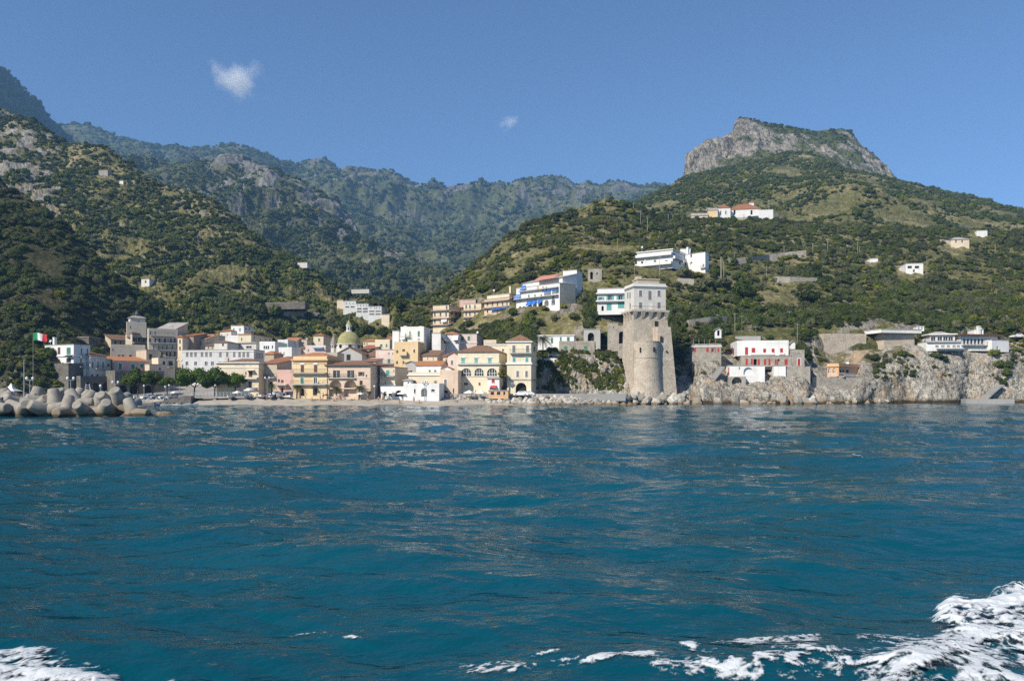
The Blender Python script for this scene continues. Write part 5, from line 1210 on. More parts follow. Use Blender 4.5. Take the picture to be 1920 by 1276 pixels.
    hole(585, 735, 0.6, 1.4, -1.75); hole(560, 626, 0.9, 1.4, -0.62); hole(620, 822, 0.35, 0.4, -2.0)
    for x, y in ((384,660), (378,690), (371,720), (366,745), (376,800), (372,830)):
        pass
    # rear shaft showing at the right
    mb = MB(); mb.box(W-0.6, 3.0, zb, W+1.3, dep+1.0, hz(455)); mb.build('rear_wall', wallmat('stone'), root)
    wn_ = empty('rail', (0,0,0)); bpy.data.objects.remove(wn_)
    rb = MB()
    for q in range(18): rb.box(-0.9+q*(W+1.4)/17, -1.05, h1, -0.87+q*(W+1.4)/17, -1.02, h1+0.95)
    rb.box(-0.95, -1.07, h1+0.95, W+0.55, -1.0, h1+1.02); rb.build('railing', M_iron, root)
    CLEAR.append((1166, 1262, 530, 738, 209, 226))
make_tower()
H(5, 'ruined_wall', 'roofless square stone ruin joined to the left side of the tower', 222, 296, 620, 770, 224, 'stone', depth=5, deep=2, roof='none', cat='ruin', win=[('F','K',10,14,652,[265])])
H(5, 'ruined_bridge', 'broken stone wall with a dark arch between the square ruin and the tower', 296, 350, 640, 820, 223, 'stone', depth=4, deep=2, roof='none', cat='ruin', arch=[('F',322,680,765,40,'k'), ('F',345,790,815,18,'k')])

# ---------------------------------------------------------------- church
M_dome = tiles('majolica', (0.36, 0.34, 0.15))
def make_church():
    c = H(3, 'church', 'grey gabled church with a green gold tiled dome and white lantern', 276, 548, 572, 730, 242, 'grey', depth=16, deep=2, roof='gf', ridge=512, rmat='brown', cat='church', win=[('F','K',44,64,610,[408])], D1=241)
    root = c.root; t = 8.0
    def loc(x, y):
        r = c.ray(x, y); k = (t - c.cl.y)/r.y; return c.cl + r*k
    s = (loc(512, 470).x - loc(312, 470).x)/200.0
    ctr = loc(412, 470); cx = ctr.x; z = lambda y: loc(412, y).z
    R = 115*s
    m = MB(); m.lathe([(R*1.1, z(560)), (R*1.1, z(500)), (R*1.02, z(498)), (R*1.02, z(480)), (R*1.08, z(478)), (R*1.08, z(470)), (R*0.9, z(468))], 24, (cx, t, 0)); m.build('drum', wallmat('off'), root)
    for a in range(8):
        an = a*PI/4 + PI/8 - PI/2*0; d = MB(); d.sphere((0,0,0), 0.55, 8, 6)
        d.build('drum_window', M_dark, root, loc=(cx + R*1.08*math.cos(an), t + R*1.08*math.sin(an), z(500)))
    d = MB(); zz = z(470); hh = z(338)-zz
    d.lathe([(R*math.cos(q*0.155)**0.9, zz + hh*math.sin(q*0.155)**0.96) for q in range(0, 10)] + [(R*0.2, zz+hh*1.0)], 32, (cx, t, 0))
    d.build('dome', M_dome, root, smooth=True)
    l = MB(); r = 26*s
    l.lathe([(r*1.2, z(342)), (r*1.2, z(334)), (r, z(333)), (r, z(285)), (r*1.25, z(283)), (r*1.25, z(276)), (r*1.0, z(275))], 12, (cx, t, 0)); l.build('lantern', wallmat('white'), root)
    for a in range(6):
        an = a*PI/3 + PI/6; b = MB(); b.box(-0.14,-0.14,-0.45,0.14,0.14,0.45); o = b.build('lantern_window', M_dark, root, loc=(cx+r*0.97*math.cos(an), t+r*0.97*math.sin(an), z(310))); o.rotation_euler = (0,0,an)
    l = MB(); l.lathe([(r*1.1, z(275)), (r*0.95, z(258)), (r*0.6, z(244)), (r*0.2, z(228)), (0.05, z(222))], 12, (cx, t, 0)); l.build('lantern_cap', M_dome, root, smooth=True)
    l = MB(); l.box(cx-0.05, t-0.05, z(222), cx+0.05, t+0.05, z(200)); l.box(cx-0.3, t-0.04, z(210), cx+0.3, t+0.04, z(207)); l.build('cross', M_iron, root)
make_church()
def make_spire():
    b = P(*rp(3, 255, 540), 252); root = empty('bell_tower', b, 0.2, 'octagonal white bell tower with a grey conical spire left of the dome', 'bell tower')
    s = 252/FPX/REG[3][2]; z = lambda y: (540-y)*s
    m = MB(); m.lathe([(30*s, -6), (30*s, z(480)), (34*s, z(478)), (34*s, z(468)), (20*s, z(467))], 8); m.build('wall', wallmat('off'), root)
    for a in range(8):
        an = a*PI/4+PI/8; w = MB(); w.box(-0.18,-0.06,-0.4,0.18,0.06,0.4); o = w.build('window', M_dark, root, loc=(29*s*0.93*math.cos(an)*1.0, 29*s*0.93*math.sin(an), z(497))); o.rotation_euler = (0,0,an+PI/2)
    m = MB(); m.lathe([(38*s, z(468)), (22*s, z(420)), (9*s, z(380)), (0.02, z(352))], 8); m.build('spire', plain('slate_spire', (0.25,0.22,0.18), 0.9, 0.25, 1.5), root)
make_spire()
H(3, 'nave_roof', 'brown tiled church nave roofs stepping down right of the dome', 545, 690, 598, 720, 246, 'grey', depth=9, deep=2, roof='shed', ridge=540, rmat='brown', cat='church')
H(3, 'choir_roof', 'low house with a long brown roof between dome and yellow house', 535, 685, 520, 600, 258, 'beige', depth=8, deep=3, roof='shed', ridge=485, rmat='tile')
H(4, 'orange_kiosk', 'orange beach kiosk with open hatches beside the tunnel arch', 578, 735, 1074, 1118, 203.5, 'orange', depth=3, deep=0.6, cat='kiosk', win=[('F','K',30,28,1094,[610,660]), ('F','K',18,28,1094,[705])])
H(4, 'white_stair_house', 'small white house with a red awning above the orange kiosk', 572, 665, 975, 1074, 206.5, 'white', depth=4, deep=4, roof='shed', ridge=968, rmat='flat', win=[('F','rc',24,26,995,[616]), ('F','K',24,20,1055,[600])], awn=[(595,645,1030,18,'red')])

# ---------------------------------------------------------------- breakwater of tetrapods
M_tetra, nt_, bs_, out_ = new_mat('tetrapod_concrete')
def _tetra_mat():
    nt, bs = nt_, bs_
    v = coords(nt, 'World')
    r = ramp(nt, noise(nt, v, 0.9, 6, 0.65), [(0.28, (0.22,0.20,0.17)), (0.55, (0.32,0.295,0.25)), (0.75, (0.41,0.38,0.335))])
    f = ramp(nt, noise(nt, v, 7, 5, 0.7), [(0.35, 0.8), (0.65, 1.06)])
    c = mixc(nt, 1.0, r.outputs[0], f.outputs[0], 'MULTIPLY')
    sp = N(nt, 'SeparateXYZ'); nt.links.new(N(nt, 'NewGeometry').outputs['Position'], sp.inputs[0])
    tn = N(nt, 'Math', operation='MULTIPLY_ADD', i_1=-0.9); nt.links.new(noise(nt, v, 0.7, 4), tn.inputs[0]); nt.links.new(sp.outputs[2], tn.inputs[2])
    c = mixc(nt, ramp(nt, tn.outputs[0], [(0.0, 0.8), (1.1, 0.0)]).outputs[0], c, (0.22, 0.155, 0.075))
    c = mixc(nt, ramp(nt, tn.outputs[0], [(-0.35, 0.8), (-0.1, 0.0)]).outputs[0], c, (0.04, 0.033, 0.022))
    nt.links.new(c, bs.inputs['Base Color']); bs.inputs['Roughness'].default_value = 0.93
    bump(nt, bs, noise(nt, v, 5, 6, 0.7), 0.35, 0.08)
_tetra_mat()
def tetra_mesh():
    mb = MB(); L, rb, rt = 2.75, 1.05, 0.76
    dirs = [Vector((0,0,1)), Vector((0.943,0,-0.333)), Vector((-0.471,0.816,-0.333)), Vector((-0.471,-0.816,-0.333))]
    for d in dirs:
        prof = [(0.0, rb*1.06), (0.5, rb), (L-0.16, rt), (L-0.03, rt-0.09), (L, rt-0.2)]
        for (a, ra), (b, r2) in zip(prof, prof[1:]): mb.tube(d*a, d*b, ra, r2, 20, caps=False)
        k = len(mb.v); mb.f.append(tuple(range(k-20, k))[::-1]); mb.m.append(0)
    mb.sphere((0,0,0), rb*1.02, 16, 10)
    me = mb.mesh('tetrapod', M_tetra, True)
    bm = bmesh.new(); bm.from_mesh(me); bmesh.ops.remove_doubles(bm, verts=bm.verts, dist=0.002); bm.to_mesh(me); bm.free()
    me.polygons.foreach_set('use_smooth', [len(p.vertices) < 10 for p in me.polygons])
    return me
TET = tetra_mesh()
trs = np.random.RandomState(8)
spots = []
for D, y, x0, x1, st in ((117.5,770,-40,285,42), (120,763,-30,268,36), (123.5,758,-36,252,36), (127,754,-20,232,40)):
    x = x0
    while x < x1: spots.append((x + trs.uniform(-6, 6), y + trs.uniform(-3, 3), D + trs.uniform(-0.6, 0.6))); x += st*trs.uniform(0.85, 1.15)
spots += [(226,752,119), (205,756,119.5)]
for (x, y, D) in spots:
    e = Euler(tuple(trs.uniform(0, 6.28, 3)))
    y += max(0, (x-150)/160*7)
    o = link('tetrapod', TET, None, P(x, y, D), e, (trs.uniform(0.92, 1.05),)*3)
    tag(o, 'fat grey concrete tetrapod piled on the breakwater at the left', 'tetrapod', 'tetrapods of the breakwater')
bk = MB()
for i in range(60):
    f = i/59; p = PZ(-90 + 372*f, 123 + trs.uniform(-2, 3), trs.uniform(-0.9, 0.3)*(1-0.4*f)); bk.sphere(p, trs.uniform(1.0, 1.6), 7, 5, 0.7)
tag(bk.build('breakwater_core', stone('core_rock', (0.07,0.06,0.05), (0.11,0.10,0.08), (0.16,0.14,0.11), 1.5, False)), 'dark rubble core of the breakwater under the tetrapods', None, None, 'structure')
q_ = MB(); q_.box(-140, 131, -2, -78, 150, 1.15); tag(q_.build('breakwater_quay', M_pave), 'paved top of the breakwater behind the tetrapods', None, None, 'structure')

# boulders: unit rocks
def rock_mesh(seed, mat, sub=2, jag=0.5):
    bm = bmesh.new(); bmesh.ops.create_icosphere(bm, subdivisions=sub, radius=1)
    V = np.array([v.co[:] for v in bm.verts]); d = fbm(V*0.9 + seed*7.7, 3) ; d2 = np.round(fbm(V*1.4 + seed, 2)*4)/4
    V = V*(1 + jag*d + 0.28*d2)[:, None]*np.array([1.15, 1, 0.75])
    for v, c in zip(bm.verts, V): v.co = c
    me = bpy.data.meshes.new('boulder'); bm.to_mesh(me); bm.free(); me.materials.append(mat); return me
M_boul = M_cliff.copy(); M_boul.name = 'boulder_rock'
for n_ in M_boul.node_tree.nodes:
    if n_.type == 'ATTRIBUTE': n_.attribute_name = 'none'
def _boul_mat():
    m, nt, bs, out = new_mat('boulder_limestone')
    v = coords(nt, 'World')
    oi = N(nt, 'ObjectInfo')
    a = ramp(nt, oi.outputs['Random'], [(0.0, (0.26,0.24,0.20)), (0.6, (0.42,0.39,0.335)), (1.0, (0.58,0.55,0.48))])
    f = ramp(nt, noise(nt, v, 2.2, 6, 0.7), [(0.3, 0.6), (0.65, 1.08)])
    c = mixc(nt, 1.0, a.outputs[0], f.outputs[0], 'MULTIPLY')
    sp = N(nt, 'SeparateXYZ'); nt.links.new(N(nt, 'NewGeometry').outputs['Position'], sp.inputs[0])
    tn = N(nt, 'Math', operation='MULTIPLY_ADD', i_1=-0.8); nt.links.new(noise(nt, v, 0.8, 4), tn.inputs[0]); nt.links.new(sp.outputs[2], tn.inputs[2])
    c = mixc(nt, ramp(nt, tn.outputs[0], [(0.0, 0.9), (0.35, 0.0)]).outputs[0], c, (0.20, 0.13, 0.055))
    nt.links.new(c, bs.inputs['Base Color']); bs.inputs['Roughness'].default_value = 0.95
    bump(nt, bs, noise(nt, v, 4, 6, 0.7), 0.7, 0.12)
    return m
bpy.data.materials.remove(M_boul); M_boul = _boul_mat()
ROCKS = [rock_mesh(k, M_boul) for k in range(8)]
brs = np.random.RandomState(15)
n_b = 0
for row, (D, z, s0, s1) in enumerate(((200.5,-0.15,0.8,1.3), (202.3,0.5,0.75,1.2), (204.2,1.15,0.7,1.1), (205.6,1.75,0.55,0.9))):
    x = 838 + 6*row
    while x < 1182:
        s = brs.uniform(s0, s1); bend = max(0, (x-1060)/120)*7
        p = PZ(x, D + bend + brs.uniform(-0.5, 0.5), z + brs.uniform(-0.2, 0.2))
        o = link('boulder', ROCKS[brs.randint(8)], None, p, tuple(brs.uniform(0, 6.28, 3)), (s, s, s))
        tag(o, 'pale boulder in the rock bank along the promenade', 'boulder', 'boulders of the rock bank under the promenade'); n_b += 1
        x += s*11*brs.uniform(0.85, 1.2)
for k in range(46):
    x = brs.uniform(1168, 1296); D = 209.5 + brs.uniform(-1, 2.2) ; s = brs.uniform(0.45, 1.0)*brs.uniform(0.8, 2.0)
    o = link('boulder', ROCKS[brs.randint(8)], None, PZ(x, D, brs.uniform(-0.3, 2.0) + (D-209)*0.5), tuple(brs.uniform(0, 6.28, 3)), (s, s, s*1.1))
    tag(o, 'pale boulder tumbled at the foot of the watch tower', 'boulder', 'boulders at the foot of the tower')
for k in range(26):
    x = brs.uniform(1300, 1660); D = 211.0 + max(0, (x-1560)/100*9) + brs.uniform(-1, 0.5); s = brs.uniform(0.6, 1.6)
    o = link('boulder', ROCKS[brs.randint(8)], None, PZ(x, D, brs.uniform(-0.5, 0.6)), tuple(brs.uniform(0, 6.28, 3)), (s*1.3, s, s))
    tag(o, 'wet boulder at the waterline below the villas', 'boulder', 'boulders at the waterline below the villas')
o = link('rock', ROCKS[2], None, PZ(316, 118, 0.0), (0.3, 0.2, 1.0), (1.5, 1.2, 0.8)); tag(o, 'low brown rock alone at the right end of the tetrapods', 'rock')
pw = MB(); pw.box(-18, 206.2, 1.0, 30, 206.6, 2.9); tag(pw.build('promenade_wall', wallmat('concrete')), 'low concrete promenade wall above the pale boulders', 'wall')

# ---------------------------------------------------------------- trees on the front
def pine(px, py, D, rx, flat, trunk_h, label, name='stone_pine', seed=1, mat=None, trunks=1):
    ctr = P(px, py, D); r = rx*D/FPX
    root = empty(name, (ctr.x, D, ctr.z - trunk_h), 0.0, label, 'tree')
    me = crown_mesh('crown', mat or L_pine, seed, 26, 90, (1, 1, flat), 0.055, 0.86, (0.24, 0.36), 0.0, 0.82)
    c = link('crown', me, root, (0, 0, trunk_h), None, (r, r*0.9, r))
    mb = MB(); w = random.uniform(0.2, 0.3)
    mb.tube((0,0,-0.6), (0.15,0,trunk_h*0.55), w, w*0.8, 8)
    for k in range(5):
        a = k*1.26+0.3; mb.tube((0.15,0,trunk_h*0.5), (r*0.55*math.cos(a), r*0.5*math.sin(a), trunk_h*0.98), w*0.55, w*0.2, 6)
    mb.build('trunk', M_bark, root)
pine(364, 711, 214, 39, 0.62, 4.4, 'leftmost and broadest of the three stone pines on the quay', seed=101)
pine(402, 712, 212, 36, 0.60, 4.2, 'middle stone pine with a wide flat crown before the school', seed=102)
pine(440, 713, 213, 23, 0.70, 4.2, 'smallest stone pine beside the cream villa', seed=103)
L_lime = leafmat('leaf_lime', (0.055,0.085,0.010), (0.075,0.105,0.012), (0.095,0.12,0.016))
pine(258, 710, 226, 27, 0.72, 5.0, 'yellow green round tree in front of the vaulted quay', 'lime_tree', 104, L_lime)
pine(286, 708, 230, 19, 0.8, 5.5, 'round green tree just right of the yellow green quay tree', 'lime_tree', 105, L_lime)
pine(313, 716, 224, 17, 0.85, 3.4, 'small round tree between the quay vaults and the stone pines', 'lime_tree', 106, L_lime)
pine(942, 702, 206, 10, 1.2, 2.4, 'dense round tree between the two yellow palazzi', 'round_tree', 107, L_carob)
L_palm = leafmat('leaf_palm', (0.05,0.075,0.016), (0.07,0.095,0.022), (0.09,0.11,0.03))
def palm(px, ytop, ybase, D, r, label):
    b = P(px, ybase, D); h = (ybase-ytop)*D/FPX
    root = empty('palm_tree', b, random.uniform(0, 6), label, 'palm tree')
    mb = MB()
    for k in range(6): mb.tube((0.03*k,0,h*k/6-(0.4 if k == 0 else 0)), (0.03*(k+1),0,h*(k+1)/6), 0.22-0.012*k, 0.2-0.012*k, 8)
    mb.build('trunk', M_bark, root)
    fb = MB()
    for k in range(26):
        a = k*2.4; up = 0.95 - 1.25*(k/26); pts = []
        for q in range(7):
            t = q/6; pts.append(Vector((math.cos(a)*r*t, math.sin(a)*r*t, r*(up*t - 0.75*t*t))))
        sd = Vector((-math.sin(a), math.cos(a), 0))
        for q in range(6):
            for sgn in (-1, 1):
                for e in (0, 0.5):
                    p0 = pts[q].lerp(pts[q+1], e); p1 = pts[q].lerp(pts[q+1], e+0.32); l = r*0.30*math.sin(PI*min(0.95, (q+e+1)/7))
                    d_ = sd*sgn*l + (pts[q+1]-pts[q])*0.8 + Vector((0,0,-l*0.45))
                    fb.quad([p0, p1, p1.lerp(p0, .5) + d_])
    fb.build('crown', L_palm, root, loc=(0.18, 0, h))
palm(510, 722, 748, 208, 1.7, 'palm on the beach edge before the blank walled house')
palm(556, 724, 752, 205, 1.6, 'palm before the left side of the orange palazzo')
palm(631, 727, 745, 203.5, 1.6, 'palm before the left arch of the arcaded palazzo')
palm(673, 725, 751, 203, 1.75, 'palm before the right arch of the arcaded palazzo')
palm(691, 734, 745, 203, 0.9, 'little palm beside the white parasols')
palm(1018.6, 634, 676, 221, 3.0, 'tall shaggy palm on the white garden terrace')
palm(720, 737, 745, 202.5, 0.8, 'stubby palm in front of the white cafe')
palm(1000, 628, 650, 236, 1.6, 'smaller palm behind the tall terrace palm')

# ---------------------------------------------------------------- cars, boats, people and beach things
def car_proto(paint):
    root = bpy.data.objects.new('parked_car', None); COL.objects.link(root)
    mp = plain('car_paint_'+paint, {'white': (0.78,0.78,0.77), 'silver': (0.45,0.46,0.47), 'dark': (0.04,0.045,0.055), 'blue': (0.06,0.12,0.25)}[paint], 0.25, 0.03)
    L = 4.0; pr = [(0,.35),(0,.75),(.9,.92),(1.5,1.42),(2.9,1.45),(3.6,.98),(3.98,.9),(4.0,.35)]
    mb = MB()
    for i in range(len(pr)):
        j = (i+1) % len(pr); (x0,z0),(x1,z1) = pr[i], pr[j]
        i0 = 0.12 if z0 > 1.1 else 0; i1 = 0.12 if z1 > 1.1 else 0
        mb.quad([(x0,i0,z0),(x1,i1,z1),(x1,1.7-i1,z1),(x0,1.7-i0,z0)])
    mb.quad([(x, 0.12 if z > 1.1 else 0, z) for x,z in pr]); mb.quad([(x, 1.7-(0.12 if z > 1.1 else 0), z) for x,z in pr][::-1])
    mb.build('body', mp, root)
    for y in (0.03, 1.67):
        g = MB(); s = -1 if y < 1 else 1
        g.quad([(1.1,y+s*0.02-s*0.03,.98),(3.35,y+s*0.02-s*0.03,1.0),(2.85,y-s*0.06+s*0.02,1.36),(1.6,y-s*0.06+s*0.02,1.36)]); g.build('side_window', M_glass, root)
    g = MB(); g.quad([(.93,.15,.97),(1.47,.2,1.39),(1.47,1.5,1.39),(.93,1.55,.97)]); o = g.build('windscreen', M_glass, root); o.location = (-0.03,0,0.02)
    for x in (.75, 3.2):
        for y in (-0.02, 1.54):
            w = MB(); w.tube((0,0,0), (0,0.18,0), 0.31, n=14); wo_ = w.build('wheel', M_dark, root, loc=(x, y, 0.31))
            r = MB(); r.tube((0,-0.012,0), (0,0.192,0), 0.17, n=10); r.build('rim', M_metal, wo_)
    return root
CARS = {}
def car(px, D, z, rot, paint, label, group=None):
    if paint not in CARS: CARS[paint] = o = car_proto(paint)
    else: o = copy_tree(CARS[paint])
    o.location = PZ(px, D, z); o.rotation_euler = (0, 0, rot); tag(o, label, 'car', group)
car(502, 210, 2.1, 0.05, 'white', 'white car parked before the blank walled house')
car(526, 211, 2.1, 0.0, 'dark', 'dark car parked right of the white car by the red shop')
car(540, 211.5, 2.1, 0.1, 'dark', 'dark car nearest the orange palazzo')
car(962, 204, 2.2, 0.0, 'white', 'white car before the tunnel arch of the yellow palazzo')
car(974, 205.5, 2.2, 0.1, 'white', 'white car at the right edge of the tunnel arch')
car(1901, 249, CAMZ + (HOR-626)/FPX*249 - 1.2, 0.2, 'white', 'white car on the coast road right of the cliff hotel')
for k, (x, pt) in enumerate(((268,'white'), (284,'silver'), (300,'white'), (314,'silver'))):
    car(x, 214+k*1.2, 1.3, 0.9 + 0.1*k, pt, ['white car leftmost in the row on the harbour quay', 'silver car second in the row on the harbour quay', 'white car third in the row on the harbour quay', 'silver car nearest the ramp on the harbour quay'][k], 'cars on the harbour quay')
car(222, 212, 1.3, 0.2, 'white', 'white car showing over the tetrapods')

M_hull = {'white': plain('white_hull', (0.74,0.73,0.71), 0.35, 0.04), 'blue': plain('blue_hull', (0.05,0.14,0.36), 0.4, 0.1)}
M_thwart = plain('boat_wood', (0.32,0.21,0.12), 0.7, 0.25)
def boat_proto(col):
    root = bpy.data.objects.new('rowing_boat', None); COL.objects.link(root)
    mb = MB(); L, n = 4.0, 9; secs = []
    for i in range(n):
        t = i/(n-1); w = 0.78*math.sin(PI*min(1, 0.34+0.66*t))**0.7 if t < 0.98 else 0.06
        sh = 0.62 + 0.22*t*t; k = 0.12*t
        secs.append([(t*L, -w, sh), (t*L, -w*0.82, 0.3+k), (t*L, 0, 0.05+k*1.2), (t*L, w*0.82, 0.3+k), (t*L, w, sh), (t*L, w*0.9, sh), (t*L, w*0.7, 0.34+k), (t*L, -w*0.7, 0.34+k), (t*L, -w*0.9, sh)])
    for a, b in zip(secs, secs[1:]):
        for j in range(9): q = (j+1) % 9; mb.quad([a[j], b[j], b[q], a[q]])
    mb.quad(secs[0][:5]); mb.build('hull', M_hull[col], root)
    for x in (0.9, 2.1):
        t = MB(); t.box(x, -0.62, 0.5, x+0.25, 0.62, 0.54); t.build('thwart', M_thwart, root)
    g = MB(); g.box(-0.25, -0.16, 0.45, 0.05, 0.16, 1.0); g.box(-0.18, -0.05, -0.1, -0.08, 0.05, 0.45); g.build('outboard_motor', M_dark, root)
    return root
BOATS = {}
def boat(px, D, z, rot, col, label, group, tilt=0.0):
    if col not in BOATS: BOATS[col] = o = boat_proto(col)
    else: o = copy_tree(BOATS[col])
    o.location = PZ(px, D, z); o.rotation_euler = (tilt, 0, rot); tag(o, label, 'boat', group)
BG = 'small boats pulled up on the beach'
for k, (x, D, rot, c, lb) in enumerate(((434,206,-1.4,'white','small white boat alone at the left end of the beach'), (463,206.5,-1.2,'blue','blue boat leftmost of the row of boats on the sand'), (472,207,-1.6,'white','white boat just right of the blue boat on the sand'),
        (483,207.5,-1.0,'white','white boat lying slanted in the row on the sand'), (497,207,-1.5,'white','white boat before the palm at the blank walled house'), (508,206,-1.3,'white','white boat right behind the palm trunk on the sand'), (517,207.5,-1.8,'blue','blue boat among white ones before the white car'),
        (527,207.5,-1.5,'white','white boat under the red arched shop'), (533,206.5,-0.9,'white','last white boat of the row before the orange palazzo'), (569,207.5,-0.3,'white','white boat lying broadside before the orange palazzo'))):
    boat(x, D, 1.0 + (D-201)*0.14, rot, c, lb, BG, 0.12)
MG = 'small boats moored beside the harbour ramp'
for x, D, rot, c, lb in ((302,196,0.1,'white','white boat moored at the dark harbour ramp'), (314,197,0.3,'blue','blue boat moored between two white boats at the ramp'), (327,196,-0.1,'white','white boat moored at the tip of the ramp'), (341,195,0.2,'white','white boat floating alone right of the ramp'), (291,198,0.2,'blue','blue boat moored nearest the tetrapods')):
    boat(x, D, -0.25, rot, c, lb, MG)

SKIN = plain('skin', (0.42,0.24,0.16), 0.6, 0.08); HAIR = plain('dark_hair', (0.03,0.02,0.015), 0.6, 0.2)
CLOTH = {k: plain(k+'_cloth', v, 0.85, 0.1) for k, v in dict(red=(0.5,0.05,0.04), blue=(0.05,0.12,0.4), black=(0.02,0.02,0.025), white=(0.75,0.74,0.72), green=(0.08,0.25,0.12)).items()}
def skin_body(name, joints, edges, radii, mat):
    me = bpy.data.meshes.new(name); me.from_pydata(joints, edges, []); o = link(name, me)
    md = o.modifiers.new('skin', 'SKIN'); sk = me.skin_vertices[0].data
    for v, r in zip(sk, radii): v.radius = (r, r)
    sk[0].use_root = True
    ss = o.modifiers.new('sub', 'SUBSURF'); ss.levels = ss.render_levels = 1
    dg = bpy.context.evaluated_depsgraph_get(); dg.update()
    m2 = bpy.data.meshes.new_from_object(o.evaluated_get(dg)); bpy.data.objects.remove(o); m2.name = name
    m2.materials.clear(); m2.materials.append(mat); m2.polygons.foreach_set('use_smooth', [True]*len(m2.polygons)); return m2
def person_meshes(pose):
    if pose == 'stand':
        j = [(0,0,.95),(0,0,1.15),(0,0,1.38),(0,0,1.48),(0,-.01,1.58),(0,-.01,1.68), (.1,0,.88),(.11,-.02,.48),(.11,0,.08),(.11,-.12,.04), (-.1,0,.88),(-.12,.03,.48),(-.13,.02,.08),(-.13,-.1,.04), (.19,0,1.38),(.24,0,1.12),(.25,-.06,.88),(.25,-.08,.80), (-.19,0,1.38),(-.25,0,1.12),(-.26,-.06,.88),(-.26,-.08,.80)]
        head = (0,-.01,1.64)
    elif pose == 'sit':
        j = [(0,0,.16),(0,.05,.36),(0,.02,.60),(0,0,.70),(0,-.02,.80),(0,-.02,.90), (.1,-.05,.16),(.13,-.4,.42),(.12,-.62,.06),(.12,-.74,.04), (-.1,-.05,.16),(-.13,-.4,.40),(-.12,-.62,.06),(-.12,-.74,.04), (.19,.02,.58),(.23,.12,.34),(.24,.2,.1),(.24,.22,.04), (-.19,.02,.58),(-.22,-.15,.44),(-.15,-.34,.44),(-.13,-.40,.45)]
        head = (0,-.02,.86)
    else:
        j = [(0,0,.14),(.2,0,.15),(.45,0,.16),(.54,0,.16),(.62,0,.17),(.72,0,.18), (-.06,.1,.13),(-.46,.11,.12),(-.86,.11,.09),(-.92,.11,.18), (-.06,-.1,.13),(-.46,-.12,.18),(-.86,-.12,.09),(-.92,-.12,.18), (.43,.19,.15),(.2,.25,.12),(-.04,.24,.1),(-.1,.24,.08), (.43,-.19,.15),(.56,-.3,.14),(.72,-.2,.14),(.76,-.14,.14)]
        head = (.68,0,.18)
    e = [(0,1),(1,2),(2,3),(3,4),(4,5),(0,6),(6,7),(7,8),(8,9),(0,10),(10,11),(11,12),(12,13),(2,14),(14,15),(15,16),(16,17),(2,18),(18,19),(19,20),(20,21)]
    r = [.135,.125,.13,.06,.10,.075, .085,.06,.042,.035, .085,.06,.042,.035, .055,.045,.035,.03, .055,.045,.035,.03]
    body = skin_body('body', j, e, r, SKIN)
    h = MB(); h.sphere((head[0], head[1]+0.02, head[2]+0.035), 0.115, 10, 7); hair = h.mesh('hair', HAIR, True)
    s = MB(); a, b = Vector(j[0]), Vector(j[1]); d = (b-a).normalized()
    s.tube(a - d*0.14, a + d*0.1, 0.17, 0.155, 12)
    return body, hair, s
PM = {p: person_meshes(p) for p in ('stand', 'sit', 'lie')}
def person(px, D, z, rot, pose, cloth, label):
    body, hair, s = PM[pose]
    root = empty('person', PZ(px, D, z), rot, label, 'person', 'people on the beach')
    link('body', body, root); link('hair', hair, root); link('swimwear', s.mesh('swimwear', CLOTH[cloth]), root)
def bz(D): return float(np.interp(D, [196, 201, 208], [0.0, 1.05, 2.05])) + 0.02
for px, D, rot, pose, c, lb in ((501,202,0.3,'stand','blue','person standing on the sand in front of the boats'), (585,201.5,1.2,'sit','black','person in black sitting before the orange palazzo'), (591,202.5,0.2,'lie','red','person lying on the sand before the orange palazzo'),
        (601,202,2.0,'sit','red','person in red sitting right of the orange palazzo'), (606,203.5,0.5,'stand','black','person standing at the top of the beach before the arcaded palazzo'), (613,202,0.4,'lie','blue','person lying before the left loggia'), (626,200.8,1.0,'sit','red','person in red sitting near the water under the left loggia'),
        (632,201.2,-0.5,'stand','white','person in white standing near the water under the left loggia'), (637,203,0.2,'stand','red','person in red standing by the palm of the arcaded palazzo'), (660,202.5,0.4,'lie','black','person in black lying before the right loggia'), (689,201.5,1.5,'sit','blue','person in blue sitting alone on the sand before the narrow white house'),
        (710,199,0.1,'stand','red','person standing at the waterline before the green shuttered house'), (717,203,0.8,'sit','black','person sitting before the white cafe'), (726,202.5,0.3,'lie','black','person lying before the white cafe'), (749,198.5,0.6,'sit','red','person sitting at the waterline before the cafe'),
        (776,198.3,0.2,'stand','blue','person wading in front of the white arched house'), (786,198.4,0.9,'sit','red','person sitting in the shallows before the white arched house'), (795,202.5,0.4,'lie','blue','person lying beside the blue sunbeds'), (838,203.5,1.1,'stand','white','person in white standing near the flagpole'), (846,203,0.3,'stand','black','person in black standing at the right end of the beach'),
        (884,205,0.3,'stand','red','person in red on the promenade under the white parasols'), (892,205,0.9,'stand','black','person in black on the promenade under the white parasols')):
    z = bz(D) if px < 860 else 2.1
    person(px, D, z, rot, pose, c, lb)
M_bed = plain('blue_canvas', (0.05,0.11,0.42), 0.8, 0.1)
def sunbed_proto():
    root = bpy.data.objects.new('sunbed', None); COL.objects.link(root)
    f = MB()
    for x in (0.1, 1.7):
        for y in (0.05, 0.6): f.box(x, y, 0, x+0.05, y+0.05, 0.3)
    f.box(0, 0.02, 0.3, 1.9, 0.07, 0.35); f.box(0, 0.6, 0.3, 1.9, 0.65, 0.35); f.build('frame', M_wtrim, root)
    b = MB(); b.box(0, 0.07, 0.31, 1.3, 0.6, 0.37); b.build('seat', M_bed, root)
    b = MB(); b.quad([(1.3,.07,.36),(1.85,.07,.8),(1.85,.6,.8),(1.3,.6,.36)]); b.quad([(1.3,.07,.31),(1.3,.6,.31),(1.9,.6,.76),(1.9,.07,.76)]); b.build('backrest', M_bed, root)
    return root
SB = None
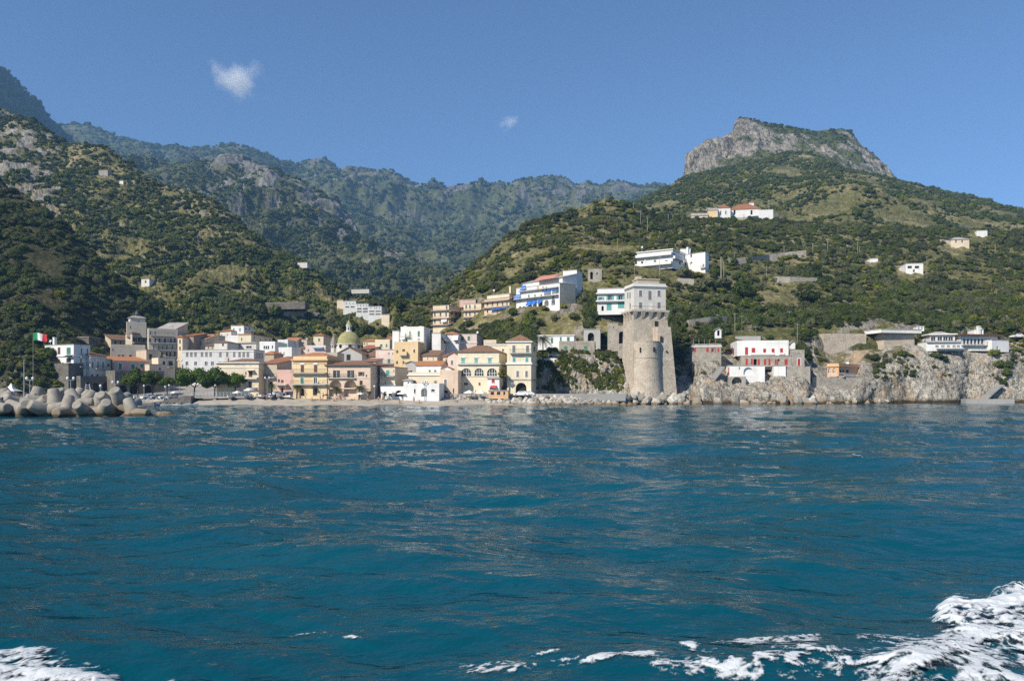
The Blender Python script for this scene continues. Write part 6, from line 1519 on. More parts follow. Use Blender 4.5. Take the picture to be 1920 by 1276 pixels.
for x, D, rot in ((760,202.5,1.2),(766,202,1.1),(771,203,1.3),(806,203,1.2),(812,202.5,1.1),(818,203,1.2),(822,202.2,1.3),(812,204,1.0),(824,204,1.2),(831,203.2,1.2)):
    o = SB = sunbed_proto() if SB is None else copy_tree(SB)
    o.location = PZ(x, D, bz(D)); o.rotation_euler = (0, 0, rot); tag(o, 'blue sunbed on the right part of the beach', 'sunbed', 'blue sunbeds on the beach')
def parasol(px, py, D, w, h, c, label, sq=False):
    top = P(px, py, D); r = w*D/FPX/2
    root = empty('parasol', (top.x, D, top.z - h), 0.4, label, 'parasol')
    m = MB(); m.tube((0,0,0), (0,0,h), 0.035, n=6); m.build('pole', M_metal, root)
    n = 4 if sq else 8; k = MB(); k.lathe([(r, h-0.45*r*0.9-0.16), (r, h-0.45*r*0.9), (r*0.5, h-0.2*r), (0.03, h)], n); k.build('canopy', awnmat(c), root)
parasol(467, 727, 208, 20, 3.2, 'white', 'big white square parasol right of the stone pines', True)
parasol(445, 732, 209, 18, 2.6, 'white', 'low white parasol under the smallest stone pine', True)
parasol(676, 734, 203, 20, 2.6, 'white', 'white parasol before the right loggia', True)
parasol(733, 732, 202.5, 20, 2.6, 'white', 'white parasol left in front of the white cafe', True)
parasol(755, 733, 202.5, 22, 2.6, 'white', 'white parasol right in front of the white cafe', True)
parasol(880, 731, 203, 23, 2.7, 'white', 'left of the two big white parasols before the arcaded yellow palazzo', True)
parasol(902, 731, 203.5, 25, 2.7, 'white', 'right of the two big white parasols before the arcaded yellow palazzo', True)
parasol(946, 699, 207.5, 9, 2.2, 'orange', 'orange parasol on the terrace between the yellow palazzi')
parasol(564, 755.5, 199, 9, 0.9, 'sky', 'pale blue beach parasol lying low by the water')
parasol(612, 738, 204, 9, 2.2, 'dark', 'dark parasol before the left loggia')
parasol(327, 733, 214, 14, 2.5, 'white', 'white parasol between the lime tree and the first stone pine', True)

# ---------------------------------------------------------------- harbour works
def lamp(px, ytop, ybase, D, heads, label, col=None):
    b = P(px, ybase, D); h = (ybase-ytop)*D/FPX
    root = empty('street_lamp', b, 0, label, 'lamp post')
    m = MB(); m.tube((0,0,-1.0), (0,0,h), 0.09, 0.05, 8)
    if heads > 1: m.box(-0.62, -0.03, h-0.06, 0.62, 0.03, h)
    m.build('pole', M_metal, root)
    for k in range(heads):
        x = 0 if heads == 1 else -0.55 + 1.1*k/(heads-1)
        g = MB(); g.lathe([(0.05,0),(0.2,0.12),(0.26,0.35),(0.14,0.55),(0.02,0.6)], 8); g.build('lantern', M_wtrim, root, loc=(x, 0, h))
lamp(132.5, 712, 737, 140, 2, 'floodlight post behind the middle of the tetrapods')
lamp(216.5, 719, 741, 160, 2, 'twin lamp post behind the right end of the tetrapods')
lamp(188.5, 726, 740, 150, 1, 'single lamp post between two tetrapod heaps')
lamp(56, 712, 736, 140, 2, 'twin lamp post behind the left tetrapods')
lamp(270, 725, 745, 212, 1, 'lamp post in front of the quay cars')
lamp(310, 727, 744, 211, 1, 'lamp post beside the small round tree')
lamp(317, 724, 744, 212, 1, 'slim lamp post right of the small round tree')
lamp(337, 677, 740, 214, 2, 'tall T shaped lamp mast left of the stone pines')
lamp(501, 710, 744, 207, 2, 'lamp post before the blank walled house')
lamp(600, 718, 747, 205, 2, 'lamp post before the right edge of the orange palazzo')
lamp(702, 726, 748, 202.5, 1, 'lamp post before the narrow white house')
lamp(535, 722, 747, 206, 1, 'lamp post by the red arched shop')
lamp(796, 718, 748, 200.8, 2, 'lamp post before the cream seafront house')
M_pole = plain('weathered_pole', (0.30,0.28,0.25), 0.9, 0.2)
def pole(px, ytop, ybase, D, label, r=0.14, name='utility_pole', arm=True, mat=None):
    r *= 0.75
    b = P(px, ybase, D); h = (ybase-ytop)*D/FPX
    m = MB(); m.tube((0,0,-2.5), (0,0,h), r, r*0.75, 7)
    if arm: m.box(-0.7, -0.06, h-0.5, 0.7, 0.06, h-0.38)
    o = m.build(name, mat or M_pole, None, loc=b); tag(o, label, 'pole'); return b + Vector((0, 0, h))
M_mast = plain('pale_mast', (0.6,0.6,0.6), 0.5, 0.1)
m_ = pole(45, 673, 735, 140, 'slim tall mast behind the left tetrapods', 0.07, 'mast', False, M_mast)
def flag():
    b = P(62, 735, 139); root = empty('flagpole', b, 0, 'tall thin pole flying the green white and red flag', 'flag')
    h = (735-624)*139/FPX; m = MB(); m.tube((0,0,-1), (0,0,h), 0.03, 0.02, 6); m.build('pole', M_conc, root)
    W, Hh, n = 2.4, 1.3, 24; mats = [plain('flag_green', (0.01,0.26,0.08), 0.8, 0.05), plain('flag_white', (0.75,0.75,0.74), 0.8, 0.03), plain('flag_red', (0.55,0.03,0.04), 0.8, 0.05)]
    f = MB()
    for i in range(n):
        for j in range(6):
            q = []
            for a, c in ((i,j),(i+1,j),(i+1,j+1),(i,j+1)):
                t = a/n; s = c/6; q.append((0.04+W*t, 0.16*math.sin(t*9+s)*t**0.5, h - Hh*(1-s) - 0.22*t*t + 0.1*math.sin(t*6)))
            f.quad(q, min(2, int(3*i/n)))
    f.build('flag', mats, root)
flag()
def gantry():
    b = P(164.5, 741, 162); root = empty('boat_hoist', b, 0, 'white A frame boat hoist behind the tetrapods', 'hoist'); s = 162/FPX
    for x in (-1.4, 1.4):
        m = MB(); m.tube((x*s*5, 0, -0.5), (x*s*2.2, 0, 22*s), 0.07, 0.06, 6); m.build('leg', M_mast, root)
    for x in (-8, 8):
        m = MB(); m.tube((x*s, 0.6, -0.5), (math.copysign(2.2*1.4, x)*s, 0, 22*s), 0.05, 0.05, 6); m.build('stay', M_mast, root)
    m = MB()
    for k in range(5): m.box(-1.4*5*s+0.1*k, -0.03, (3+4*k)*s, 1.4*5*s-0.1*k, 0.03, (3+4*k)*s+0.06)
    m.build('rungs', M_mast, root)
gantry()
def marquee(px0, px1, ytop, ybase, D, label):
    a = P(px0, ybase, D); w = (px1-px0)*D/FPX; h = (ybase-ytop)*D/FPX
    root = empty('marquee', (a.x+w/2, D, a.z), 0, label, 'tent')
    m = MB(); e = h*0.30
    prof = [(w*0.62, e), (w*0.36, e+0.22*(h-e)), (w*0.16, e+0.5*(h-e)), (0.05, h)]
    m.lathe(prof, 4); m.v = [tuple(Matrix.Rotation(PI/4, 3, 'Z') @ Vector(v)) for v in m.v]; m.build('canopy', awnmat('white'), root)
    for x in (-1, 1):
        for y in (-1, 1):
            p = MB(); p.tube((x*w*0.43, y*w*0.43, -2), (x*w*0.43, y*w*0.43, e), 0.05, n=6); p.build('pole', M_mast, root)
marquee(5, 37, 718, 739, 142, 'white peaked marquee behind the left tetrapods')
marquee(-22, 8, 720, 739, 144, 'white peaked marquee cut by the left edge')
def ramp_and_bridge():
    m = MB(); pts = [(262,757,204),(300,752,203),(330,746,202.5),(358,742,202.5)]
    for (x0,y0,d0),(x1,y1,d1) in zip(pts, pts[1:]):
        a, b = P(x0,y0,d0), P(x1,y1,d1); c, d = a+Vector((0,7,0)), b+Vector((0,7,0)); dn = Vector((0,0,-5))
        m.quad([a,b,d,c]); m.quad([a+dn,b+dn,b,a]); m.quad([c,d,d+dn,c+dn])
    a = P(358,742,202.5); m.quad([a+Vector((0,0,-5)), a+Vector((0,7,-5)), a+Vector((0,7,0)), a])
    tag(m.build('harbour_ramp', wallmat('dark')), 'dark stone ramp rising from the quay to the footbridge', 'ramp')
    A, B = P(358.5,742.5,204), P(470,744,206); root = empty('footbridge', A, math.atan2(B.y-A.y, B.x-A.x), 'grey concrete footbridge with white railings over a dark channel', 'bridge')
    W = (B-A).length; m = MB(); m.box(0, 0, -0.5, W, 3, 0); m.build('deck', wallmat('concrete'), root)
    for x in (W*0.36, W*0.62, W*0.98):
        p = MB(); p.box(x, 0.2, -3.5, x+0.8, 2.8, -0.503); p.build('pier', wallmat('concrete'), root)
    r = MB()
    for k in range(int(W/0.9)+1): r.box(k*0.9, 0.05, 0, k*0.9+0.06, 0.11, 1.05)
    for z in (0.5, 1.05): r.box(0, 0.12, z-0.05, W, 0.16, z)
    r.build('railing', M_mast, root)
    w = MB(); w.box(A.x-1, 209.5, -2, B.x+1, 210, 1.9); tag(w.build('channel_wall', wallmat('dark')), 'dark back wall of the channel under the footbridge', 'wall')
ramp_and_bridge()
def canopy_shelter(R, x0, x1, y0, y1, D, c, label, base=8):
    a = P(*rp(R, x0, y0), D); b = P(*rp(R, x1, y0), D); hgt = (y1-y0)/REG[R][2]/FPX*D; w = (b-a).length
    root = empty('shelter', (a.x, D, a.z-hgt), 0, label, 'shelter')
    m = MB(); m.quad([(0,-1.5,hgt-0.2),(w,-1.5,hgt-0.2),(w,2.5,hgt),(0,2.5,hgt)]); m.quad([(0,-1.5,hgt-0.26),(0,2.5,hgt-0.06),(w,2.5,hgt-0.06),(w,-1.5,hgt-0.26)]); m.quad([(0,-1.5,hgt-0.26),(w,-1.5,hgt-0.26),(w,-1.5,hgt-0.2),(0,-1.5,hgt-0.2)])
    m.build('canopy', awnmat(c), root)
    for k in range(base//2+1):
        p = MB(); x = 0.1+(w-0.2)*k/(base//2); p.tube((x,-1.3,-0.4), (x,-1.3,hgt-0.24), 0.05, n=6); p.build('post', M_metal, root)
canopy_shelter(6, 190, 402, 372, 438, 225, 'dark', 'dark pergola on the roof of the grey stone cottage')
canopy_shelter(1, 270, 450, 338, 410, 262, 'blue', 'blue roofed shelter in the trees above the harbour hotel', 4)
H(6, 'wayside_chapel', 'small white arched chapel niche behind the stone cottage', 410, 468, 292, 356, 231, 'white', depth=2, deep=0.5, cat='chapel', roof='gf', ridge=278, rmat='flat', arch=[('F',440,296,350,24,'k')])
H(6, 'bank_shrine', 'tiny white gabled shrine behind the right end of the red villa', 1124, 1168, 418, 445, 236, 'white', depth=2, deep=1, cat='shrine', roof='gf', ridge=402, rmat='flat', arch=[('F',1146,420,443,18,'k')])

# stairs down the cliff
st = MB()
sp_ = [(7,1690,905,231),(7,1640,930,229.5),(7,1560,1000,228),(7,1475,1085,226)]
for (R0,x0,y0,d0),(R1,x1,y1,d1) in zip(sp_, sp_[1:]):
    a, b = P(*rp(R0,x0,y0),d0), P(*rp(R1,x1,y1),d1)
    for k in range(14):
        p = a.lerp(b, k/14); q = a.lerp(b, (k+1)/14); st.box(min(p.x,q.x)-0.25, p.y-0.6, q.z-0.55, max(p.x,q.x)+0.25, p.y+1.8, q.z)
tag(st.build('cliff_stairs', wallmat('concrete')), 'pale concrete stair slanting down the cliff to the bathing platform', 'stairs')
sd = MB()
for k in range(16):
    p = P(*rp(6, 470, 640), 219).lerp(P(*rp(6, 330, 820), 216), k/15); sd.box(p.x-0.7, p.y-0.6, p.z-0.7, p.x+0.7, p.y+1.2, p.z)
tag(sd.build('rock_steps', wallmat('concrete')), 'rough steps climbing the rock between cave and red villa', 'stairs')

NEAR = []
for s_ in range(3): NEAR.append(crown_mesh('oak_crown', L_oak, 20+s_, 15, 60, leaf=0.085))
for s_ in range(3): NEAR.append(crown_mesh('olive_crown', L_olive, 30+s_, 13, 66, (1, 1, 0.85), 0.075, 0.74))
for s_ in range(2): NEAR.append(crown_mesh('carob_crown', L_carob, 40+s_, 13, 60, (1, 1, 0.75), 0.09))
for s_ in range(2): NEAR.append(crown_mesh('dry_crown', L_dry, 50+s_, 9, 60, (1, 1, 0.55), 0.085, 0.6))
FAR = []
for s_ in range(3): FAR.append(crown_mesh('far_crown', L_far, 60+s_, 7, 22, (1, 1, 0.8), 0.16, 0.9, (0.4, 0.58)))
for s_ in range(2): FAR.append(crown_mesh('far_light_crown', L_carob, 70+s_, 6, 22, (1, 1, 0.7), 0.16, 0.85, (0.4, 0.55)))
FAR.append(crown_mesh('far_olive_crown', L_olive, 75, 6, 22, (1, 1, 0.7), 0.16, 0.85, (0.4, 0.55)))

def source_collection(name, meshes):
    c = bpy.data.collections.new(name)
    for k, me in enumerate(meshes):
        o = bpy.data.objects.new('%s_source' % name, me); c.objects.link(o)
    return c
C_near = source_collection('near_foliage', NEAR)
C_far = source_collection('far_foliage', FAR)

def instancer_nodes(coll):
    ng = bpy.data.node_groups.new('scatter', 'GeometryNodeTree')
    ng.interface.new_socket('Geometry', in_out='INPUT', socket_type='NodeSocketGeometry')
    ng.interface.new_socket('Geometry', in_out='OUTPUT', socket_type='NodeSocketGeometry')
    L = ng.links.new; nn = ng.nodes.new
    gi, go = nn('NodeGroupInput'), nn('NodeGroupOutput')
    ci = nn('GeometryNodeCollectionInfo'); ci.inputs['Collection'].default_value = coll
    ci.inputs['Separate Children'].default_value = True; ci.inputs['Reset Children'].default_value = True
    iop = nn('GeometryNodeInstanceOnPoints'); iop.inputs['Pick Instance'].default_value = True
    def attr(name, typ):
        a = nn('GeometryNodeInputNamedAttribute'); a.data_type = typ; a.inputs['Name'].default_value = name
        return a.outputs['Attribute']
    L(gi.outputs[0], iop.inputs['Points']); L(ci.outputs[0], iop.inputs['Instance'])
    L(attr('pick', 'INT'), iop.inputs['Instance Index'])
    cx = nn('ShaderNodeCombineXYZ'); L(attr('turn', 'FLOAT'), cx.inputs[2])
    try:
        er = nn('FunctionNodeEulerToRotation'); L(cx.outputs[0], er.inputs[0]); L(er.outputs[0], iop.inputs['Rotation'])
    except Exception: L(cx.outputs[0], iop.inputs['Rotation'])
    L(attr('size', 'FLOAT_VECTOR'), iop.inputs['Scale'])
    L(iop.outputs[0], go.inputs[0])
    return ng
NG_near, NG_far = instancer_nodes(C_near), instancer_nodes(C_far)

def stuff_plants(name, label, pts, size, pick, ng):
    me = bpy.data.meshes.new(name)
    me.vertices.add(len(pts)); me.vertices.foreach_set('co', np.asarray(pts, np.float32).reshape(-1))
    a = me.attributes.new('pick', 'INT', 'POINT'); a.data.foreach_set('value', np.asarray(pick, np.int32))
    a = me.attributes.new('turn', 'FLOAT', 'POINT'); a.data.foreach_set('value', np.random.uniform(0, 6.28, len(pts)).astype(np.float32))
    a = me.attributes.new('size', 'FLOAT_VECTOR', 'POINT'); a.data.foreach_set('vector', np.asarray(size, np.float32).reshape(-1))
    o = tag(link(name, me), label, None, None, 'stuff')
    md = o.modifiers.new('plants', 'NODES'); md.node_group = ng
    return o
def sizes(r, rng, zlo=0.6, zhi=1.45):
    return np.stack([r, r*rng.uniform(0.85, 1.15, len(r)), r*rng.uniform(zlo, zhi, len(r))], -1)

def blocked(pts):
    """True where a plant would stand in a house, on a road or right in front of a house."""
    bad = np.zeros(len(pts), bool)
    x, y, z = pts[:, 0], pts[:, 1], pts[:, 2]
    px = x/y*FPX + 960; py = HOR - (z - CAMZ)/y*FPX
    for (p0, p1, yt, yb, d0, d1) in CLEAR:
        bad |= (px > p0-3) & (px < p1+3) & (y > d0-26) & (y < d1+1) & (py > yt+2) & (py < yb + 14)
        bad |= (px > p0-4) & (px < p1+4) & (y > d0-3) & (y < d1+1)
    return bad

rng = np.random.RandomState(21)
# far hills: shrub cover that reads as one mass
for nm, lb, loft, n, rr, vm, vx, rk, thr in (
        ('far_ridge_scrub', 'dense green scrub cladding the hazy far ridge', far_ridge, 26000, (6, 12), 0.9, 4.3, 0.47, -0.10),
        ('far_mountain_scrub', 'dark scrub on the mountain at the left edge', far_mountain, 2600, (7, 13), 0.8, 2.3, 0.5, -0.3),
        ('valley_spur_scrub', 'green scrub between the crags of the valley spur', valley_spur, 18000, (2.6, 6.4), 0.1, 2.2, 0.48, -0.08),
        ('peak_scrub', 'low green scrub on the rocky peak', peak, 4200, (1.4, 3.4), 0.7, 3.4, 0.46, -0.1),
        ('peak_slope_scrub', 'dark and olive scrub dotted over the wide slope below the peak', peak_slope, 36000, (0.8, 3.9), 0.2, 2.15, 0.55, 0.0),
        ('west_hill_scrub', 'olive and dark scrub dotted over the sunlit hill behind the town', west_hill, 34000, (0.7, 3.4), 1.0, 4.2, 0.50, -0.10)):
    pts, dn = loft.scatter(n, rng, vm, vx, rk, 60 if loft in (peak_slope, west_hill) else 150, thr)
    r = rng.uniform(0, 1, len(pts))**2.2*(rr[1]-rr[0]) + rr[0]
    r *= np.clip(0.85 + 0.8*dn, 0.55, 1.4)
    pick = np.where(dn + 0.35*rng.normal(size=len(pts)) > 0.06, rng.randint(0, 3, len(pts)), rng.randint(3, 6, len(pts)))
    keep = ~blocked(pts)
    pts, r, pick = pts[keep], r[keep], pick[keep]
    pts[:, 2] -= r*0.12
    stuff_plants(nm, lb, pts, sizes(r, rng), pick, NG_far)

# near hills: the largest plants become trees of their own, the rest stays ground cover
KINDS = [('evergreen_oak', 'oak', (0, 1, 2)), ('olive_tree', 'olive', (3, 4, 5)), ('carob_tree', 'carob', (6, 7)), ('dry_bush', 'bush', (8, 9))]
def zone_of(p):
    px = p[0]/p[1]*FPX + 960; py = HOR - (p[2]-CAMZ)/p[1]*FPX
    if p[0] < -40: return 'on the shaded slope above the harbour'
    if px < 1000: return 'on the hillside above the balconied hotel blocks'
    if px < 1190: return 'on the hillside between the hotel and the white villa'
    if px < 1340: return 'on the slope around the white villa above the tower'
    if px < 1560: return 'on the hillside above the villa with red shutters'
    return 'on the hillside above the road and the cliff hotel'
LOOK = {'oak': 'dark green round crowned tree', 'olive': 'grey green olive like tree', 'carob': 'bright green spreading tree', 'bush': 'low yellowish dry bush'}
CATN = {'oak': 'tree', 'olive': 'tree', 'carob': 'tree', 'bush': 'bush'}
TRUNK = {}
def trunk_mesh(kind):
    if kind in TRUNK: return TRUNK[kind]
    mb = MB()
    mb.tube((0,0,-0.5), (0.03,0.02,0.25), 0.085, 0.06, 7)
    for a in range(4):
        an = a*1.6+0.4
        mb.tube((0.03,0.02,0.2), (0.38*math.cos(an), 0.38*math.sin(an), 0.62), 0.045, 0.018, 5)
    TRUNK[kind] = mb.mesh(kind+'_trunk', M_bark); return TRUNK[kind]
N_TREE = [0]
def plant_tree(p, r, pick, hs=1.0, label=None, group=None):
    for nm, kd, ids in KINDS:
        if pick in ids: break
    z = zone_of(p)
    root = empty(nm, (p[0], p[1], p[2]), rng.uniform(0, 6.28), label or '%s %s' % (LOOK[kd], z), CATN[kd], group or '%ss %s' % (kd, z))
    root.scale = (r, r*rng.uniform(0.9, 1.1), r*hs)
    link('crown', NEAR[pick], root)
    if kd != 'bush': link('trunk', trunk_mesh(kd), root)
    N_TREE[0] += 1
    return root

def near_hill(loft, n, rr, vm, vx, nind, name, label, thr=-0.15, rk=0.6, oakbias=0.0, wav=34):
    pts, dn = loft.scatter(n, rng, vm, vx, rk, wav, thr)
    keep = ~blocked(pts); pts, dn = pts[keep], dn[keep]
    r = (rng.uniform(0, 1, len(pts))**2.3*(rr[1]-rr[0]) + rr[0])*np.clip(0.9 + 0.6*dn, 0.6, 1.3)
    q = fbm(pts/45 + 9.1, 3) + 0.33*rng.normal(size=len(pts)) + oakbias
    if loft is east_hill: q = q - 0.30*((pts[:,0]/pts[:,1]*FPX + 960) < 1190)
    pick = np.where(q > 0.12, rng.randint(0, 3, len(pts)), np.where(q > -0.26, rng.randint(3, 6, len(pts)), np.where(q > -0.62, rng.randint(6, 8, len(pts)), rng.randint(8, 10, len(pts)))))
    px = pts[:, 0]/pts[:, 1]*FPX + 960
    vis = (px > -20) & (px < 1940)
    score = np.where(vis & (pick < 8), r/pts[:, 1], 0)
    order = np.argsort(-score)[:nind]
    for i in order: plant_tree(pts[i] - np.array([0, 0, 0.1*r[i]]), r[i], int(pick[i]), rng.uniform(0.85, 1.15))
    rest = np.ones(len(pts), bool); rest[order] = False
    P2 = pts[rest].copy(); P2[:, 2] -= r[rest]*0.15
    stuff_plants(name, label, P2, sizes(r[rest], rng), pick[rest], NG_near)
near_hill(east_hill, 32000, (0.45, 2.8), 2.1, 5.4, 110, 'east_hillside_scrub', 'dense olive and evergreen scrub covering the hillside above the tower', -0.16, 0.6)
near_hill(harbour_hill, 18000, (0.6, 3.0), 1.0, 4.4, 70, 'harbour_hillside_scrub', 'dark shaded scrub covering the slope above the harbour', -0.7, 0.8, 0.18)
# the broken ground at the foot of the hill, the west hill's foot and the cliff
near_hill(east_hill, 9000, (0.5, 2.4), 1.0, 2.3, 30, 'bank_bushes', 'bushes hanging on the rocky bank above the roofs', -0.22, 0.9, 0.05, 12)
near_hill(west_hill, 3000, (0.8, 3.2), 1.0, 1.9, 30, 'terrace_scrub', 'bushes and orchard trees on the terraces behind the town', -0.2, 0.6, -0.05)
near_hill(sea_cliff, 3600, (0.2, 1.0), 1.7, 3.95, 0, 'cliff_bushes', 'tufts of scrub growing on ledges of the pale sea cliff', 0.05, 0.93, -0.35, 6)
near_hill(sea_cliff, 2600, (0.5, 1.5), 2.55, 3.98, 0, 'ledge_bushes', 'thicker bushes spilling over the upper ledges of the sea cliff', 0.0, 0.9, -0.25, 8)

# ---------------------------------------------------------------- poles, lanes and single trees on the hills
tops = {}
for k, (px, y0, y1, r, lb) in enumerate((
        (1133,358,380,.16,'utility pole on the crest of the east hill'), (1188,380,400,.14,'short utility pole in the saddle right of the crest'), (1201,394,421,.16,'tall utility pole in the saddle above the white villa'), (1214,406,435,.16,'utility pole just below the saddle above the white villa'),
        (1158,446,466,.14,'utility pole in the olives below the crest'), (1253,401,419,.14,'wooden pole left of the hilltop villa'), (1442,376,402,.14,'pole behind the hilltop villa'), (1352,481,520,.3,'thick left pylon of the pair right of the white annex'), (1357,490,520,.16,'thin right pylon of the pair right of the white annex'),
        (1395,401,420,.12,'pole in front of the hilltop villa'), (1552,452,475,.16,'concrete lamp pole at the hairpin of the hill lane'), (1608,453,474,.14,'pole right of the hill lane'), (1612,461,478,.12,'short pole beside the pole right of the lane'), (1524,456,474,.2,'stubby pillar at the end of the hill lane'),
        (1470,460,482,.14,'pole above the middle of the hill lane'), (1866,457,472,.14,'pole on the far right terraces'), (1437,498,520,.14,'pole between the two lanes'), (1455,512,532,.14,'white pole left of the round dark tree'), (1377,472,491,.12,'pole beside the white annex villa'), (1738,480,497,.12,'pole beside the white terraced house'), (1190,490,526,.12,'slim pole left of the stilted villa'), (1237,480,514,.16,'pole in front of the stilted villa'),
        (1378,586,621,.12,'brown pole above the red shuttered villa'), (1391,590,622,.07,'thin pole above the white villa roof'), (1495,606,646,.12,'tall brown pole right of the red villa'), (1417,610,628,.06,'thin fence pole above the red villa'), (1480,582,602,.07,'white road lamp above the red villa'), (1528,628,648,.07,'pole by the road right of the red villa'), (1345,588,603,.12,'pole by the road above the stone cottage'))):
    g = ground(px, y1)
    if g is None: continue
    tops[px] = pole(px, y0, y1, g.y - 0.5, lb, r*max(1, g.y/330))
def wire(a, b, sag, label):
    m = MB(); n = 10; pts = [a.lerp(b, k/n) - Vector((0,0,sag*4*(k/n)*(1-k/n))) for k in range(n+1)]
    for p, q in zip(pts, pts[1:]): m.tube(p, q, 0.05, n=4, caps=False)
    tag(m.build('power_line', M_iron), label, 'cable')
if all(k in tops for k in (1133, 1201, 1214, 1158)):
    wire(tops[1133], tops[1201], 3, 'sagging power line from the crest pole to the saddle pole')
    wire(tops[1201], tops[1214], 1.5, 'short power line between the two saddle poles')
    wire(tops[1214], tops[1158], 3, 'power line from the saddle down to the pole in the olives')
def lane(name, label, pts, h, mat):
    """A terrace lane: a low wall following the slope, with the level track behind it."""
    m = MB(); G = [ground(x, y) for x, y in pts]
    if any(g is None for g in G): return
    for a, b in zip(G, G[1:]):
        dz = Vector((0,0,h)); dn = Vector((0,0,-3)); bk = Vector((0,5,0)); f = Vector((0,-1.2,0))
        m.quad([a+dn+f, b+dn+f, b+dz+f, a+dz+f]); m.quad([a+dz+f, b+dz+f, b+dz+bk, a+dz+bk])
    for e, s in ((G[0], 1), (G[-1], -1)):
        q = [e+dn+f, e+dz+f, e+dz+bk, e+dn+bk]; m.quad(q[::s])
    tag(m.build(name, mat), label, 'wall')
MW = wallmat('stone')
lane('lane_wall', 'long pale stone wall of the lane crossing the hillside right of the white annex', [(1365,494),(1400,492),(1440,486),(1470,482),(1510,478),(1552,474)], 2.0, MW)
lane('lane_wall', 'lower stone wall of the lane above the round dark tree', [(1450,527),(1480,527),(1530,529)], 1.6, MW)
lane('terrace_wall', 'grey wall below the hilltop villa', [(1375,416),(1400,414),(1430,409),(1458,406)], 2.2, MW)
lane('terrace_wall', 'grey terrace wall beneath the farmhouse', [(1760,455),(1790,458),(1815,460)], 1.5, MW)
lane('terrace_wall', 'low wall on the far right slope above the cottage', [(1770,425),(1812,428)], 1.5, MW)
lane('terrace_wall', 'tan bank wall behind the stone cottage', [(1290,612),(1330,606),(1362,604)], 2.0, wallmat('tower'))
lane('terrace_wall', 'terrace wall on the slope over the little red gabled house', [(520,590),(560,588),(600,591)], 1.2, MW)
lane('terrace_wall', 'stone wall over the tall trees right of the stilted villa', [(1270,532),(1300,534)], 2.0, MW)
rock_out = [(1500,466,9,4), (1488,470,7,3), (1395,548,5,2.5)]

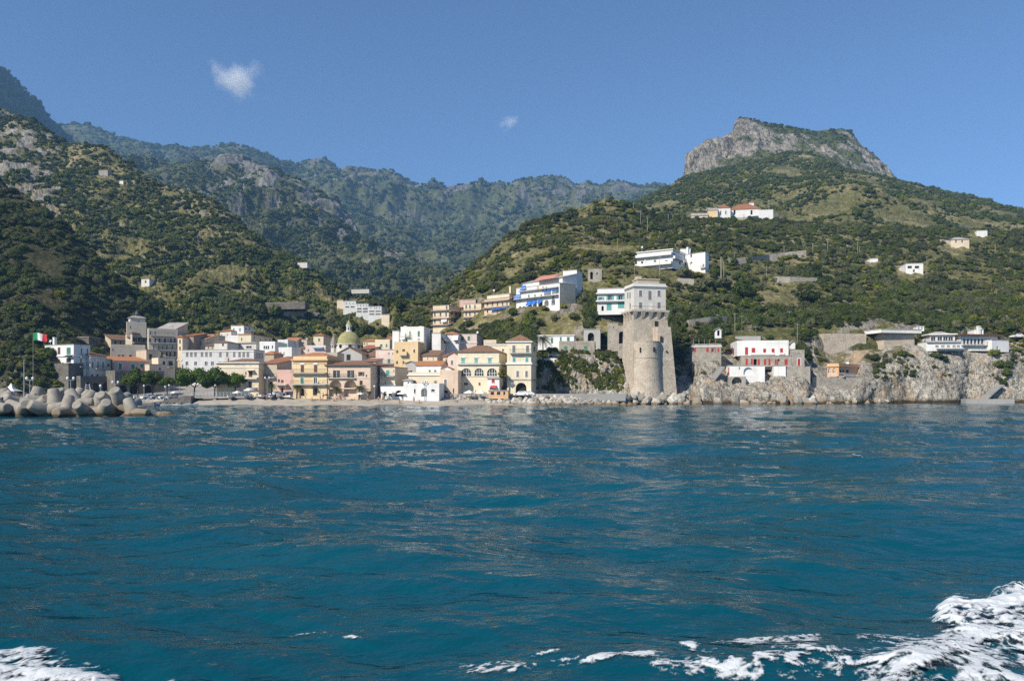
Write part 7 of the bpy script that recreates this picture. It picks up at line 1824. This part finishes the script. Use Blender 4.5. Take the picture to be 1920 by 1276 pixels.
def tree_at(px, py, r, pick, hs, label, D=None, name=None):
    g = ground(px, py) if D is None else P(px, py, D)
    if g is None: return
    root = plant_tree(np.array(g[:]), r*g.y/FPX, pick, hs, label, 'single trees of the cliff and the gardens')
    if name: root.name = name
for t in ((1266,640,13,0,1.5,'dark tree filling the gully right of the tower'), (1272,672,14,1,1.4,'dark tree low in the gully right of the tower'), (1262,612,15,2,1.3,'dark tree behind the top of the gully'), (1284,640,11,0,1.3,'dark tree left above the stone cottage'), (1250,600,16,1,1.2,'dark tree right behind the tower top'),
          (1346,628,12,6,1.2,'bright tree behind the chapel niche'), (1365,628,12,0,1.3,'dark tree right of the chapel niche'), (1385,618,9,1,1.1,'round dark tree beside the brown pole'), (1440,612,13,3,1.0,'grey olive tree above the red villa'), (1418,620,12,4,1.0,'grey olive tree left above the red villa'), (1462,612,13,5,1.0,'wide grey olive above the right end of the red villa'), (1442,635,9,6,1.0,'small bright tree on the red villa roof line'),
          (1503,668,15,6,1.1,'bright pine at the right end of the red villa'), (1515,676,13,1,1.2,'dark tree under the bright pine by the red villa'), (1500,655,10,7,0.9,'bright crown behind the stone side block'), (1548,640,12,3,1.1,'grey tree left of the tan road wall'),
          (1638,632,12,6,1.2,'bright tree at the left end of the road deck'), (1652,622,11,7,1.2,'bright tree overhanging the road deck'), (1655,640,10,1,1.2,'dark shrub under the left end of the road deck'), (1733,635,13,0,1.2,'dark round tree in front of the restaurant roof'), (1727,634,9,1,1.1,'dark small tree left of the restaurant'),
          (1758,672,12,0,0.9,'dark pine below the restaurant terrace'), (1770,676,10,1,0.9,'dark shrub right below the restaurant terrace'), (1748,668,8,6,0.9,'bright shrub left below the restaurant terrace'), (1864,668,13,6,1.1,'bright round tree below the glass room'), (1876,690,14,0,1.2,'dark tree falling down the cliff below the glass room'), (1888,705,12,1,1.3,'dark shrub on the cliff right of the stairs'), (1893,690,11,2,1.3,'dark shrub high on the cliff right of the stairs'), (1882,722,9,0,1.2,'dark bush at the top of the stairs'),
          (1710,706,8,0,1.1,'dark bush in the middle of the sea cliff'), (1642,676,13,0,1.1,'dark round bush over the orange villa'), (1662,680,9,4,1.0,'grey bush right of the orange villa'), (1628,672,9,4,1.0,'grey bush behind the orange villa parapet'), (1690,682,8,4,.9,'grey bush on the rock face under the viaduct'),
          (1515,566,26,0,.95,'big round dark oak on the slope above the coast road'), (1390,560,24,2,1.5,'dark cypress like tree above the road'), (1405,556,17,6,1.3,'golden green tree beside the dark tall tree'), (1325,545,30,3,.8,'broad grey olive right of the tower top'), (1355,540,22,4,.8,'broad grey olive right of the broad olive'), (1285,520,20,3,1.0,'grey tree behind the tower house'), (1254,506,9,3,1.0,'small tree before the stilts of the white villa'), (1310,520,13,6,.8,'bright tree under the white annex'),
          (1097,572,18,3,1.2,'large grey green tree right of the white hotel'), (1085,550,11,6,1.2,'bright tree behind the white hotel end wall'), (1106,600,14,0,1.1,'dark shrub below the teal shuttered villa'), (1076,598,12,0,1.1,'dark bush on the rock below the white hotel'), (1130,575,10,3,1.1,'grey tree left of the teal shuttered villa'),
          (990,606,17,0,1.3,'dark tree in front of the blue awning block'), (1010,612,14,3,1.1,'grey tree below the white hotel'), (962,592,11,0,1.5,'dark tree between blue awning block and white hotel'), (1022,582,10,6,1.0,'bright bush below the hotel arches'), (1056,578,8,7,1.2,'yellow green tree at the hotel terrace end'), (1000,590,11,0,1.0,'dark bush under the hotel arches'), (1040,600,11,4,.9,'grey bush on the rock under the hotel'),
          (880,612,13,0,1.0,'dark tree between the two balconied blocks'), (930,612,13,2,1.0,'dark tree under the long balconied block'), (905,616,12,0,.9,'dark bush under the middle balconied block'), (798,612,14,0,1.3,'dark tree left of the leftmost balconied block'), (812,640,11,1,1.2,'dark tree under the leftmost balconied block'), (845,626,10,6,.9,'green bush under the leftmost balconied block'),
          (1030,660,9,1,1.0,'dark garden tree on the white walled terrace',224.5), (1040,658,8,0,1.0,'dark garden tree left of the gate lodge',225), (1012,664,7,6,.9,'green shrub by the tall terrace palm',224.5),
          (655,615,17,3,1.0,'grey green tree right behind the church lantern'), (690,625,16,0,1.1,'dark tree behind the yellow house'), (722,630,15,1,1.1,'dark tree left of the white penthouse'), (620,610,15,4,1.0,'grey green tree left behind the dome'), (600,600,12,0,1.0,'dark tree above the cream block house'), (745,612,12,2,1.2,'dark tree behind the white slab tower')):
    D_ = t[6] if len(t) > 6 else None
    tree_at(t[0], t[1], t[2]*0.92, t[3], t[4], t[5], D_)
# ivy and creepers on the rock left of the tower
pts, dn = sea_cliff.scatter(26000, rng, 1.2, 3.7, 2.0, 5, -0.02)
px_ = pts[:,0]/pts[:,1]*FPX + 960
k_ = (px_ > 992) & (px_ < 1168) & (fbm(pts/4.0 + 7, 3) > -0.05)
pts = pts[k_]; r = rng.uniform(0.22, 0.65, len(pts))
stuff_plants('cliff_ivy', 'ivy and creepers hanging over the rock left of the tower', pts, sizes(r, rng, 1.0, 2.4), np.where(rng.rand(len(pts)) < 0.55, rng.randint(6, 8, len(pts)), rng.randint(0, 6, len(pts))), NG_near)
pts, dn = harbour_hill.scatter(1500, rng, 0.1, 1.3, 2.0, 6, -0.1)
px_ = pts[:,0]/pts[:,1]*FPX + 960; pts = pts[(px_ > -60) & (px_ < 150)]; r = rng.uniform(0.4, 1.6, len(pts))
stuff_plants('harbour_creepers', 'creepers and bushes on the brown rock bank behind the marquees', pts, sizes(r, rng), rng.choice([0,1,2,6,7,3], len(pts)), NG_near)
pts, dn = east_hill.scatter(16000, rng, 0.95, 2.25, 0.95, 7, -0.12)
px_ = pts[:,0]/pts[:,1]*FPX + 960; pts = pts[(px_ > 795) & (px_ < 1176)]; pts = pts[~blocked(pts)]
r = 0.45 + 1.5*rng.uniform(0, 1, len(pts))**2
stuff_plants('hotel_bank_scrub', 'mixed bushes and creepers on the steep bank below the hotel rows', pts, sizes(r, rng), rng.choice([0,1,2,3,4,5,6,7,9], len(pts)), NG_near)

# ---------------------------------------------------------------- the boat's wash
def make_wash(name, label, x0, x1, y0, y1, strokes, seed, hgt):
    """A sheet of broken foam lying on the water; strokes are (photo x, photo y, half width, strength) along its streaks."""
    dx = 0.016
    nx = int((x1-x0)/dx); ny = int((y1-y0)/0.028)
    X, Y = np.meshgrid(np.linspace(x0, x1, nx), np.linspace(y0, y1, ny))
    px = X/Y*FPX + 960; py = HOR + CAMZ/Y*FPX
    dens = np.zeros_like(X); lift = np.zeros_like(X)
    for path, wd, st, lf in strokes:
        best = np.full(X.shape, 1e9)
        for (ax, ay), (bx, by) in zip(path, path[1:]):
            vx, vy = bx-ax, by-ay; t = np.clip(((px-ax)*vx + (py-ay)*vy)/(vx*vx+vy*vy+1e-9), 0, 1)
            best = np.minimum(best, np.hypot((px-ax-t*vx), (py-ay-t*vy)))
        g = np.exp(-(best/wd)**2)
        dens = np.maximum(dens, st*g); lift = np.maximum(lift, lf*g)
    Q = np.stack([X, Y, np.full_like(X, seed)], -1)
    warp = fbm(Q*1.3, 3)[..., None]*np.array([0.9, 0.9, 0]) + fbm(Q*0.5 + 9, 2)[..., None]*np.array([1.2, 0.8, 0])
    lace = fbm((Q + warp)*np.array([2.4, 3.2, 1]), 6, 0.66, ridged=True)
    lump = fbm((Q + 0.5*warp)*np.array([1.5, 1.9, 1]) + 4, 4, 0.45)
    fine = fbm(Q*8 + 2, 3)
    nz = 0.62*lace + 0.42*lump + 0.26*fine; nz = (nz - nz.mean())/nz.std()
    f = dens - 0.54 + 0.36*nz*np.clip(dens*2.6, 0, 1)
    Z = sea_height(X, Y) + 0.02 + lift*hgt*(0.8 + 0.5*lump) + 0.035*np.clip(lump+0.3, 0, 1)*np.clip(dens, 0, 1)*np.clip(f*2, 0, 1)
    G = np.stack([X, Y, Z], -1); idx = np.arange(nx*ny).reshape(ny, nx)
    faces = np.stack([idx[:-1,:-1], idx[:-1,1:], idx[1:,1:], idx[1:,:-1]], -1).reshape(-1, 4)
    fv = f.reshape(-1)[faces].max(axis=1); faces = faces[fv > -0.02]
    used = np.unique(faces); remap = np.full(nx*ny, -1); remap[used] = np.arange(len(used)); faces = remap[faces]
    me = bpy.data.meshes.new(name)
    me.vertices.add(len(used)); me.vertices.foreach_set('co', G.reshape(-1, 3)[used].reshape(-1))
    me.loops.add(faces.size); me.loops.foreach_set('vertex_index', np.ascontiguousarray(faces).reshape(-1).astype(np.int32))
    me.polygons.add(len(faces)); me.polygons.foreach_set('loop_start', np.arange(0, faces.size, 4, dtype=np.int32))
    me.polygons.foreach_set('use_smooth', np.ones(len(faces), bool)); me.update(calc_edges=True)
    a = me.attributes.new('froth', 'FLOAT', 'POINT'); a.data.foreach_set('value', fv_clip(f.reshape(-1)[used]))
    me.materials.append(M_foam)
    tag(link(name, me), label, None, None, 'stuff')
def fv_clip(a): return np.clip(a, 0, 1).astype(np.float32)
def _foam():
    m, nt, bs, out = new_mat('sea_foam')
    at = N(nt, 'Attribute', attribute_name='froth'); v = coords(nt, 'World')
    bub = noise(nt, v, 22, 5, 0.7)
    ad = N(nt, 'Math', operation='MULTIPLY_ADD', i_1=0.22, i_2=-0.11); nt.links.new(bub, ad.inputs[0])
    sm = N(nt, 'Math', operation='ADD'); nt.links.new(at.outputs['Fac'], sm.inputs[0]); nt.links.new(ad.outputs[0], sm.inputs[1])
    al = ramp(nt, sm.outputs[0], [(0.0, 0.0), (0.09, 0.22), (0.24, 0.62), (0.46, 1.0)])
    c = ramp(nt, bub, [(0.3, (0.50,0.55,0.58)), (0.65, (0.66,0.68,0.69))])
    nt.links.new(c.outputs[0], bs.inputs['Base Color']); bs.inputs['Roughness'].default_value = 0.7
    bump(nt, bs, bub, 0.35, 0.03)
    tr = N(nt, 'BsdfTransparent'); mx = N(nt, 'MixShader'); nt.links.new(al.outputs[0], mx.inputs[0]); nt.links.new(tr.outputs[0], mx.inputs[1]); nt.links.new(bs.outputs[0], mx.inputs[2]); nt.links.new(mx.outputs[0], out.inputs[0])
    return m
M_foam = _foam()
make_wash('wake_foam', 'thick white foam of the boat wake in the lower right corner', 0.4, 11.5, 9.2, 16.5, [
    ([(1960,1215),(1850,1230),(1780,1260),(1700,1300)], 62, 1.0, 0.35),
    ([(1960,1135),(1905,1150),(1840,1172),(1790,1165)], 40, 0.95, 0.9),
    ([(1960,1112),(1900,1122),(1870,1135)], 20, 0.75, 1.0),
    ([(1785,1185),(1830,1200),(1900,1190)], 34, 0.8, 0.5),
    ([(1960,1290),(1780,1300),(1640,1315)], 50, 1.0, 0.1), ([(1640,1300),(1560,1290),(1480,1296)], 26, 0.72, 0.05),
    ([(1720,1262),(1640,1262),(1560,1268),(1500,1276),(1420,1284)], 13, 0.58, 0.05),
    ([(1700,1232),(1660,1224),(1610,1226)], 12, 0.42, 0.1),
    ([(1290,1236),(1350,1240),(1400,1232),(1450,1228),(1530,1218)], 14, 0.52, 0.0),
    ([(1400,1236),(1450,1250),(1520,1252)], 16, 0.54, 0.0),
    ([(1285,1250),(1330,1262),(1360,1282),(1380,1300)], 14, 0.58, 0.0),
    ([(1225,1296),(1280,1290),(1340,1296),(1420,1304)], 16, 0.75, 0.0),
    ([(1640,1245),(1740,1225),(1800,1210)], 22, 0.55, 0.15)], 3.3, 0.42)
make_wash('wash_foam', 'white foam of the boat wash in the lower left corner', -9.0, 2.8, 9.2, 12.0, [
    ([(-60,1262),(40,1256),(100,1262),(180,1275),(240,1300)], 28, 1.05, 0.5),
    ([(-60,1300),(80,1300),(200,1305)], 40, 1.0, 0.3),
    ([(295,1282),(325,1276),(340,1290)], 12, 0.95, 0.3),
    ([(865,1262),(930,1262),(985,1268)], 8, 0.54, 0.0), ([(880,1276),(960,1280),(1080,1275),(1240,1268)], 9, 0.54, 0.0), ([(990,1258),(1060,1250)], 5, 0.40, 0.0)], 8.1, 0.30)
make_wash('foam_streak', 'thin broken streak of foam on the open water', -4.6, -2.2, 12.5, 14.5, [([(545,1178),(570,1176),(605,1180),(640,1190),(675,1200)], 4.5, 0.5, 0.0)], 5.7, 0.0)
make_wash('foam_fleck', 'small white wavelet crest on the water at the right', 20.0, 21.8, 44.5, 47.5, [([(1600,858),(1610,860),(1616,862)], 2.2, 0.85, 0.0)], 6.1, 0.0)

# ---------------------------------------------------------------- clouds
def cloud(name, label, px, py, D, w, h, rot, dens, seed):
    mb = MB(); mb.sphere((0,0,0), 1.0, 20, 14)
    m = bpy.data.materials.new(name); m.use_nodes = True; nt = m.node_tree; nt.nodes.clear()
    out = nt.nodes.new('ShaderNodeOutputMaterial'); pv = nt.nodes.new('ShaderNodeVolumePrincipled')
    v = coords(nt, 'Object'); mp = nt.nodes.new('ShaderNodeMapping'); nt.links.new(v, mp.inputs[0]); mp.inputs['Location'].default_value = (seed, seed*0.7, 0)
    ln = N(nt, 'VectorMath', operation='LENGTH'); nt.links.new(v, ln.inputs[0])
    fall = ramp(nt, ln.outputs['Value'], [(0.0, 1.0), (0.95, 0.0)])
    n1 = noise(nt, mp.outputs[0], 1.6, 7, 0.62)
    s = N(nt, 'Math', operation='MULTIPLY_ADD', i_1=0.75, i_2=-0.30); nt.links.new(fall.outputs[0], s.inputs[0])
    ad = N(nt, 'Math', operation='ADD'); nt.links.new(s.outputs[0], ad.inputs[0])
    q = N(nt, 'Math', operation='MULTIPLY_ADD', i_1=1.5, i_2=-0.75); nt.links.new(n1, q.inputs[0]); nt.links.new(q.outputs[0], ad.inputs[1])
    rr = ramp(nt, ad.outputs[0], [(0.0, 0.0), (0.7, 1.0)])
    d = N(nt, 'Math', operation='MULTIPLY', i_1=dens); nt.links.new(rr.outputs[0], d.inputs[0]); nt.links.new(d.outputs[0], pv.inputs['Density'])
    pv.inputs['Color'].default_value = (0.98,0.98,1,1); pv.inputs['Anisotropy'].default_value = 0.0
    nt.links.new(pv.outputs[0], out.inputs['Volume'])
    k = D/FPX; o = mb.build(name, m, None, loc=P(px, py, D)); o.scale = (w/2*k, 60, h/2*k); o.rotation_euler = (0, rot, 0)
    tag(o, label, 'cloud')
cloud('cloud', 'small wispy white cloud alone in the blue sky at the left', 452, 152, 4200, 175, 125, 0.65, 0.07, 3.0)
cloud('cloud', 'faint thin wisp of cloud high above the far ridge', 955, 229, 4200, 80, 40, -0.5, 0.03, 8.0)

# ---------------------------------------------------------------- haze
def make_haze():
    mb = MB(); mb.box(-2600, -60, -4, 2300, 4080, 1120)
    m = bpy.data.materials.new('haze'); m.use_nodes = True; nt = m.node_tree; nt.nodes.clear()
    out = nt.nodes.new('ShaderNodeOutputMaterial')
    pv = nt.nodes.new('ShaderNodeVolumePrincipled')
    pv.inputs['Color'].default_value = (0.31, 0.60, 1.0, 1)
    pv.inputs['Density'].default_value = 0.00012
    pv.inputs['Anisotropy'].default_value = 0.0
    nt.links.new(pv.outputs[0], out.inputs['Volume'])
    o = mb.build('haze', m)
    tag(o, 'thin blue haze over the sea and the valley', None, None, 'stuff')
make_haze()
